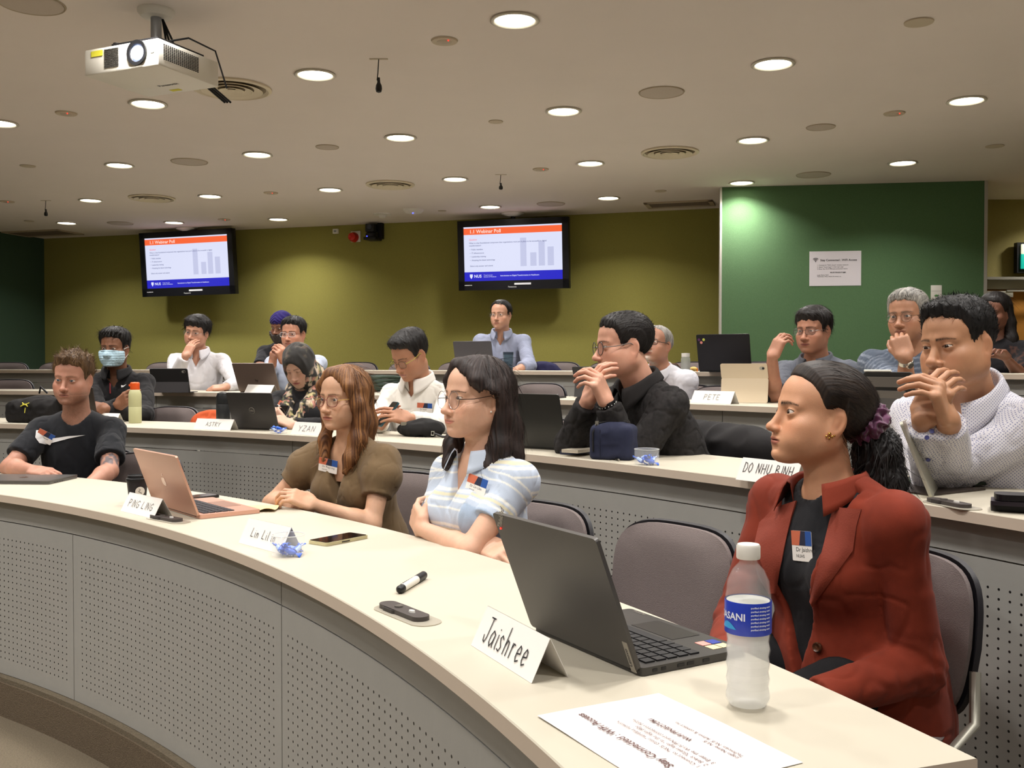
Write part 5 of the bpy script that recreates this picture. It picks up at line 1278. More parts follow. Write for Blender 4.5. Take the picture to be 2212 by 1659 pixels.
mb = MB().use(mat('watch_steel', (190, 186, 176), .25, 1)).lathe([(.0300, -.010), (.0335, -.009), (.0335, .009), (.0300, .010)], 28, M_, cap=False); mb.lathe([(.0001, .006), (.014, .006), (.017, .004), (.018, 0)], 24, M_ @ TR(.034, 0, 0) @ Matrix.Rotation(math.pi/2, 4, 'Y')); mb.use(mat('watch_face', (26, 26, 26), .2)).lathe([(.0001, .0075), (.0135, .0075)], 24, M_ @ TR(.034, 0, 0) @ Matrix.Rotation(math.pi/2, 4, 'Y'), cap=False)
mbuild(mb, 'watch', b); seat_chair(b, 3, 'grey chair under the grey-haired man')
# --- man with one hand raised
b = person(dict(row=3, head=(1757, 715, 5.35), a=27, ba=20, pitch=2, hs=1.04, res=.0038, seed=23, skin=(172, 122, 98), hair=BLK, lips=(140, 76, 72), face=dict(eye=.0030, nose=.9, nosew=1.15, jaw=.98), nb=(-.055, 0, -.172), lean=.08,
    ER=(1660, 868, 5.12), WR=(1668, 772, 5.10), EL=(1838, 860, 5.25), WL=(1790, 880, 5.0), handR=dict(to=(1690, 722, 5.10), pn=(-.8, -.5, .4), curl=((.5, .6, .4), (.6, .7, .4), (.7, .8, .4), (.8, .8, .4)))), 'man with glasses and a grey shirt raising one hand beside his face')
garment(b, 'grey_shirt', (92, 96, 106), off=.016, sleeve='half', neck=.066, fold=.007, res=.007, vneck=(.05, .03, 0), sleeve_off=.018)
collar(b, (92, 96, 106), r=.066, h=.03, leaf=.045, open_=20, tip=.03)
hair(b, 'fringe', (26, 20, 18), t_top=.018, t_side=.008, t_front=.014, strand=1200, L=.05, wid=.0022, lift=.004, flow='fall', dz=.006)
glasses(b, 'rect', (60, 52, 50), r=.0235, wire=.0010, drop=.002); seat_chair(b, 3, 'grey chair under the man raising one hand')
# --- bearded man in a white polo
b = person(dict(row=3, head=(1419, 746, 6.10), a=30, ba=26, pitch=-12, hs=1.02, res=.0042, seed=25, skin=(176, 128, 105), hair=(150, 146, 140), lips=(140, 84, 78), beard=.9, beardmode='goatee', beardc=(190, 186, 178), face=dict(eye=.0022, nosew=1.2), nb=(-.05, 0, -.17), lean=.16,
    EL=(1470, 865, 6.05), WL=(1420, 900, 5.9), ER=(1370, 870, 6.1), WR=(1390, 900, 5.9)), 'grey-bearded man with glasses in a white polo shirt, leaning back')
garment(b, 'polo_shirt', (214, 214, 222), off=.016, sleeve='half', neck=.064, fold=.006, res=.0075, sleeve_off=.02, vneck=(.04, .03, 0))
collar(b, (216, 216, 224), r=.064, h=.03, leaf=.04, open_=20, tip=.03)
hair(b, 'recede', (126, 122, 116), t_top=.006, t_side=.006, t_front=.003, strand=900, L=.016, wid=.002, lift=.002, flow='crown', col2=(170, 166, 160))
glasses(b, 'rect', (40, 34, 32), r=.0235, wire=.0015, drop=.003); seat_chair(b, 3, 'grey chair under the bearded man in white')
# --- man with a hand over his mouth
b = person(dict(row=3, head=(425, 719, 7.80), a=24, ba=14, pitch=2, roll=-8, hs=1.04, res=.0045, seed=27, skin=(192, 142, 117), hair=BLK, face=dict(eye=.0028), nb=(-.05, 0, -.172), lean=.06, sw=.18,
    ER=(380, 812, 7.55), WR=(401, 770, 7.48), EL=(512, 828, 7.65), WL=(488, 836, 7.42), handR=dict(to=(418, 735, 7.55), pn=(-.4, -.9, .2), curl=(.25, .35, .2)), handL=dict(to=(462, 838, 7.4), pn=(0, -.4, 1), curl=(.5, .6, .3))), 'man with thick black hair in a white shirt, hand over his mouth')
garment(b, 'shirt', (214, 212, 216), off=.016, sleeve='long', neck=.066, fold=.007, res=.008, vneck=(.08, .035, 0))
collar(b, (216, 214, 220), r=.066, h=.036, leaf=.05, open_=20, tip=.035)
hair(b, 'fringe', (22, 18, 17), t_top=.026, t_side=.014, t_front=.018, strand=900, L=.05, wid=.003, lift=.006, flow='fall')
glasses(b, 'rect', (150, 140, 130), r=.0225, wire=.0008, metal=.8); seat_chair(b, 3, 'grey chair under the man covering his mouth')
# --- man with both hands near his chin
b = person(dict(row=3, head=(634, 722, 7.55), a=25, ba=16, pitch=2, hs=1.04, res=.0045, seed=29, skin=(191, 136, 110), hair=BLK, face=dict(eye=.0030), nb=(-.06, 0, -.172), lean=.10,
    ER=(574, 815, 7.40), WR=(588, 790, 7.22), EL=(668, 815, 7.35), WL=(616, 782, 7.20), handR=dict(to=(592, 755, 7.18), pn=(-.6, -.7, .2), curl=(.7, .8, .4)), handL=dict(to=(604, 755, 7.16), pn=(.5, -.8, .3), curl=(.8, .8, .4))), 'man with white-framed glasses and black hair, hands raised to his chin')
garment(b, 'shirt', (178, 186, 204), off=.016, sleeve='long', neck=.066, fold=.006, res=.008, vneck=(.05, .03, 0))
collar(b, (176, 188, 214), r=.066, h=.034, leaf=.045, open_=18, tip=.03)
hair(b, 'short', (22, 18, 17), t_top=.020, t_side=.007, t_front=.014, strand=800, L=.04, wid=.003, lift=.008, flow='crown')
glasses(b, 'rect', (206, 200, 196), r=.0235, wire=.0014, col_t=(110, 50, 40)); seat_chair(b, 3, 'grey chair under the man with white-framed glasses')
# --- man in a turban
b = person(dict(row=4, head=(607, 708, 9.10), a=32, ba=18, pitch=8, hs=1.04, res=.005, seed=31, skin=(129, 89, 69), hair=(24, 20, 20), beard=.95, beardc=(70, 66, 64), face=dict(eye=.003, nose=1.3), nb=(-.05, 0, -.172), lean=.05,
    ER=(560, 792, 8.95), WR=(578, 792, 8.72), EL=(672, 800, 8.95), WL=(640, 800, 8.75), handR=dict(to=(592, 778, 8.7), pn=(-.3, -.9, .2), curl=(.5, .6, .3))), 'man in a navy turban with a dark beard, top row')
garment(b, 'dark_polo', (26, 25, 30), off=.016, sleeve='half', neck=.066, fold=.005, res=.009)
def turb(P): return smax(smin(s_ell(P, (0, -.014, .062), (.092, .112, .070)), s_ell(P, (0, -.02, .085), (.070, .088, .064)), .03), .022+.25*np.abs(P[:, 0])+.10*(P[:, 1] < 0)*(-P[:, 1])*-2-P[:, 2], .01)
V, Q = nets(turb, (-.12, -.15, -.05), (.12, .13, .17), .006); N = vnormals(V, Q); V = V+N*(.003*np.sin((V[:, 2]*1.0+np.abs(V[:, 0])*.8)*260))[:, None]
nm = NM(); nm.add(xf(b.HM, V), Q, lin((38, 28, 96)), CL()); attach(nm, 'turban', b)
bd = NM(); bf_ = lambda P: smax(smax(head_core(P, b.p)-.012, P[:, 2]+.052-.03*np.clip((np.abs(P[:, 0])-.03)/.03, 0, 1), .008), .005-P[:, 1], .01)
V, Q = nets(bf_, (-.09, -.01, -.14), (.09, .13, .02), .005); V = V+vnormals(V, Q)*(.004*vnoise(V, 90, 3))[:, None]; bd.add(xf(b.HM, V), Q, np.repeat(np.array(lin((58, 52, 50)))[None], len(V), 0)*(1+.4*vnoise(V, 120, 5))[:, None], HAIRM()); attach(bd, 'beard', b)
seat_chair(b, 4, 'grey chair under the man in the turban')
# --- man in a blue shirt, top row
b = person(dict(row=4, head=(1082, 681, 8.45), a=22, ba=10, pitch=0, hs=1.03, res=.0048, seed=33, skin=(192, 146, 122), hair=BLK, face=dict(eye=.0030, jaw=.95), nb=(-.05, 0, -.172), lean=.06, sw=.185,
    EL=(1143, 790, 8.25), WL=(1112, 800, 8.05), ER=(1040, 790, 8.3), WR=(1062, 800, 8.05)), 'man in a light blue shirt with thin glasses, top row below the right screen')
garment(b, 'shirt', (142, 148, 170), off=.016, sleeve='rolled', neck=.066, fold=.007, res=.008, vneck=(.07, .032, 0), sleeve_off=.014)
collar(b, (144, 150, 172), r=.066, h=.034, leaf=.05, open_=20, tip=.035)
hair(b, 'recede', (22, 18, 17), t_top=.012, t_side=.008, t_front=.006, strand=800, L=.04, wid=.003, lift=.004, flow='fall')
glasses(b, 'rect', (170, 150, 130), r=.0225, wire=.0007, metal=.9); seat_chair(b, 4, 'grey chair under the man in the light blue shirt')
# --- woman in black lace
b = person(dict(row=4, fem=1, head=(2148, 676, 5.95), a=24, ba=10, pitch=6, hs=.98, res=.0042, seed=35, skin=(123, 82, 64), hair=BLK, lips=(120, 60, 58), face=dict(fem=1, eye=.0032), nb=(-.035, 0, -.185), sw=.16, lean=.05,
    ER=(2120, 790, 5.75), WR=(2132, 735, 5.70), EL=(2210, 785, 5.8), WL=(2172, 772, 5.58), handR=dict(to=(2130, 708, 5.78), pn=(-.4, -.9, .1), curl=(.6, .8, .4))), 'woman with long black hair in black lace, at the right edge')
def lace(L, arm, C, V):
    w = (np.clip(vnoise(V, 70, 3)*3, 0, 1)*(arm > .02))[:, None]; return C*(1-.45*w)+np.array(lin((96, 62, 48)))*.45*w
garment(b, 'lace_top', (22, 20, 24), off=.012, sleeve='half', neck=.060, fold=.004, res=.007, colfn=lace)
hair(b, 'long', (24, 19, 18), t_top=.014, t_side=.012, t_front=.008, strand=900, L=.10, wid=.003, lift=.004, flow='fall',
     chains=[[((-.066, -.03, .03), .028), ((-.074, -.04, -.06), .030), ((-.080, -.03, -.16), .036), ((-.085, .0, -.26), .026)], [((.066, -.02, .03), .024), ((.072, -.03, -.06), .024), ((.075, -.04, -.18), .028)], [((0, -.07, .02), .055), ((-.01, -.085, -.12), .06), ((-.03, -.08, -.22), .045)]], facecut=[((0, .10, -.035), (.072, .088, .112))])
mb = MB().use(mat('gold')); wd = (b.WR-b.ER).normalized(); o_ = wd.orthogonal().normalized(); mb.lathe([(.027, -.003), (.029, -.003), (.029, .003), (.027, .003)], 24, frame(b.ER+(b.WR-b.ER)*.9, o_, wd.cross(o_), wd), cap=False); mbuild(mb, 'bracelet', b)
seat_chair(b, 4, 'grey chair under the woman in black lace')
# ------------------------------------------------------------------ ceiling fittings
def disc(name, label, cat, px, py, prof, m, n=36, extra=None, group=None):
    p = PZ(px, py, CEIL); t = thing(name, label, cat, (p.x, p.y, CEIL), group=group)
    MB().use(m).lathe(prof, n, cap=False).build('plate' if name != 'air_diffuser' else 'ring_cones', None, t)
    if extra: extra(t)
    return t
grl = mat('speaker_grille', (186, 174, 160), .8, noise=.12, nscale=400); pla = mat('plate_beige', (190, 176, 152), .6); wht = mat('plastic_white', (224, 220, 210), .4); blkp = mat('plastic_black', (18, 18, 20), .45)
for px, py, r, lb in ((68, 8, .125, 'large round speaker grille in the top left corner of the ceiling'), (1429, 199, .118, 'round flush speaker grille left of the upper right lamp'), (409, 349, .125, 'round flush speaker grille between two lamps on the left'),
                      (707, 317, .075, 'small round speaker cover right of the left lamps'), (1757, 377, .125, 'round speaker grille above the green wall'), (1773, 274, .085, 'round cover plate at the right, beside the detector'),
                      (260, 482, .125, 'round speaker grille above the left of the olive wall'), (1190, 440, .125, 'round speaker grille just right of the right screen lamp')):
    def ex(t, r=r): MB().use(mat('grille_rim', (172, 158, 134), .6)).lathe([(r*.97, -.001), (r*1.03, -.006), (r*1.06, -.001)], 36, cap=False).build('rim', None, t)
    disc('ceiling_speaker', lb, 'speaker', px, py, [(.0001, -.006), (r*.9, -.006), (r*.98, -.004)][::-1], grl, extra=ex)
for px, py, r, lb in ((1985, 47, .062, 'blank round cover plate at the top right of the ceiling'), (1071, 262, .045, 'small blank round cover plate in the middle of the ceiling'), (60, 358, .055, 'small blank cover plate at the left of the ceiling'), (2149, 315, .06, 'blank round cover at the far right of the ceiling'),
                      (1427, 412, .05, 'small blank cover beside the square grille'), (955, 455, .04, 'small blank cover right of the wireless router'), (63, 477, .05, 'small blank cover above the dark green corner')):
    disc('cover_plate', lb, 'ceiling plate', px, py, [(r, -.001), (r*.97, -.006), (.0001, -.007)], pla)
red_e = mat('led_red', (255, 40, 30), .4, emit=4)
for px, py, lb in ((960, 87, 'recessed detector with a red light near the top middle'), (143, 244, 'recessed detector with a red light below the projector'), (1932, 244, 'recessed detector with a red light at the right'), (1168, 365, 'recessed detector between two lamps near the middle'),
                   (16, 435, 'recessed detector at the left edge'), (585, 416, 'small detector between two lamps left of the middle vent'), (484, 474, 'small detector above the left screen')):
    def ex(t):
        MB().use(mat('detector_bowl', (182, 170, 150), .5)).lathe([(.035, -.0075), (.03, -.012), (.012, -.016), (.0001, -.017)], 24, cap=False).build('dome', None, t)
        MB().use(red_e).sphere((.02, -.03, -.011), .003, 8).build('led', None, t)
    disc('smoke_detector', lb, 'detector', px, py, [(.062, -.001), (.058, -.008), (.036, -.008)], pla, extra=ex)
for px, py, R, lb in ((500, 190, .21, 'large round air diffuser behind the projector'), (1447, 328, .20, 'round air diffuser at the right of the ceiling'), (843, 398, .20, 'round air diffuser in the middle, above the red siren'), (328, 427, .20, 'round air diffuser above the left screen')):
    p = PZ(px, py, CEIL); t = thing('air_diffuser', lb, 'vent', (p.x, p.y, CEIL), group='round air diffusers')
    cream = mat('diffuser_cream', (214, 202, 176), .5)
    MB().use(cream).lathe([(R*1.0, -.001), (R*1.0, -.010), (R*.93, -.016), (R*.86, -.004)], 44, cap=False).build('outer_ring', None, t)
    MB().use(mat('diffuser_dark', (150, 136, 112), .8)).lathe([(R*.87, -.0015), (.0001, -.0015)], 44, cap=False).build('throat', None, t)
    for f0, f1 in ((.78, .58), (.54, .36), (.32, .12)): MB().use(cream).lathe([(R*f0, -.018), (R*(f0-.02), -.020), (R*f1, -.006), (R*(f1-.02), -.006)], 44, cap=False).build('cone_ring', None, t)
    MB().use(cream).lathe([(R*.10, -.014), (.0001, -.016)], 24, cap=False).build('centre', None, t)
for px, py, w, d, rz, lb in ((1468, 440, .62, .32, -.29, 'rectangular air grille above the right end of the olive wall'), (90, 503, .8, .42, -.29, 'rectangular ceiling grille by the dark green wall')):
    p = PZ(px, py, CEIL); t = thing('air_grille', lb, 'vent', (p.x, p.y, CEIL), rz)
    MB().use(mat('grille_frame', (178, 162, 136), .6)).box((0, d/2-.02, -.006), (w, .04, .012)).box((0, -d/2+.02, -.006), (w, .04, .012)).box((w/2-.02, 0, -.006), (.04, d, .012)).box((-w/2+.02, 0, -.006), (.04, d, .012)).build('frame', None, t)
    sl = MB().use(mat('grille_slat', (120, 106, 90), .7)).box((0, 0, 0), (w-.08, .012, .004)).me('slat')
    k = -d/2+.05
    while k < d/2-.04: link('slat', sl, t, (0, k, -.005)); k += .03
for px, py, top, lb in ((818, 200, 127, 'black microphone hanging from the ceiling at the middle top'), (1082, 410, 377, 'black microphone hanging above the right screen'), (99, 467, 433, 'black microphone hanging at the far left')):
    p = PZ(px, top, CEIL); L_ = (py-top)/FPX*p.y; t = thing('hanging_microphone', lb, 'microphone', (p.x, p.y, CEIL), group='hanging microphones')
    MB().use(blkp).tube([(0, 0, -.0), (-.004, 0, -L_*.42), (-.008, 0, -L_*.62), (0, 0, -L_*.68), (0, 0, -L_*.75)], .0028, 6).build('cable', None, t)
    MB().use(blkp).lathe([(.006, -L_*.55), (.008, -L_*.70), (.008, -L_*.72)], 12).lathe([(.008, -L_*.70), (.0145, -L_*.78), (.0165, -L_*.88), (.013, -L_*.97), (.0001, -L_)], 16).build('capsule', None, t)
    MB().use(pla).box((0, 0, -.002), (.09, .012, .003)).build('bracket', None, t)
p = PZ(893, 452, CEIL); t = thing('wireless_router', 'white dome wireless router on the ceiling with a blue light', 'router', (p.x, p.y, CEIL))
MB().use(wht).lathe([(.10, 0), (.10, -.012), (.08, -.035), (.03, -.045), (.0001, -.046)], 28, cap=False).build('housing', None, t); MB().use(mat('led_blue', (60, 70, 255), .4, emit=5)).sphere((0, -.05, -.045), .007, 8).build('led', None, t)
p = PZ(826, 462, CEIL); t = thing('dome_camera', 'small white ceiling dome left of the wireless router', 'detector', (p.x, p.y, CEIL)); MB().use(wht).lathe([(.09, 0), (.085, -.012), (.04, -.014)], 24, cap=False).build('base', None, t); MB().use(wht).lathe([(.04, -.014), (.03, -.035), (.0001, -.045)], 20, cap=False).build('dome', None, t)
# ------------------------------------------------------------------ projector
pc = PZ(337, 22, CEIL); corner = PY(342, 112, 3.86)
t = thing('projector', 'white ceiling projector with its lens lit blue', 'projector', (pc.x, pc.y, CEIL)); T0 = Matrix.Translation(-Vector((pc.x, pc.y, CEIL)))
fx = Vector((-.913, .407, 0)); fy = Vector((.407, .913, 0)); O = Vector((corner.x, corner.y, PY(342, 140, 3.86).z)); PM = T0 @ frame(O, -fx, fy, (0, 0, 1))   # x: 0 at near corner to -.40 along the front, y: depth, z up
pw = mat('projector_white', (226, 222, 210), .4); Wp, Dp, Hp = .385, .345, .105
MB().use(pw).box((-Wp/2, Dp/2, Hp/2), (Wp, Dp, Hp), PM, bev=.008).build('body', None, t)
ls = MB().use(blkp).lathe([(.05, .002), (.049, .008), (.036, .006), (.034, -.03)], 32, PM @ TR(-.105, 0, Hp*.56) @ Matrix.Rotation(math.pi/2, 4, 'X'), cap=False); ls.build('lens_ring', None, t)
MB().use(mat('projector_lens', (170, 196, 255), .1, emit=9)).lathe([(.0001, .004), (.018, .003), (.026, .001)], 28, PM @ TR(-.105, -.004, Hp*.56) @ Matrix.Rotation(math.pi/2, 4, 'X'), cap=False).build('lens', None, t)
vm = mat('vent_dark', (40, 38, 34), .8); mb = MB().use(vm)
for i in range(12):
    for j in range(11): mb.box((-.205-i*.0062, -.001, .022+j*.0068), (.0036, .004, .0042), PM)
for i in range(18):
    for j in range(10): mb.box((.001, .03+i*.011, .03+j*.0062), (.004, .006, .0038), PM)
g = mb.build('vent_holes', None, t); g['kind'] = 'stuff'
MB().use(mat('sticker_yellow', (214, 206, 60), .6)).box((-.315, -.001, .082), (.06, .003, .022), PM).build('warning_sticker', None, t)
MB().use(mat('sticker_yellow')).box((-.19, .30, -.0005), (.05, .022, .002), PM).build('warning_sticker', None, t)
mb = MB().use(mat('ink_grey', (70, 68, 64), .6)); add_text(mb, 'Panasonic', .026, PM @ TR(-.215, .235, -.0012) @ Matrix.Rotation(math.pi, 4, 'X'), .0006); mb.build('brand_lettering', None, t)
mb = MB().use(mat('plate_grey', (150, 150, 148), .4)).lathe([(.0001, .001), (.011, .001)], 16, PM @ TR(-.03, -.001, .06) @ Matrix.Rotation(math.pi/2, 4, 'X'), cap=False); mb.build('sensor', None, t)
MB().use(wht).lathe([(.075, 0), (.075, -.012), (.06, -.03), (.0001, -.032)], 32, cap=False).build('ceiling_rose', None, t)
zt = (O.z+Hp)-CEIL; cc = T0 @ (O-(-fx)*.19*0+(-fx)*(-.16)+fy*.16); 
MB().use(mat('pole_grey', (150, 154, 160), .4, .4)).tube([(0, 0, -.02), (0, 0, zt+.02)], .022, 16).build('pole', None, t)
MB().use(blkp).box((-.16, .17, Hp+.012), (.24, .26, .018), PM).tube([(-.27, .06, Hp+.0), (-.27, .06, Hp+.028)], .016, 12, PM).build('mount_plate', None, t)
mb = MB().use(blkp); 
for a in (0, .012, .026): mb.tube([(.02, .02, -.03), (.03+a, .03, zt*.5), (.05+a, .06, zt+.03), (.14+a, .20, zt-.03), (.20+a, .30, zt-.08)], .005, 6)
mb.tube([tuple(PM @ Vector(q)) for q in ((-.10, .1, Hp+.02), (-.03, .2, Hp+.06), (.02, .3, Hp+.03), (.045, .34, -.01))], .004, 6); mb.build('cables', None, t)
# ------------------------------------------------------------------ screens
def back_pt(px, off, z=0):     # point of the back wall seen at column px, moved off metres into the room
    d = ray(px, 600); a = Vector((KL[0], KL[1], 0)); u = Vector((KR[0]-KL[0], KR[1]-KL[1], 0)).normalized(); n = Vector((u.y, -u.x, 0)); a = a+n*off
    # solve CAM.xy + s d = a + k u
    s = (a.x*u.y-a.y*u.x)/(d.x*u.y-d.y*u.x); return Vector((d.x*s, d.y*s, z)), u, n
def screen(px, py, w, h, label, off, tilt=RAD(4), rl=0):
    p, u, n = back_pt(px, off); p.z = CAMZ+(786.9-py)/FPX*p.y
    t = thing('television', label, 'television', tuple(p)); R = frame((0, 0, 0), u, Vector((0, 0, 1)).cross(u)*-1*-1, (0, 0, 1))
    n_ = (n*math.cos(tilt)-Vector((0, 0, 1))*math.sin(tilt)).normalized(); up = n_.cross(u).normalized()*1
    if up.z < 0: up = -up
    M = frame((0, 0, 0), u, up, u.cross(up)) @ Matrix.Rotation(rl, 4, 'Z')       # x right, y up, z toward the room
    if (M.to_3x3() @ Vector((0, 0, 1))).dot(n) < 0: M = frame((0, 0, 0), u, up, n_)
    fm = mat('tv_frame', (20, 20, 24), .35); b = .062
    MB().use(fm).box((0, 0, -.035), (w, h, .06), M, bev=.004).build('casing', None, t)
    mb = MB().use(fm)
    for c, d in (((0, h/2-b/2, .004), (w, b, .018)), ((0, -h/2+.045, .004), (w, .09, .018)), ((w/2-b/2, 0, .004), (b, h, .018)), ((-w/2+b/2, 0, .004), (b, h, .018))): mb.box(c, d, M)
    mb.build('bezel', None, t)
    sw, sh = w-2*b, h-b-.09; cy = (.09-b)/2; MM = M @ TR(0, cy, .0)
    def em(nm, rgb, e):
        m = mat('screen_'+nm, rgb, .4, emit=e, spec=.2); m.node_tree.nodes['Principled BSDF'].inputs['Base Color'].default_value = (.01, .01, .01, 1); return m
    sc = MB().use(em('white', (222, 226, 250), 1.0)).box((0, 0, 0), (sw, sh, .002), MM).build('screen', None, t)
    def part(nm, rgb, e, fn):
        mb = MB().use(em(nm, rgb, e)); fn(mb); mb.build(nm, None, sc)
    z = .002; L_ = -sw/2
    part('slide_title_bar', (250, 104, 58), 1.0, lambda mb: mb.box((0, sh/2-.045, z), (sw, .062, .001), MM))
    part('slide_footer', (36, 36, 196), 1.0, lambda mb: mb.box((0, -sh/2+.045, z), (sw, .09, .001), MM))
    def tx(mb):
        add_text(mb, '1.1 Webinar Poll', .048, MM @ TR(L_+.06, sh/2-.062, .0035), .0008)
    part('slide_title_text', (255, 226, 214), 1.0, tx)
    lines = [('What is a key foundational component that organisations must put in place to be successful in digital', .165, .055), ('transformation?', .190, .055), ('Select only answer and submit', .39, .06)]
    lines += [('\u2022  '+s_, .228+i*.035, .06) for i, s_ in enumerate(('Public mandate', 'IT infrastructure', 'Leadership training', 'Adopting the latest technology'))]
    for s_, dy_, dx_ in lines: part('slide_text', (110, 116, 160), .9, lambda mb: add_text(mb, s_, .0195, MM @ TR(L_+dx_, sh/2-dy_, .0035), .0003))
    part('slide_heading', (250, 120, 130), 1.0, lambda mb: add_text(mb, 'Question', .022, MM @ TR(L_+.055, sh/2-.132, .0035), .0003))
    def bars(mb):
        for x, bh in ((.075, .275), (.175, .13), (.26, .235), (.35, .18)): mb.box((x+.035, -sh/2+.135+bh/2, z), (.062, bh, .001), MM)
    part('slide_chart', (196, 200, 230), 1.0, bars)
    def foot(mb):
        add_text(mb, 'NUS', .04, MM @ TR(L_+.10, -sh/2+.035, .004), .001); add_text(mb, 'Yong Loo Lin\nSchool of Medicine', .017, MM @ TR(L_+.20, -sh/2+.052, .004)); add_text(mb, 'Introduction to Digital Transformation in Healthcare', .0185, MM @ TR(-.13, -sh/2+.042, .004), .0003)
        mb.prism([(L_+.055, -sh/2+.068), (L_+.055, -sh/2+.045), (L_+.07, -sh/2+.022), (L_+.085, -sh/2+.045), (L_+.085, -sh/2+.068)], .003, .004, MM)
    part('slide_footer_text', (226, 230, 255), 1.0, foot)
    mb = MB().use(mat('tv_letter', (190, 190, 192), .4)); add_text(mb, 'Panasonic', .022, M @ TR(-.05, -h/2+.02, .0138), .0004); mb.build('brand_lettering', None, t)
    mb = MB().use(mat('tv_label', (210, 210, 214), .5)); mb.box((.10, -h/2+.055, .0138), (.17, .018, .001), M); mb.build('asset_label', None, t); MB().use(mat('tv_label')).box((-sw/2+.04, -h/2+.05, .0138), (.08, .007, .001), M).build('asset_label', None, t)
    MB().use(blkp).box((0, 0, -.12), (.3, .3, .12), M).tube([tuple(M @ Vector((0, .1, -.10))), (0, 0, CEIL-p.z)], .022, 12).build('bracket', None, t)
    MB().use(wht).lathe([(.11, 0), (.11, -.012), (.05, -.035), (.0001, -.036)], 28, TR(0, 0, CEIL-p.z), cap=False).build('ceiling_rose', None, t)
    return t
screen(1107.5, 550, 1.13, .685, 'wall television showing a poll slide, the right and nearer of the two', .30)
screen(404, 569, 1.17, .70, 'wall television showing a poll slide, the left and further of the two', .30, rl=RAD(.6))
# ------------------------------------------------------------------ things on the walls
p, u, n = back_pt(772, .0); Bw = frame((0, 0, 0), u, n, (0, 0, 1))
def wz(py, p): return CAMZ+(786.9-py)/FPX*p.y
def on_back(name, label, cat, px, py): 
    p, u, n = back_pt(px, .0); t = thing(name, label, cat, (p.x, p.y, wz(py, p))); return t
t = on_back('alarm_siren', 'red dome alarm siren on a white plate left of the camera', 'siren', 770, 512); MB().use(wht).box((0, .012, 0), (.11, .024, .115), Bw, bev=.004).build('base', None, t); MB().use(mat('siren_red', (196, 36, 24), .25)).lathe([(.052, 0), (.052, .03), (.04, .07), (.0001, .085)], 24, Bw @ TR(-.012, .02, -.01) @ Matrix.Rotation(-math.pi/2, 4, 'X')).build('dome', None, t)
t = on_back('video_camera', 'black pan-tilt camera on a wall bracket right of the red siren', 'camera', 814, 508)
MB().use(blkp).box((.06, .03, .05), (.05, .06, .20), Bw).box((0, .10, -.055), (.14, .16, .03), Bw, bev=.006).build('wall_bracket', None, t)
MB().use(blkp).lathe([(.06, -.035), (.062, -.005), (.05, .01)], 24, TR(0, 0, 0) @ Bw @ TR(-.01, .11, 0)).build('base', None, t)
MB().use(blkp).box((-.01, .11, .055), (.10, .10, .085), Bw, bev=.01).build('head', None, t)
MB().use(mat('camera_lens', (60, 64, 74), .1)).lathe([(.0001, .004), (.02, .002), (.026, .0), (.028, -.01)], 20, Bw @ TR(-.01, .165, .065) @ Matrix.Rotation(-math.pi/2, 4, 'X')).build('lens', None, t); MB().use(mat('led_blue')).sphere(tuple(Bw @ Vector((-.03, .175, -.035))), .006, 8).build('led', None, t)
t = on_back('junction_box', 'small white box high on the olive wall', 'wall box', 727, 501); MB().use(wht).box((0, .015, 0), (.06, .03, .05), Bw, bev=.003).build('cover', None, t); MB().use(mat('plate_grey')).box((0, .031, 0), (.03, .002, .02), Bw).build('window', None, t)
gu = Vector((G1[0]-G0[0], G1[1]-G0[1], 0)).normalized(); gn = Vector((gu.y, -gu.x, 0)); Gw = frame((0, 0, 0), gu, gn, (0, 0, 1))
def green_pt(px, py):
    d = ray(px, py); a = Vector((G0[0], G0[1], 0)); s = (a.x*gu.y-a.y*gu.x)/(d.x*gu.y-d.y*gu.x); return CAM+d*s
p = green_pt(1804, 580); t = thing('wifi_notice', 'white paper wifi notice pinned to the green wall', 'notice', tuple(p)); w_, h_ = .412, .285
MB().use(mat('paper_white', (216, 210, 214), .7)).box((0, .002, 0), (w_, .002, h_), Gw).build('sheet', None, t)
TX = Gw @ Matrix.Rotation(math.pi/2, 4, 'X') @ Matrix.Rotation(0, 4, 'Z'); TX = frame((0, 0, 0), gu, (0, 0, 1), gn)
ink = mat('ink_black', (52, 50, 54), .7)
def wifi_icon(mb, M, s):
    for r in (.3, .6, .9):
        P = [(math.cos(RAD(a))*r*s, math.sin(RAD(a))*r*s) for a in range(45, 136, 9)]+[(math.cos(RAD(a))*(r-.15)*s, math.sin(RAD(a))*(r-.15)*s) for a in range(135, 44, -9)]; mb.prism(P, 0, .0004, M)
    mb.prism([(math.cos(RAD(a))*.1*s, math.sin(RAD(a))*.1*s) for a in range(0, 360, 30)], 0, .0004, M)
def notice_text(mb, M, W, H):
    wifi_icon(mb, M @ TR(-W*.38, H*.20, 0), W*.085)
    add_text(mb, 'Stay Connected : WiFi Access', W*.058, M @ TR(-W*.29, H*.215, 0), W*.0012)
    for i, s_ in enumerate(('1. Connect to "NUS_Guest" wireless network', '2. Select "Guest login" in the login page', '3. Enter the Wi-Fi PIN and connection below')): add_text(mb, s_, W*.032, M @ TR(-W*.35, H*(.085-.055*i), 0), W*.0002)
    add_text(mb, 'WI-FI PIN:EO7UM1', W*.038, M @ TR(-W*.10, -H*.135, 0), W*.0010)
    add_text(mb, 'Login Name: NUS\nTechnician: NUS, Admin & contact no.', W*.030, M @ TR(-W*.35, -H*.20, 0), W*.0002)
mb = MB().use(ink); notice_text(mb, TX @ TR(0, 0, .0036), w_, h_); mb.build('lettering', None, t)
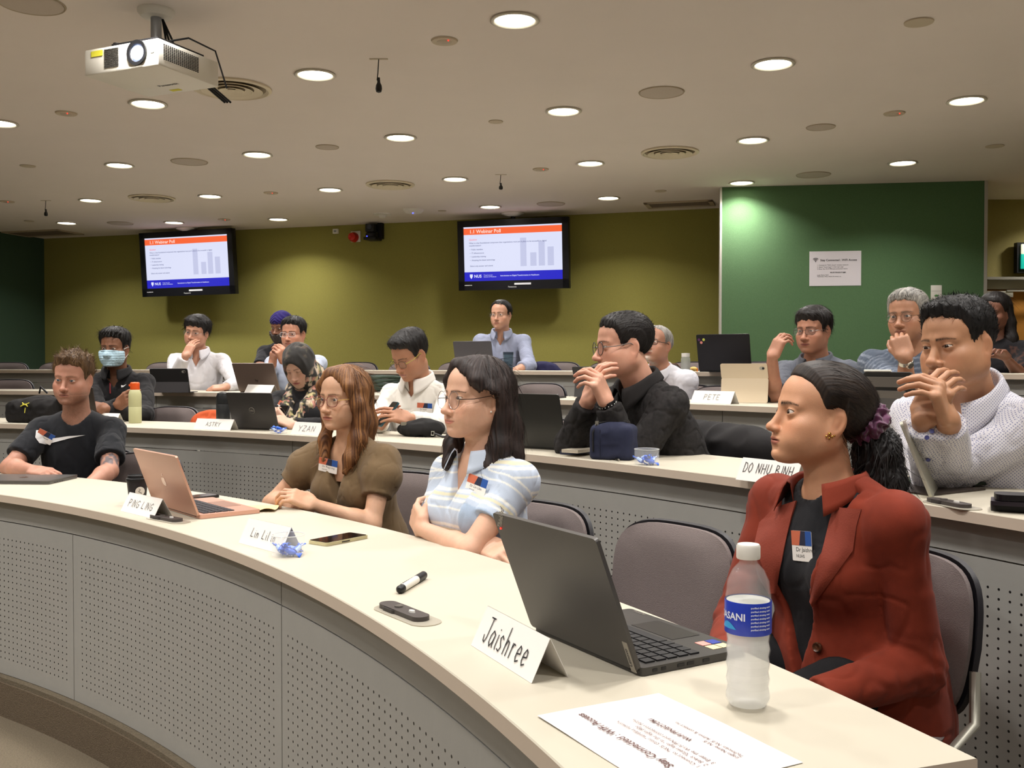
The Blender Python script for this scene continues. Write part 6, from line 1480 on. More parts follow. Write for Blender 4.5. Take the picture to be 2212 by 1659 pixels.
p = green_pt(2022, 632); t = thing('wall_switch', 'white wall switch plate with a green key on the green wall', 'switch', tuple(p)); MB().use(wht).box((0, .006, 0), (.085, .012, .118), Gw, bev=.003).build('plate', None, t); MB().use(mat('key_green', (70, 130, 60), .4)).lathe([(.0001, .002), (.007, .002), (.009, 0)], 16, Gw @ TR(.0, .012, -.026) @ Matrix.Rotation(-math.pi/2, 4, 'X') @ Matrix.Diagonal((1.8, 1, 1, 1))).build('key', None, t); MB().use(mat('plate_grey')).box((0, .0125, .012), (.08, .001, .002), Gw).build('seam', None, t)
p = PY(2207, 556, 8.9); t = thing('exit_sign', 'lit green exit sign box at the right edge', 'sign', tuple(p)); MB().use(blkp).box((.09, .05, 0), (.24, .06, .27)).build('casing', None, t)
MB().use(mat('sign_white', (236, 240, 206), .4, emit=.8)).box((.10, .012, .075), (.20, .02, .09), bev=.008).build('upper_face', None, t); MB().use(mat('sign_green', (20, 150, 130), .4, emit=1.2)).box((.10, .012, -.035), (.20, .02, .13), bev=.004).build('lower_face', None, t)
# ------------------------------------------------------------------ things on the desks
def on(px, py, row, dz=0): return PZ(px, py, top_z(row)+dz)
def basis(A, B, row):
    """frame on the worktop: origin between the two pixels, x from A to B, y away from the camera"""
    a, b = on(A[0], A[1], row), on(B[0], B[1], row); x = (b-a); w = x.length; x = x.normalized(); y = Vector((0, 0, 1)).cross(x); return (a+b)/2, x, y, w
def put(t, x, y): return frame((0, 0, 0), x, y, (0, 0, 1))
def rbox(mb, w, d, h, r, M, n=4): return mb.prism(rrect(w, d, r, n), 0, h, M, False)
def laptop(A, B, row, label, rgb, lid_h=None, tilt=20, wmax=None, base=True, keys=(30, 30, 32), deck=None, logo=None, metal=.3, rough=.4, th=.007, depth=None, w=None, dark_screen=True, name='laptop'):
    o, x, y, w0 = basis(A, B, row); w = w or w0; t = thing(name, label, 'laptop' if name == 'laptop' else 'tablet', (o.x, o.y, top_z(row))); M = put(t, x, y); d = depth or w*.68; lh = lid_h or d
    bm_ = mat('shell_%d_%d_%d' % rgb, rgb, rough, metal)
    ct, st = math.cos(RAD(tilt)), math.sin(RAD(tilt))
    # lid stands at y=0 and its top leans toward the camera (the user sits beyond)
    ML = M @ frame((0, 0, .012 if base else .002), (1, 0, 0), (0, -st, ct), (0, -ct, -st))
    mb = MB().use(bm_); rbox(mb, w, lh, th, .008, ML @ TR(0, lh/2, 0)); lid = mb.build('lid', None, t)
    if dark_screen: MB().use(mat('screen_dark', (26, 28, 34), .15)).box((0, lh/2, -.0006), (w-.016, lh-.02, .001), ML).build('screen', None, lid)
    if base:
        mb = MB().use(mat('shell_%d_%d_%d' % (deck or rgb), deck or rgb, rough, metal)); rbox(mb, w, d, .013, .008, M @ TR(0, d/2, .001)); bs = mb.build('base', None, t)
        km = mat('key_%d_%d_%d' % keys, keys, .5); key = MB().use(km).box((0, 0, 0), (w*.054, d*.085, .003)).me('key')
        for j in range(5):
            for i in range(14):
                if j == 4 and 4 <= i <= 8: continue
                k_ = link('key', key, bs); k_.matrix_local = M @ TR(-w*.42+i*w*.0645, d*(.14+j*.105), .0152)
        MB().use(km).box((-w*.03, d*.56, .0152), (w*.33, d*.085, .003), M).build('space_bar', None, bs)
        MB().use(mat('pad_%d_%d_%d' % (deck or rgb), tuple(int(c*.82) for c in (deck or rgb)), .35, metal)).box((0, d*.80, .0143), (w*.36, d*.28, .0008), M).build('touchpad', None, bs)
        MB().use(mat('hinge_dark', (30, 30, 32), .5)).tube([tuple(M @ Vector((-w*.42, 0, .011))), tuple(M @ Vector((w*.42, 0, .011)))], .006, 8).build('hinge', None, t)
    if logo: logo(ML @ TR(0, lh/2, th+.0004), lid, w, lh)
    t['_'] = 0; del t['_']; return t, M, ML, w, d, lh
def flip(M): return M
def apple(M, par, w, h, c=(222, 190, 174)):
    s = .019; mb = MB().use(mat('logo_%d_%d_%d' % c, c, .2, .6)); P = []
    for i in range(40):
        a = 2*math.pi*i/40; r = s*(1-.10*math.cos(2*a+math.pi)); X, Y = r*.82*math.cos(a), r*math.sin(a)*.95
        dx, dy = X-s*.95, Y-s*.12; dd = math.hypot(dx, dy)
        if dd < s*.42: X = s*.95-s*.42*(s*.95-X)/max(dd, 1e-5)*1.0
        if math.sin(a) > .9: Y -= s*.10
        P.append((X, Y))
    mb.prism(P, 0, .0004, M); mb.prism([(0, s*1.0), (s*.30, s*1.10), (s*.42, s*1.5), (s*.10, s*1.38)], 0, .0004, M); mb.build('logo', None, par)
# dark laptop of the woman in red
def tp_logo(M, par, w, h):
    mb = MB().use(mat('logo_grey', (150, 146, 140), .3, .6)); add_text(mb, 'ThinkPad', .016, M @ TR(-w*.46, h*.36, 0) @ Matrix.Rotation(RAD(50), 4, 'Z'), .0005); mb.build('logo', None, par)
    MB().use(red_e).sphere(tuple(M @ Vector((-w*.455, h*.375, 0))), .0022, 8).build('logo_light', None, par)
    mb = MB().use(mat('logo_plate', (166, 160, 150), .3, .6)).box((w*.462, -h*.40, 0), (.013, .055, .0008), M); par2 = mb.build('maker_plate', None, par)
    mb = MB().use(ink); add_text(mb, 'Lenovo', .011, M @ TR(w*.466, -h*.475, .0008) @ Matrix.Rotation(RAD(90), 4, 'Z')); mb.build('maker_lettering', None, par)
LT, LM, LML, lw, ld, lh = laptop((1154, 1362), (1386, 1463), 1, 'open dark grey laptop in front of the woman in red', (74, 71, 68), tilt=21, deck=(66, 64, 62), logo=tp_logo, metal=.25, lid_h=.235, depth=.225)
bs = [c for c in LT.children if c.name.startswith('base')][0]
MB().use(mat('nub_red', (220, 60, 40), .6)).sphere(tuple(LM @ Vector((-lw*.02, ld*.33, .017))), .004, 8).build('pointing_nub', None, bs)
for i, (dx, dy, c) in enumerate(((.40, .80, (214, 200, 160)), (.40, .90, (214, 200, 160)), (.32, .80, (230, 150, 140)), (.32, .90, (40, 60, 150)))): MB().use(mat('sticker_%d_%d_%d' % c, c, .5)).box((lw*dx, ld*dy, .0145), (.022, .02, .0008), LM).build('sticker', None, bs)
for i, yy in enumerate((.12, .2, .36, .45, .60)): MB().use(blkp).box((lw/2, ld*yy, .0075), (.002, .014 if i > 1 else .009, .005), LM).build('port', None, bs)
mb = MB().use(mat('logo_grey')); add_text(mb, 'ThinkPad', .011, LM @ TR(-lw*.44, ld*.95, .0146), .0004); mb.build('deck_lettering', None, bs)
# rose gold laptop
laptop((336, 1093), (432, 1122), 1, 'open rose gold laptop beside the coffee cup', (204, 158, 136), tilt=20, keys=(40, 40, 46), deck=(214, 166, 146), logo=apple, metal=.45, rough=.35, lid_h=.21, depth=.21)
def dell(M, par, w, h):
    mb = MB().use(mat('logo_grey')); P = [(math.cos(RAD(a))*.017, math.sin(RAD(a))*.017) for a in range(0, 360, 15)]; mb.tube([tuple(M @ Vector((x, y, .0005))) for x, y in P], .0010, 5, closed=True); add_text(mb, 'DELL', .0115, M @ TR(-.0135, -.004, 0), .0005); mb.build('logo', None, par)
laptop((506, 927), (603, 930), 2, 'open dark grey laptop in front of the woman in the headscarf', (70, 67, 66), tilt=18, logo=dell)
laptop((1128, 968), (1224, 974), 2, 'open black laptop beside the navy pouch', (52, 52, 50), tilt=14, lid_h=.225, depth=.22)
laptop((132, 912), (212, 913), 2, 'laptop half hidden behind the man in the black T-shirt', (60, 52, 46), tilt=14, lid_h=.21, depth=.2)
def hp(M, par, w, h):
    mb = MB().use(mat('logo_dark', (54, 46, 42), .3)); add_text(mb, 'hp', .026, M @ TR(-.012, -.03, 0), .001); mb.build('logo', None, par)
laptop((518, 848), (606, 849), 3, 'open bronze grey laptop in front of the man with white-framed glasses', (122, 106, 96), tilt=24, logo=hp, lid_h=.215)
laptop((990, 802.5), (1064, 802.8), 4, 'open grey laptop of the man in the light blue shirt', (84, 82, 88), tilt=12, w=.30, lid_h=.20, depth=.2)
def stick(M, par, w, h):
    for dx, dy, c in ((-.36, .36, (200, 206, 90)), (-.41, .28, (226, 140, 130)), (-.45, .36, (90, 40, 90))): MB().use(mat('dot_%d_%d_%d' % c, c, .5)).lathe([(.0001, .0005), (.009, .0005)], 16, M @ TR(w*dx, h*dy, 0), cap=False).build('sticker', None, par)
laptop((1513, 803.5), (1622, 804), 4, 'open black laptop with three round stickers on its lid', (26, 23, 25), tilt=12, logo=stick, w=.355, lid_h=.235, depth=.23)
# closed grey laptop at the left of the front desk
o = on(75, 1044, 1); t = thing('laptop', 'closed grey laptop in front of the man in the black T-shirt', 'laptop', (o.x, o.y, top_z(1))); a_ = on(105, 1047, 1); b_ = on(176, 1031, 1); y = (b_-a_).normalized(); x = y.cross(Vector((0, 0, 1))); M = frame(a_-o-Vector((0, 0, 0)), -x, y, (0, 0, 1))
sg = mat('shell_96_94_92', (96, 94, 92), .35, .5); w_, d_ = .355, .245
mb = MB().use(sg); rbox(mb, w_, d_, .008, .012, M @ TR(w_/2, d_/2, .001)); mb.build('base', None, t); mb = MB().use(sg); rbox(mb, w_, d_, .0055, .012, M @ TR(w_/2, d_/2, .0098)); li = mb.build('lid', None, t)
s_ = .024; apple(M @ TR(w_/2, d_/2, .0156), li, w_, d_, (30, 29, 29))
for i in range(4): MB().use(blkp).box((-.0002, .05+i*.02, .005), (.001, .009, .003), M).build('port', None, t)
# tablets on stands
def tablet(A, B, row, label, rgb, tilt, h, fold=None, w=None, cam=True, stand=True):
    o, x, y, w0 = basis(A, B, row); w = w or w0; t = thing('tablet', label, 'tablet', (o.x, o.y, top_z(row))); M = put(t, x, y); ct, st = math.cos(RAD(tilt)), math.sin(RAD(tilt))
    c = mat('cover_%d_%d_%d' % rgb, rgb, .6); dk = mat('screen_dark', (26, 28, 34), .15)
    if fold:       # lower flap leans away, upper part leans back over it
        ML = M @ frame((0, 0, .001), (1, 0, 0), (0, st*.35, math.sqrt(1-(st*.35)**2)), (0, -1, 0)); mb = MB().use(c); rbox(mb, w, h*fold, .006, .008, ML @ TR(0, h*fold/2, 0)); mb.build('lower_flap', None, t)
        top = ML @ Vector((0, h*fold, 0)); MU = M @ frame((0, (M.inverted() @ top).y, (M.inverted() @ top).z), (1, 0, 0), (0, -st*.9, ct), (0, -1, 0)); mb = MB().use(c); rbox(mb, w, h*(1-fold)+.01, .006, .012, MU @ TR(0, h*(1-fold)/2, 0)); up = mb.build('cover', None, t)
        MC = MU @ TR(w/2-.028, h*(1-fold)-.022, .0062)
        MS = M @ frame((0, .0, .001), (1, 0, 0), (0, .42, .91), (0, -.91, .42)); mb = MB().use(dk); rbox(mb, w-.006, h*.92, .007, .01, M @ frame((0, .075, .002), (1, 0, 0), (0, -.30, .954), (0, -.954, -.30)) @ TR(0, h*.46, -.007)); mb.build('screen', None, t)
    else:
        ML = M @ frame((0, 0, .002), (1, 0, 0), (0, -st, ct), (0, -ct, -st)); mb = MB().use(c); rbox(mb, w, h, .008, .012, ML @ TR(0, h/2, 0)); mb.build('cover', None, t); MC = ML @ TR(w/2-.028, h-.022, .0083)
        MB().use(dk).box((0, h/2, -.0008), (w-.012, h-.012, .001), ML).build('screen', None, t)
        if stand: mb = MB().use(mat('stand_%d_%d_%d' % rgb, tuple(min(255, int(v*1.5+14)) for v in rgb), .6)); rbox(mb, w, .16, .004, .006, M @ TR(0, .09, .001)); mb.add([(-w/2, -.035, .001), (w/2, -.035, .001), (w/2, -st*h*.45-.008, h*.45*ct), (-w/2, -st*h*.45-.008, h*.45*ct)], [(0, 1, 2, 3)], M); mb.build('folding_stand', None, t)
    if cam: mb = MB().use(mat('camera_island', (170, 168, 160), .4)); rbox(mb, .026, .018, .0012, .008, MC); mb.build('camera_island', None, t); MB().use(blkp).lathe([(.0001, .0022), (.006, .002), (.0065, 0)], 16, MC @ TR(.006, 0, 0)).build('camera_lens', None, t)
    return t
tablet((1566, 869.5), (1649, 871.0), 3, 'cream tablet case standing open behind the PETE card', (218, 202, 176), 22, .205, fold=.62, w=.245)
tablet((334, 848), (408, 848), 3, 'black tablet on a folding stand left of the man covering his mouth', (38, 37, 38), 20, .18, w=.265)
tablet((1244, 857), (1312, 860), 3, 'black tablet standing behind the clasped hands', (30, 30, 32), 14, .19, w=.25)
t = tablet((1889, 884), (1975, 888), 3, 'rugged black tablet case beside the dotted shirt', (40, 38, 36), 14, .17, w=.25, cam=False)
o, x, y, w0 = basis((1889, 884), (1975, 888), 3); M = put(t, x, y) @ frame((0, 0, .002), (1, 0, 0), (0, -.242, .97), (0, -.97, -.242))
MB().use(mat('case_grey', (104, 98, 92), .6)).prism([(-.11, .15), (.11, .15), (.075, .105), (-.075, .105)], .008, .013, M).prism(rrect(.17, .04, .012), .008, .016, M @ TR(0, .068, 0)).build('case_ribs', None, t)
MB().use(wht).tube([tuple(M @ Vector((-.12, .176, .004))), tuple(M @ Vector((.02, .176, .004)))], .005, 8).build('stylus', None, t)
# tablet seen edge-on beside the dotted shirt
A = on(2008, 1077, 2); t = thing('tablet', 'pale tablet on a stand seen edge-on behind the ponytail', 'tablet', (A.x, A.y, top_z(2))); dx = Vector((.45, .89, 0)).normalized(); nx = Vector((-.89, .45, 0)); upv = (Vector((0, 0, 1))*.93+nx*.36).normalized()
M = frame((0, 0, 0), dx, upv, dx.cross(upv)); mb = MB().use(mat('tablet_alu', (190, 188, 172), .35, .5)); rbox(mb, .25, .21, .008, .01, M @ TR(.125, .105, 0)); mb.build('body', None, t)
MB().use(mat('cover_white', (226, 222, 210), .6)).add([(0, 0, 0), tuple(dx*.25), tuple(dx*.25+nx*.02+Vector((0, 0, .11))), tuple(nx*.02+Vector((0, 0, .11)))], [(0, 1, 2, 3)], TR(*(nx*.10))).build('stand_flap', None, t)
# ------------------------------------------------------------------ name cards, written by hand
GL = {'J': [[(.15, 1), (.75, 1)], [(.5, 1), (.45, .25), (.3, .05), (.1, .1), (0, .3)]], 'a': [[(.6, .5), (.3, .6), (.08, .4), (.08, .15), (.3, .02), (.55, .2), (.62, .5), (.6, .1), (.72, .02)]], 'i': [[(.2, .55), (.2, .1), (.3, .02)], [(.2, .74), (.22, .76)]],
      's': [[(.55, .5), (.3, .6), (.12, .48), (.3, .33), (.5, .2), (.35, .03), (.08, .08)]], 'h': [[(.12, 1), (.12, .02)], [(.12, .35), (.3, .55), (.5, .5), (.55, .3), (.55, .02)]], 'r': [[(.15, .55), (.17, .02)], [(.17, .38), (.3, .55), (.5, .52)]],
      'e': [[(.1, .3), (.55, .34), (.5, .52), (.3, .6), (.1, .42), (.08, .18), (.25, .03), (.55, .1)]], 'n': [[(.12, .55), (.12, .02)], [(.12, .35), (.3, .55), (.5, .48), (.52, .02)]], 'l': [[(.2, 1), (.2, .1), (.3, .02)]], 'L': [[(.2, 1), (.12, .08), (.7, .06)]],
      'P': [[(.15, 1), (.12, 0)], [(.15, .98), (.6, .95), (.68, .72), (.5, .52), (.14, .48)]], 'I': [[(.3, 1), (.28, 0)]], 'N': [[(.1, 0), (.12, 1), (.62, .05), (.68, 1)]], 'G': [[(.7, .85), (.45, 1), (.15, .75), (.1, .3), (.35, .02), (.68, .12), (.7, .45), (.42, .45)]],
      'A': [[(.05, 0), (.38, 1), (.7, 0)], [(.18, .38), (.58, .38)]], 'S': [[(.65, .88), (.4, 1), (.14, .8), (.4, .52), (.65, .28), (.4, 0), (.08, .12)]], 'T': [[(.02, 1), (.75, .98)], [(.4, 1), (.37, 0)]], 'R': [[(.14, 0), (.14, 1), (.55, .95), (.62, .72), (.16, .5), (.68, 0)]], 'Y': [[(.05, 1), (.38, .5), (.72, 1)], [(.38, .5), (.35, 0)]],
      'E': [[(.65, .98), (.14, 1), (.12, 0), (.65, .02)], [(.13, .52), (.55, .5)]], 'D': [[(.15, 1), (.12, 0), (.5, .08), (.72, .5), (.5, .92), (.1, 1)]], 'O': [[(.4, 1), (.1, .7), (.12, .25), (.4, 0), (.68, .3), (.66, .75), (.4, 1)]], 'H': [[(.12, 1), (.1, 0)], [(.66, 1), (.64, 0)], [(.11, .5), (.65, .52)]],
      'U': [[(.12, 1), (.12, .25), (.36, .0), (.62, .25), (.66, 1)]], 'B': [[(.14, 0), (.14, 1), (.5, .95), (.55, .7), (.16, .52), (.62, .42), (.6, .1), (.14, 0)]], 'Z': [[(.1, 1), (.66, .98), (.08, .02), (.68, .04)]], 'V': [[(.05, 1), (.36, 0), (.68, 1)]]}
def handwrite(mb, txt, M, w, h, th):
    n = sum(.55 if c == ' ' else (.45 if c in 'iI' else .85) for c in txt) or 1; u = w/n; x = 0
    for c in txt:
        for st_ in GL.get(c, []):
            pts = [(x+px_*u*.95, py_*h) for px_, py_ in st_]
            for (x0, y0), (x1, y1) in zip(pts[:-1], pts[1:]):
                d = Vector((x1-x0, y1-y0, 0)); 
                if d.length < 1e-6: continue
                nn = Vector((-d.y, d.x, 0)).normalized()*th/2; e = d.normalized()*th*.3; a_ = Vector((x0, y0, 0))-e; b_ = Vector((x1, y1, 0))+e
                mb.add([a_-nn, b_-nn, b_+nn, a_+nn], [(0, 1, 2, 3)], M)
        x += (.55 if c == ' ' else (.45 if c in 'iI' else .85))*u
inkm = mat('marker_ink', (40, 38, 40), .7); inkf = mat('marker_ink_faint', (120, 118, 118), .7)
def card(A, B, row, txt, label, h=.075, dep=.066, faint=False, w=None, fh=.42, sub=None, tw=.72, th=.0022):
    o, x, y, w0 = basis(A, B, row); w = w or w0; t = thing('name_card', label, 'name card', (o.x, o.y, top_z(row)), group='folded paper name cards'); M = put(t, x, y); pm = mat('card_paper', (236, 232, 226), .75); k = .001; dy = dep/2; hz = math.sqrt(h*h-dy*dy)
    for nm, y0, y1 in (('front_leaf', 0, dy), ('back_leaf', dep, dy)):
        mb = MB().use(pm); mb.add([(-w/2, y0, .0005), (w/2, y0, .0005), (w/2, y1, hz), (-w/2, y1, hz), (-w/2, y0+.0008, .0005), (w/2, y0+.0008, .0005), (w/2, y1+.0008, hz), (-w/2, y1+.0008, hz)], [(0, 1, 2, 3), (7, 6, 5, 4), (0, 4, 5, 1), (3, 2, 6, 7), (0, 3, 7, 4), (1, 5, 6, 2)], M); f_ = mb.build(nm, None, t)
        if nm == 'front_leaf':
            ML = M @ frame((-w/2, 0, .0005), (1, 0, 0), (0, dy/h, hz/h), (0, -hz/h, dy/h)); mb = MB().use(inkf if faint else inkm); handwrite(mb, txt, ML @ TR(w*(.5-tw/2), h*(.5-fh/2+(.08 if sub else 0)), .0012), w*tw, h*fh, th)
            if sub: handwrite(mb, sub, ML @ TR(w*.42, h*.04, .0012), w*.3, h*.16, th*.8)
            mb.build('handwriting', None, f_)
    return t
card((1017, 1394), (1148, 1477), 1, 'Jaishree', 'folded name card reading Jaishree', fh=.62, th=.0026)
card((260, 1104), (331, 1121), 1, 'PING LING', 'folded name card reading PING LING', h=.07, th=.0018, tw=.74, fh=.36)
card((515, 1173), (606, 1197), 1, 'Lin Lilin', 'folded name card reading Lin Lilin', h=.075, th=.0018, tw=.6, fh=.34)
card((417, 927), (497, 930), 2, 'ASTRY', 'folded name card reading ASTRY', h=.066, faint=True, tw=.4, fh=.35)
card((627, 938), (690, 942), 2, 'YZAN', 'folded name card below the headscarf, beside the candy dish', h=.07, faint=True, tw=.6)
card((205, 913), (240, 914), 2, '', 'folded name card half hidden behind the black T-shirt', h=.066, w=.2)
card((527, 849), (584, 851), 3, '', 'folded blank name card before the bronze laptop', h=.068)
card((1491, 870), (1578, 873.5), 3, 'PETE', 'folded name card reading PETE', h=.072, faint=True, tw=.42, fh=.40)
card((1589, 1036), (1715, 1052), 2, 'DO NHU BINH', 'folded name card reading DO NHU BINH', h=.074, tw=.86, fh=.42, sub='VNNU')
# ------------------------------------------------------------------ bottles, cups and glasses
clear = mat('clear_plastic', (250, 252, 252), .05, alpha=.07, spec=.9); glassm = mat('clear_glass', (250, 252, 250), .02, alpha=.11, spec=.9); water = mat('water', (240, 244, 246), .10, trans=1, ior=1.2)
o = on(1615, 1528, 1); t = thing('water_bottle', 'clear plastic water bottle with a blue label before the woman in red', 'bottle', (o.x, o.y, top_z(1))); B = .0325
prof = [(.022, .001), (.027, .004), (B, .014)]+[(B-.0022*(k % 2), .02+k*.011) for k in range(8)]+[(B, .112), (B+.0005, .165), (B-.001, .172), (B*.93, .186), (B*.70, .202), (B*.42, .212), (.0125, .216), (.0125, .222)]
MB().use(clear).lathe(prof, 40, cap=False).lathe([(r*.965, z) for r, z in prof][::-1], 40, cap=False).build('bottle', None, t)
MB().use(mat('water_milky', (246, 246, 242), .2, alpha=.50, spec=.5)).lathe([(.0001, .004)]+[(r*.955, z+.002) for r, z in prof[1:12]]+[(B*.95, .158), (.0001, .158)], 40, cap=False).build('water', None, t)
lab = mat('label_blue', (40, 62, 176), .35); MB().use(lab).lathe([(B+.0008, .112), (B+.0012, .113), (B+.0012, .158), (B+.0008, .159)], 40, cap=False).build('label', None, t)
mb = MB().use(mat('label_white', (232, 236, 244), .4)); rl = B+.0016
def wrap(mb, txt, size, a0, z):
    me = text_mesh(txt, size, size*.02); mb.add([(rl*math.cos(a0+v.co.x/rl), rl*math.sin(a0+v.co.x/rl), z+v.co.y) for v in me.vertices], [list(p.vertices) for p in me.polygons]); bpy.data.meshes.remove(me)
va = math.atan2(-o.y, -o.x); wrap(mb, 'DASANI', .0145, va-1.62, .134)
for i in range(7): wrap(mb, 'purified drinking water', .0036, va+.12, .152-i*.0052)
lw_ = mb.build('label_lettering', None, t)
MB().use(mat('label_cyan', (60, 160, 220), .35)).grid(lambda u, v: (rl*math.cos(va-1.5+u*1.0), rl*math.sin(va-1.5+u*1.0), .120+v*.010*math.sin(u*math.pi)), 14, 3).build('label_wave', None, t)
MB().use(wht).lathe([(.0165, .218), (.0172, .220), (.0172, .236), (.0155, .239), (.0001, .239)], 32).build('cap', None, t)
o = on(292, 914, 2); t = thing('water_bottle', 'frosted drinking bottle with an orange cap', 'bottle', (o.x, o.y, top_z(2))); MB().use(mat('frosted', (206, 206, 160), .35, alpha=.85, spec=.4)).lathe([(.034, 0), (.037, .006), (.037, .095), (.0355, .098), (.037, .101), (.037, .170), (.032, .190), (.026, .200)], 32).build('bottle', None, t); MB().use(mat('cap_orange', (236, 92, 34), .4)).lathe([(.026, .198), (.027, .200), (.027, .238), (.022, .243), (.0001, .245)], 28).box((-.028, 0, .225), (.012, .014, .012)).build('cap', None, t)
o = on(482, 921, 2); t = thing('vacuum_flask', 'black vacuum flask behind the dark laptop', 'flask', (o.x, o.y, top_z(2))); MB().use(mat('flask_black', (38, 40, 42), .4)).lathe([(.036, 0), (.038, .004), (.038, .125), (.037, .127)], 28).build('body', None, t); MB().use(mat('flask_cap', (30, 32, 34), .35)).lathe([(.038, .128), (.038, .165), (.030, .188), (.012, .195), (.0001, .196)], 28).build('cap', None, t)
o = on(1098, 803, 4); t = thing('tumbler', 'blue-grey tumbler beside the man in the light blue shirt', 'tumbler', (o.x, o.y, top_z(4))); MB().use(mat('tumbler_blue', (70, 88, 104), .3)).lathe([(.030, 0), (.033, .1), (.034, .115)], 24).build('cup', None, t); MB().use(mat('tumbler_lid', (44, 54, 70), .4)).lathe([(.035, .115), (.035, .132), (.0001, .134)], 24).build('lid', None, t)
o = on(1481, 803.5, 4); t = thing('water_bottle', 'small clear bottle with a white cap on the top desk', 'bottle', (o.x, o.y, top_z(4))); MB().use(mat('pet_far', (190, 194, 186), .1, alpha=.45)).lathe([(.028, 0), (.031, .01), (.031, .085), (.026, .098)], 24).build('bottle', None, t); MB().use(wht).lathe([(.027, .098), (.027, .122), (.0001, .123)], 24).build('cap', None, t)
o = on(297, 1088, 1); t = thing('coffee_cup', 'black takeaway coffee cup with a lid', 'cup', (o.x, o.y, top_z(1))); MB().use(mat('cup_black', (30, 26, 30), .5)).lathe([(.028, 0), (.036, .085)], 32).build('cup', None, t); MB().use(blkp).lathe([(.0385, .083), (.0395, .087), (.0385, .092), (.034, .094), (.033, .103), (.031, .104), (.029, .099), (.0001, .098)], 32).build('lid', None, t)
vv = math.atan2(-o.y, -o.x)+.25; Md = rotz(vv) @ frame((.0345, 0, .048), (0, 1, 0), (.094, 0, .995), (.995, 0, -.094)); MB().use(wht).lathe([(.0001, .0008), (.0165, .0008)], 24, Md, cap=False).build('round_sticker', None, t)
mb = MB().use(ink); mb.tube([tuple(Md @ Vector((math.sin(u*6)*.004-.004+u*.004, .009-u*.012, .0014))) for u in [k/10 for k in range(16)]], .0007, 5); mb.build('sticker_mark', None, t)
cand = mat('candy_blue', (30, 96, 214), .3, coat=.5); candw = mat('candy_white', (170, 196, 240), .35)
cm = MB().use(cand).sphere((0, 0, 0), (.0165, .009, .008), 12)
for sg in (-1, 1): cm.grid(lambda u, v, sg=sg: (sg*(.014+v*.016), (u-.5)*(.004+v*.024), .004*math.sin(u*18)*v), 8, 3, thick=.0006)
CB = cm.me('wrapper'); cw = MB().use(candw).grid(lambda u, v: (.013*(2*u-1), -.0092*math.cos((v-.2)*1.4), .0082*math.sin((v-.2)*1.4)+.0002), 6, 4).me('wrapper_print')
def candy_bowl(px, py, row, label, n, r=.044, h=.055, cl='candies'):
    o = on(px, py, row); t = thing('glass_bowl', label, 'bowl', (o.x, o.y, top_z(row))); MB().use(glassm).lathe([(.0001, .002), (r-.004, .002), (r-.001, .004), (r, h), (r-.0018, h), (r-.003, .006), (.0001, .005)], 40, cap=False).build('wall', None, t)
    MB().use(mat('glass_rim', (236, 238, 236), .05, alpha=.6, spec=1)).tube([(math.cos(a*.157)*(r-.0008), math.sin(a*.157)*(r-.0008), h) for a in range(40)], .0012, 6, closed=True).build('rim', None, t)
    for i in range(n):
        a = i*2.4+.4; rr = .022 if n > 3 else .018; c = thing('wrapped_candy', 'blue wrapped sweet in the '+cl, 'candy', (o.x+rr*math.cos(a)*(.4 if i == n-1 else 1), o.y+rr*math.sin(a)*(.4 if i == n-1 else 1), top_z(row)+.0145+(.012 if i == n-1 else 0)), group='wrapped sweets in the '+cl)
        c.rotation_euler = (.3*math.sin(i*5), -.35*math.cos(i*3), a*1.7+.6); link('wrapper', CB, c); link('wrapper_print', cw, c)
candy_bowl(622, 1200, 1, 'clear glass bowl of blue sweets beside the Lin Lilin card', 5, cl='bowl on the front desk')
candy_bowl(1397, 1004, 2, 'clear glass bowl of blue sweets right of the navy pouch', 5, cl='bowl beside the navy pouch')
candy_bowl(601, 936, 2, 'low clear dish of blue sweets before the dark grey laptop', 3, h=.02, cl='low dish by the headscarf')
# ------------------------------------------------------------------ phones, pens, paper
def slab(name, label, cat, corner, right, w, row, col, h=.009, d=None, r=.01, screen=True, dz=0):
    a, b = on(corner[0], corner[1], row, dz), on(right[0], right[1], row, dz); y = (b-a).normalized(); x = Vector((0, 0, 1)).cross(y); ln = d or (b-a).length; o = a+y*ln/2+x*w/2; t = thing(name, label, cat, (o.x, o.y, top_z(row)+dz)); M = frame((0, 0, 0), x, y, (0, 0, 1))
    mb = MB().use(mat('slab_%d_%d_%d' % col, col, .35, .2)); rbox(mb, w, ln, h, r, M @ TR(0, 0, .0008)); mb.build('body', None, t)
    if screen: mb = MB().use(mat('phone_glass', (16, 14, 14), .08)); rbox(mb, w-.006, ln-.006, .0012, r*.8, M @ TR(0, 0, h+.0006)); mb.build('screen', None, t)
    return t, M, ln
t, M, ln = slab('mobile_phone', 'smartphone in a clear case on the front desk', 'phone', (706, 1181), (797, 1163), .078, 1, (186, 178, 140)); MB().use(blkp).box((-.078/2-.0006, -.01, .005), (.001, .03, .003), M).build('side_button', None, t)
slab('mobile_phone', 'black phone lying behind the rose gold laptop', 'phone', (402, 1084), (433, 1080), .075, 1, (22, 22, 24), d=.15)
slab('mobile_phone', 'phone with a light edge at the left end of the front desk', 'phone', (-40, 1026), (10, 1021), .075, 1, (210, 210, 206), d=.15)
slab('mobile_phone', 'dark phone lying by the black tablet in the third row', 'phone', (1206, 861), (1238, 858), .075, 3, (40, 38, 40), d=.15)
slab('notebook', 'small cream notebook beside the navy pouch, on top', 'notebook', (1248, 980), (1278, 976), .075, 2, (206, 196, 178), h=.012, d=.14, r=.004, screen=False, dz=.0135)
slab('notebook', 'dark blue notebook under the cream notebook', 'notebook', (1246, 984), (1276, 980), .08, 2, (40, 44, 66), h=.012, d=.15, r=.004, screen=False)
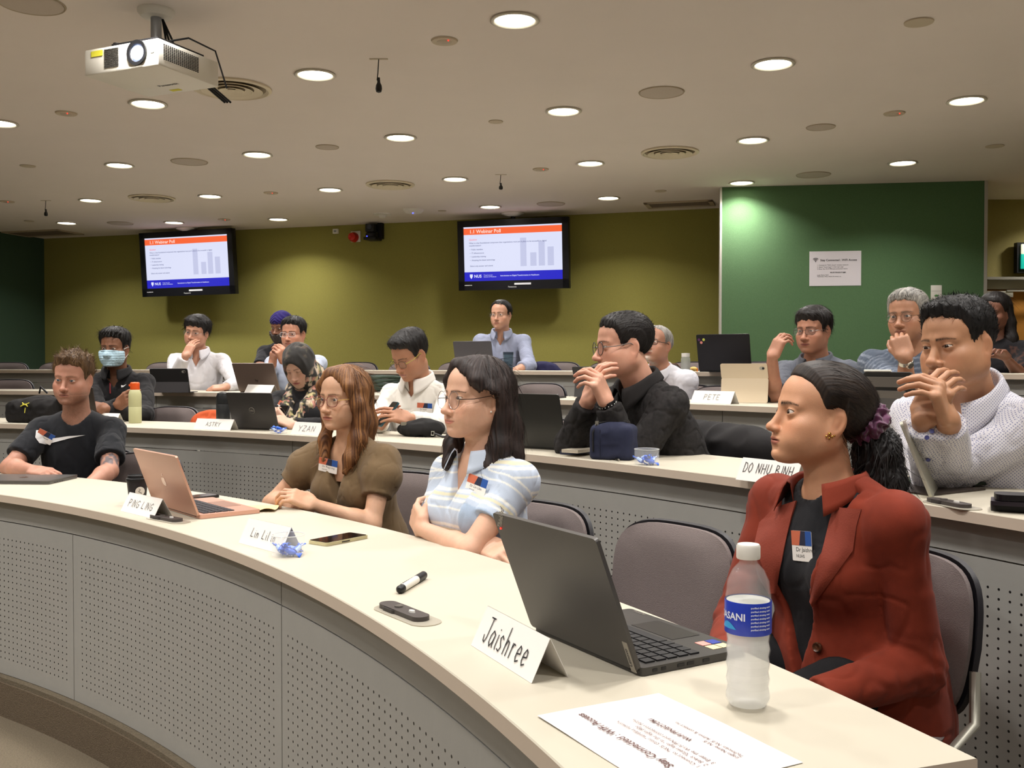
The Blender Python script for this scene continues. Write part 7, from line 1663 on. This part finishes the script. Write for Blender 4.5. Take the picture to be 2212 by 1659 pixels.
slab('wallet_phone', 'black phone at the right edge of the second desk, under a wallet', 'phone', (2140, 1104), (2212, 1108), .085, 2, (20, 20, 24), h=.014, d=.16, r=.012, screen=False)
slab('wallet', 'dark leather wallet lying on the phone, second of the right edge pile', 'wallet', (2140, 1092), (2212, 1096), .085, 2, (44, 38, 46), h=.010, d=.17, r=.006, screen=False, dz=.017)
slab('spectacle_case', 'black case on top of the pile at the right edge', 'case', (2152, 1082), (2222, 1085), .07, 2, (24, 22, 26), h=.014, d=.16, r=.02, screen=False, dz=.029)
slab('folder', 'dark brown folder under the green one, right of the ponytail', 'folder', (2012, 1072), (2085, 1064), .20, 2, (58, 48, 42), h=.004, d=.24, r=.003, screen=False)
slab('folder', 'dark green folder right of the ponytail', 'folder', (2015, 1052), (2075, 1050), .18, 2, (34, 54, 42), h=.008, d=.25, r=.004, screen=False, dz=.0055)
slab('paper_sheet', 'white sheet lying on the green folder', 'paper', (2020, 1036), (2080, 1036), .15, 2, (226, 214, 190), h=.0012, d=.24, r=.001, screen=False, dz=.0155)
a, b_ = on(862, 1284, 1), on(917, 1250, 1); ln = (b_-a).length; y = (b_-a).normalized(); x = Vector((0, 0, 1)).cross(y); t = thing('marker_pen', 'black and white whiteboard marker on the front desk', 'marker', ((a.x+b_.x)/2, (a.y+b_.y)/2, top_z(1)+.0095)); Mk = frame((0, 0, 0), x, Vector((0, 0, 1)), y) 
Mk = frame((0, 0, 0), Vector((0, 0, 1)), x*-1, y); Mk = frame((0, 0, 0), x, y.cross(x), y)
MB().use(wht).lathe([(.0085, -ln*.40), (.009, -ln*.38), (.009, ln*.16)], 20, Mk).build('barrel', None, t); MB().use(blkp).lathe([(.0095, ln*.16), (.0095, ln*.46), (.007, ln*.5)], 20, Mk).build('cap', None, t); MB().use(blkp).lathe([(.005, -ln*.5), (.009, -ln*.47), (.0092, -ln*.38)], 20, Mk).build('end_plug', None, t)
mb = MB().use(blkp)
for i in range(7): mb.box((0, .0088, -ln*.32+i*ln*.065), (.007-.0006*i, .001, .004), Mk @ Matrix.Rotation(RAD(-25), 4, 'Z'))
mb.build('label_marks', None, t)
def socket(A, B, row, label, w=.052):
    a, b_ = on(A[0], A[1], row), on(B[0], B[1], row); y = (b_-a).normalized(); x = Vector((0, 0, 1)).cross(y); ln = (b_-a).length; o = (a+b_)/2; t = thing('table_microphone', label, 'microphone', (o.x, o.y, top_z(row))); M = frame((0, 0, 0), x, y, (0, 0, 1))
    mb = MB().use(mat('backing_plate', (196, 190, 174), .2, .3)); rbox(mb, w*1.25, ln, .0012, w*.6, M @ TR(0, .0, .0006), 8); mb.build('backing_plate', None, t); mb = MB().use(mat('unit_grey', (66, 60, 58), .45)); rbox(mb, w*.72, ln*.80, .009, w*.34, M @ TR(0, -ln*.06, .0016), 8); u_ = mb.build('unit', None, t)
    mb = MB().use(mat('unit_dark', (46, 42, 42), .4)); rbox(mb, w*.86, ln*.26, .0075, w*.2, M @ TR(0, -ln*.20, .0016), 5); mb.build('grip', None, t)
    MB().use(mat('button_light', (200, 198, 192), .4)).lathe([(.0001, .004), (.006, .0035), (.007, 0)], 16, M @ TR(0, ln*.10, .0106) @ Matrix.Diagonal((.8, 1.35, 1, 1))).build('button', None, t); MB().use(mat('button_ring', (120, 116, 112), .25, .5)).lathe([(.0001, .002), (.005, .003), (.0085, .003), (.009, 0)], 16, M @ TR(0, -ln*.16, .0106)).build('speaker_ring', None, t); MB().use(blkp).lathe([(.0001, .006), (.004, .006), (.006, 0)], 12, M @ TR(0, -ln*.44, .004)).build('socket', None, t)
socket((826, 1308), (936, 1352), 1, 'dark push-to-talk unit in the front desk beside the marker')
socket((328, 1117), (400, 1131), 1, 'dark push-to-talk unit in the front desk behind the PING LING card')
socket((2005, 1082), (2110, 1103), 2, 'dark push-to-talk unit in the second desk right of the red jacket')
a, b_ = on(1308, 987, 2), on(1345, 999, 2); t = thing('pen', 'black pen on the desk edge below the navy pouch', 'pen', tuple((a+b_)/2)); t.location.z = top_z(2)+.005; yv = (b_-a).normalized(); MB().use(blkp).tube([tuple(yv*-.065), tuple(yv*.06)], .0045, 10).build('barrel', None, t); MB().use(mat('pen_tip', (190, 186, 176), .3, .7)).tube([tuple(yv*.06), tuple(yv*.072)], [.004, .001], 8).build('tip', None, t)
# wifi sheet on the front desk
P0, P1 = on(1163, 1550, 1), on(1425, 1499.5, 1); yv = (P1-P0).normalized(); xv = Vector((0, 0, 1)).cross(yv)*-1; o = P0+yv*.105+xv*.1485; t = thing('wifi_sheet', 'white printed wifi sheet lying on the front desk', 'paper', (o.x, o.y, top_z(1)+.0006)); hh = (P1-P0).length; sc_ = hh/.21
M = frame((0, 0, 0), xv*-1, yv*-1, (0, 0, 1)); mb = MB().use(mat('paper_sheet_white', (232, 226, 224), .6)); mb.grid(lambda u, v: M @ Vector(((u-.5)*.297*sc_, (v-.5)*hh, .0008+.0015*math.sin(u*3+v*2)**2)), 8, 6, thick=.0006); mb.build('sheet', None, t)
mb = MB().use(mat('print_ink', (96, 70, 68), .7)); notice_text(mb, M @ TR(0, 0, .0032), .297*sc_, hh); mb.build('lettering', None, t)
o = on(548, 1101, 1); t = thing('paper_napkin', 'crumpled pale yellow napkin beside the rose gold laptop', 'napkin', (o.x, o.y, top_z(1))); mb = MB().use(mat('napkin', (236, 206, 150), .8)); mb.grid(lambda u, v: ((u-.5)*.17, (v-.5)*.12, .006+.008*abs(math.sin(u*9+v*4))*math.cos(v*5)**2), 20, 14, thick=.0008); mb.build('sheet', None, t)
# ------------------------------------------------------------------ bags and clothes
def soft(name, label, cat, fn, lo, hi, h, col, loc, fold=.004, sc=26, m=None, rough=.85):
    t = thing(name, label, cat, tuple(loc)); V, Q = nets(fn, lo, hi, h); N = vnormals(V, Q); V = V+N*(fold*(1-np.abs(vnoise(V, sc, 3))*2))[:, None]; nm = NM(); C = np.repeat(np.array(lin(col))[None], len(V), 0)*(1+.08*vnoise(V, 120, 4))[:, None]; nm.add(V, Q, C, m or vmat('bag_nylon', rough, .3, bump=.2, bscale=900)); nm.build('shell', t); return t
o, x, y, w0 = basis((1272, 992), (1362, 996), 2); R_ = RM(x, y, (0, 0, 1)); o = o+y*.045
fn = lambda P: smax(smin(s_box(P, (0, 0, .062), (.082, .048, .066), .022, R_), s_ell(P, (0, 0, .09), (.075, .05, .05), R_), .02), .001-P[:, 2], .004)
t = soft('zip_pouch', 'navy blue zipped pouch on the second desk', 'pouch', fn, (-.14, -.14, -.01), (.14, .14, .17), .005, (40, 44, 66), (o.x, o.y, top_z(2)), .002); M = put(t, x, y)
MB().use(blkp).tube([tuple(M @ Vector(q)) for q in ((-.062, -.051, .03), (-.062, -.051, .10), (-.050, -.036, .133), (.0, .0, .145), (.05, .01, .137))], .0035, 6).build('zip', None, t); MB().use(mat('puller', (150, 146, 134), .4, .6)).box((-.052, -.036, .130), (.012, .008, .022), M).build('zip_puller', None, t); MB().use(mat('tag_dark', (30, 30, 40), .7)).box((.081, -.02, .07), (.004, .012, .022), M).build('fabric_tag', None, t)
MB().use(mat('seam', (30, 33, 52), .8)).tube([tuple(M @ Vector(q)) for q in ((-.035, -.0515, .012), (-.035, -.0515, .11))], .0016, 6).build('seam', None, t)
o, x, y, w0 = basis((850, 943), (945, 946), 2); R_ = RM(x, y, (0, 0, 1)); o = o+y*.06
fn = lambda P: smax(smin(s_ell(P, (0, 0, .034), (.125, .062, .040), R_), s_ell(P, (.03, 0, .055), (.075, .045, .028), R_), .03), .001-P[:, 2], .004)
t = soft('belt_bag', 'soft black zipped bag in front of the man in the white shirt', 'bag', fn, (-.19, -.15, -.01), (.19, .15, .12), .006, (28, 27, 27), (o.x, o.y, top_z(2)), .005); M = put(t, x, y)
MB().use(mat('buckle', (190, 188, 180), .3, .8)).tube([tuple(M @ Vector(q)) for q in ((.085, -.055, .03), (.10, -.058, .03), (.10, -.06, .012), (.085, -.058, .012))], .0025, 6, closed=True).build('buckle', None, t); MB().use(blkp).tube([tuple(M @ Vector(q)) for q in ((.10, -.055, .02), (.14, -.05, .006), (.20, -.02, .006))], .006, 6).build('strap', None, t); MB().use(mat('puller')).box((-.07, -.045, .062), (.03, .006, .016), M).build('zip_puller', None, t)
o = on(50, 914, 2); x = Vector((.95, -.3, 0)).normalized(); y = Vector((0, 0, 1)).cross(x); R_ = RM(x, y, (0, 0, 1)); o = o+y*.12
fn = lambda P: smax(smin(s_box(P, (0, 0, .06), (.165, .11, .075), .05, R_), s_ell(P, (.04, 0, .11), (.11, .09, .045), R_), .05), .001-P[:, 2], .004)
t = soft('backpack', 'black backpack with a yellow emblem lying on the second desk', 'backpack', fn, (-.26, -.26, -.01), (.26, .26, .2), .008, (30, 28, 28), (o.x, o.y, top_z(2)), .006); M = put(t, x, y) @ frame((.01, -.112, .108), (1, 0, 0), (0, .55, .83), (0, -.83, .55))
mb = MB().use(mat('emblem_yellow', (206, 196, 70), .6))
for sg in (1, -1): mb.tube([tuple(M @ Vector((-.026, .013*sg, .004))), tuple(M @ Vector((-.010, .002*sg, .005))), tuple(M @ Vector((.010, .002*sg, .005))), tuple(M @ Vector((.026, .013*sg, .004)))], .0030, 6)
mb.tube([tuple(M @ Vector((-.012, .006, .005))), tuple(M @ Vector((-.012, -.006, .005)))], .004, 6); mb.tube([tuple(M @ Vector((.012, .006, .005))), tuple(M @ Vector((.012, -.006, .005)))], .004, 6); mb.build('emblem', None, t); MB().use(mat('emblem_yellow')).tube([tuple(M @ Vector((.01, -.02, .0))), tuple(M @ Vector((.012, -.05, -.010)))], .0025, 6).build('zip_cord', None, t); MB().use(blkp).tube([tuple(M @ Vector((.05, .09, -.01))), tuple(M @ Vector((.08, .11, .03))), tuple(M @ Vector((.11, .09, -.01)))], .006, 6).build('handle', None, t)
p = PR(448, 900, row_r(2)+TD+.22); fn = lambda P: smin(s_ell(P, (0, 0, .0), (.10, .06, .08)), s_ell(P, (.03, 0, .01), (.08, .07, .075)), .03)
q_ = PY(448, 918, p.y); t = soft('jacket', 'orange jacket bundled behind the ASTRY card', 'jacket', fn, (-.2, -.14, -.15), (.2, .14, .16), .008, (190, 82, 42), (p.x, p.y, q_.z), .010, 18)
bpy.context.view_layer.update(); CM = DCH.matrix_world; cx = (CM.to_3x3() @ Vector((1, 0, 0))).normalized(); cy = (CM.to_3x3() @ Vector((0, 1, 0))).normalized(); p = CM @ Vector((0, -.235, .66)); R2 = RM(cx, cy, (0, 0, 1))
def fn(P):
    d = smin(s_box(P, A3(Vector((0, 0, -.02))), (.235, .058, .20), .05, R2), s_cap(P, A3(cx*-.24+Vector((0, 0, .10))), A3(cx*.25+Vector((0, 0, .12))), .075, .07), .04)
    return smin(d, s_cap(P, A3(cx*.24+Vector((0, 0, .08))), A3(cx*.27-cy*.03+Vector((0, 0, -.22))), .06, .045), .04)
soft('jacket', 'black jacket hung over the chair of the man in dark denim', 'jacket', fn, (-.42, -.42, -.34), (.42, .42, .30), .009, (30, 28, 29), (p.x, p.y, p.z), .010, 12)
p = PR(1172, 800, row_r(4)+TD+.30); q_ = PY(1172, 797, p.y); fn = lambda P: smin(s_ell(P, (0, 0, -.02), (.14, .06, .08)), s_ell(P, (.07, 0, -.03), (.09, .06, .06)), .04)
soft('jacket', 'navy jacket over a chair in the top row', 'jacket', fn, (-.2, -.12, -.15), (.22, .12, .12), .009, (34, 32, 66), (p.x, p.y, q_.z), .006, 15)
o = on(826, 848, 3); t = thing('cable_coil', 'dark green coiled cable behind the man in the white shirt', 'cable', (o.x, o.y+.10, top_z(3)))
for i in range(5): MB().use(mat('cable_green', (52, 66, 56), .7)).tube([(math.cos(a*.314)*(.10+.008*i), math.sin(a*.314)*(.06+.004*i), .02+.021*i+.008*math.sin(a*.314*2+i)) for a in range(20)], .011, 8, closed=True).build('loop', None, t)
o = on(1500, 803, 4); t = thing('snack_packet', 'small yellow snack packet beside the clear bottle', 'packet', (o.x, o.y+.03, top_z(4))); MB().use(mat('packet_yellow', (214, 176, 96), .5)).sphere((0, 0, .018), (.028, .02, .016), 12).build('packet', None, t); MB().use(mat('packet_orange', (220, 130, 50), .5)).box((.022, -.012, .012), (.008, .01, .022)).build('seal', None, t)
o = on(1455, 803, 4); t = thing('camera_bag', 'dark strap bag on the top desk left of the clear bottle', 'bag', (o.x, o.y+.04, top_z(4))); MB().use(blkp).sphere((0, 0, .024), (.05, .03, .022), 14).build('body', None, t); MB().use(mat('strap_brown', (96, 60, 40), .6)).tube([(-.05, 0, .03), (-.02, -.01, .055), (.03, 0, .05), (.055, .01, .02)], .005, 6).build('strap', None, t)
# phones held in the hand
def held(px, py, Y, label, col, rz, rx, h=.15, w=.075):
    p = PY(px, py, Y); t = thing('mobile_phone', label, 'phone', tuple(p)); M = Matrix.Rotation(rz, 4, 'Z') @ Matrix.Rotation(rx, 4, 'X'); mb = MB().use(mat('held_%d_%d_%d' % col, col, .4)); rbox(mb, w, h, .009, .01, M); mb.build('body', None, t); mb = MB().use(mat('phone_glass', (16, 14, 14), .08)); rbox(mb, w-.006, h-.006, .001, .008, M @ TR(0, 0, .009)); mb.build('screen', None, t)
held(838, 896, 4.90, 'teal phone held by the man in the white shirt', (40, 74, 84), RAD(-60), RAD(50))
held(588, 779, 8.66, 'dark phone held by the man in the turban', (30, 30, 34), RAD(-40), RAD(60))
held(606, 903, 5.44, 'phone held by the woman in the headscarf', (40, 40, 44), RAD(-40), RAD(60))
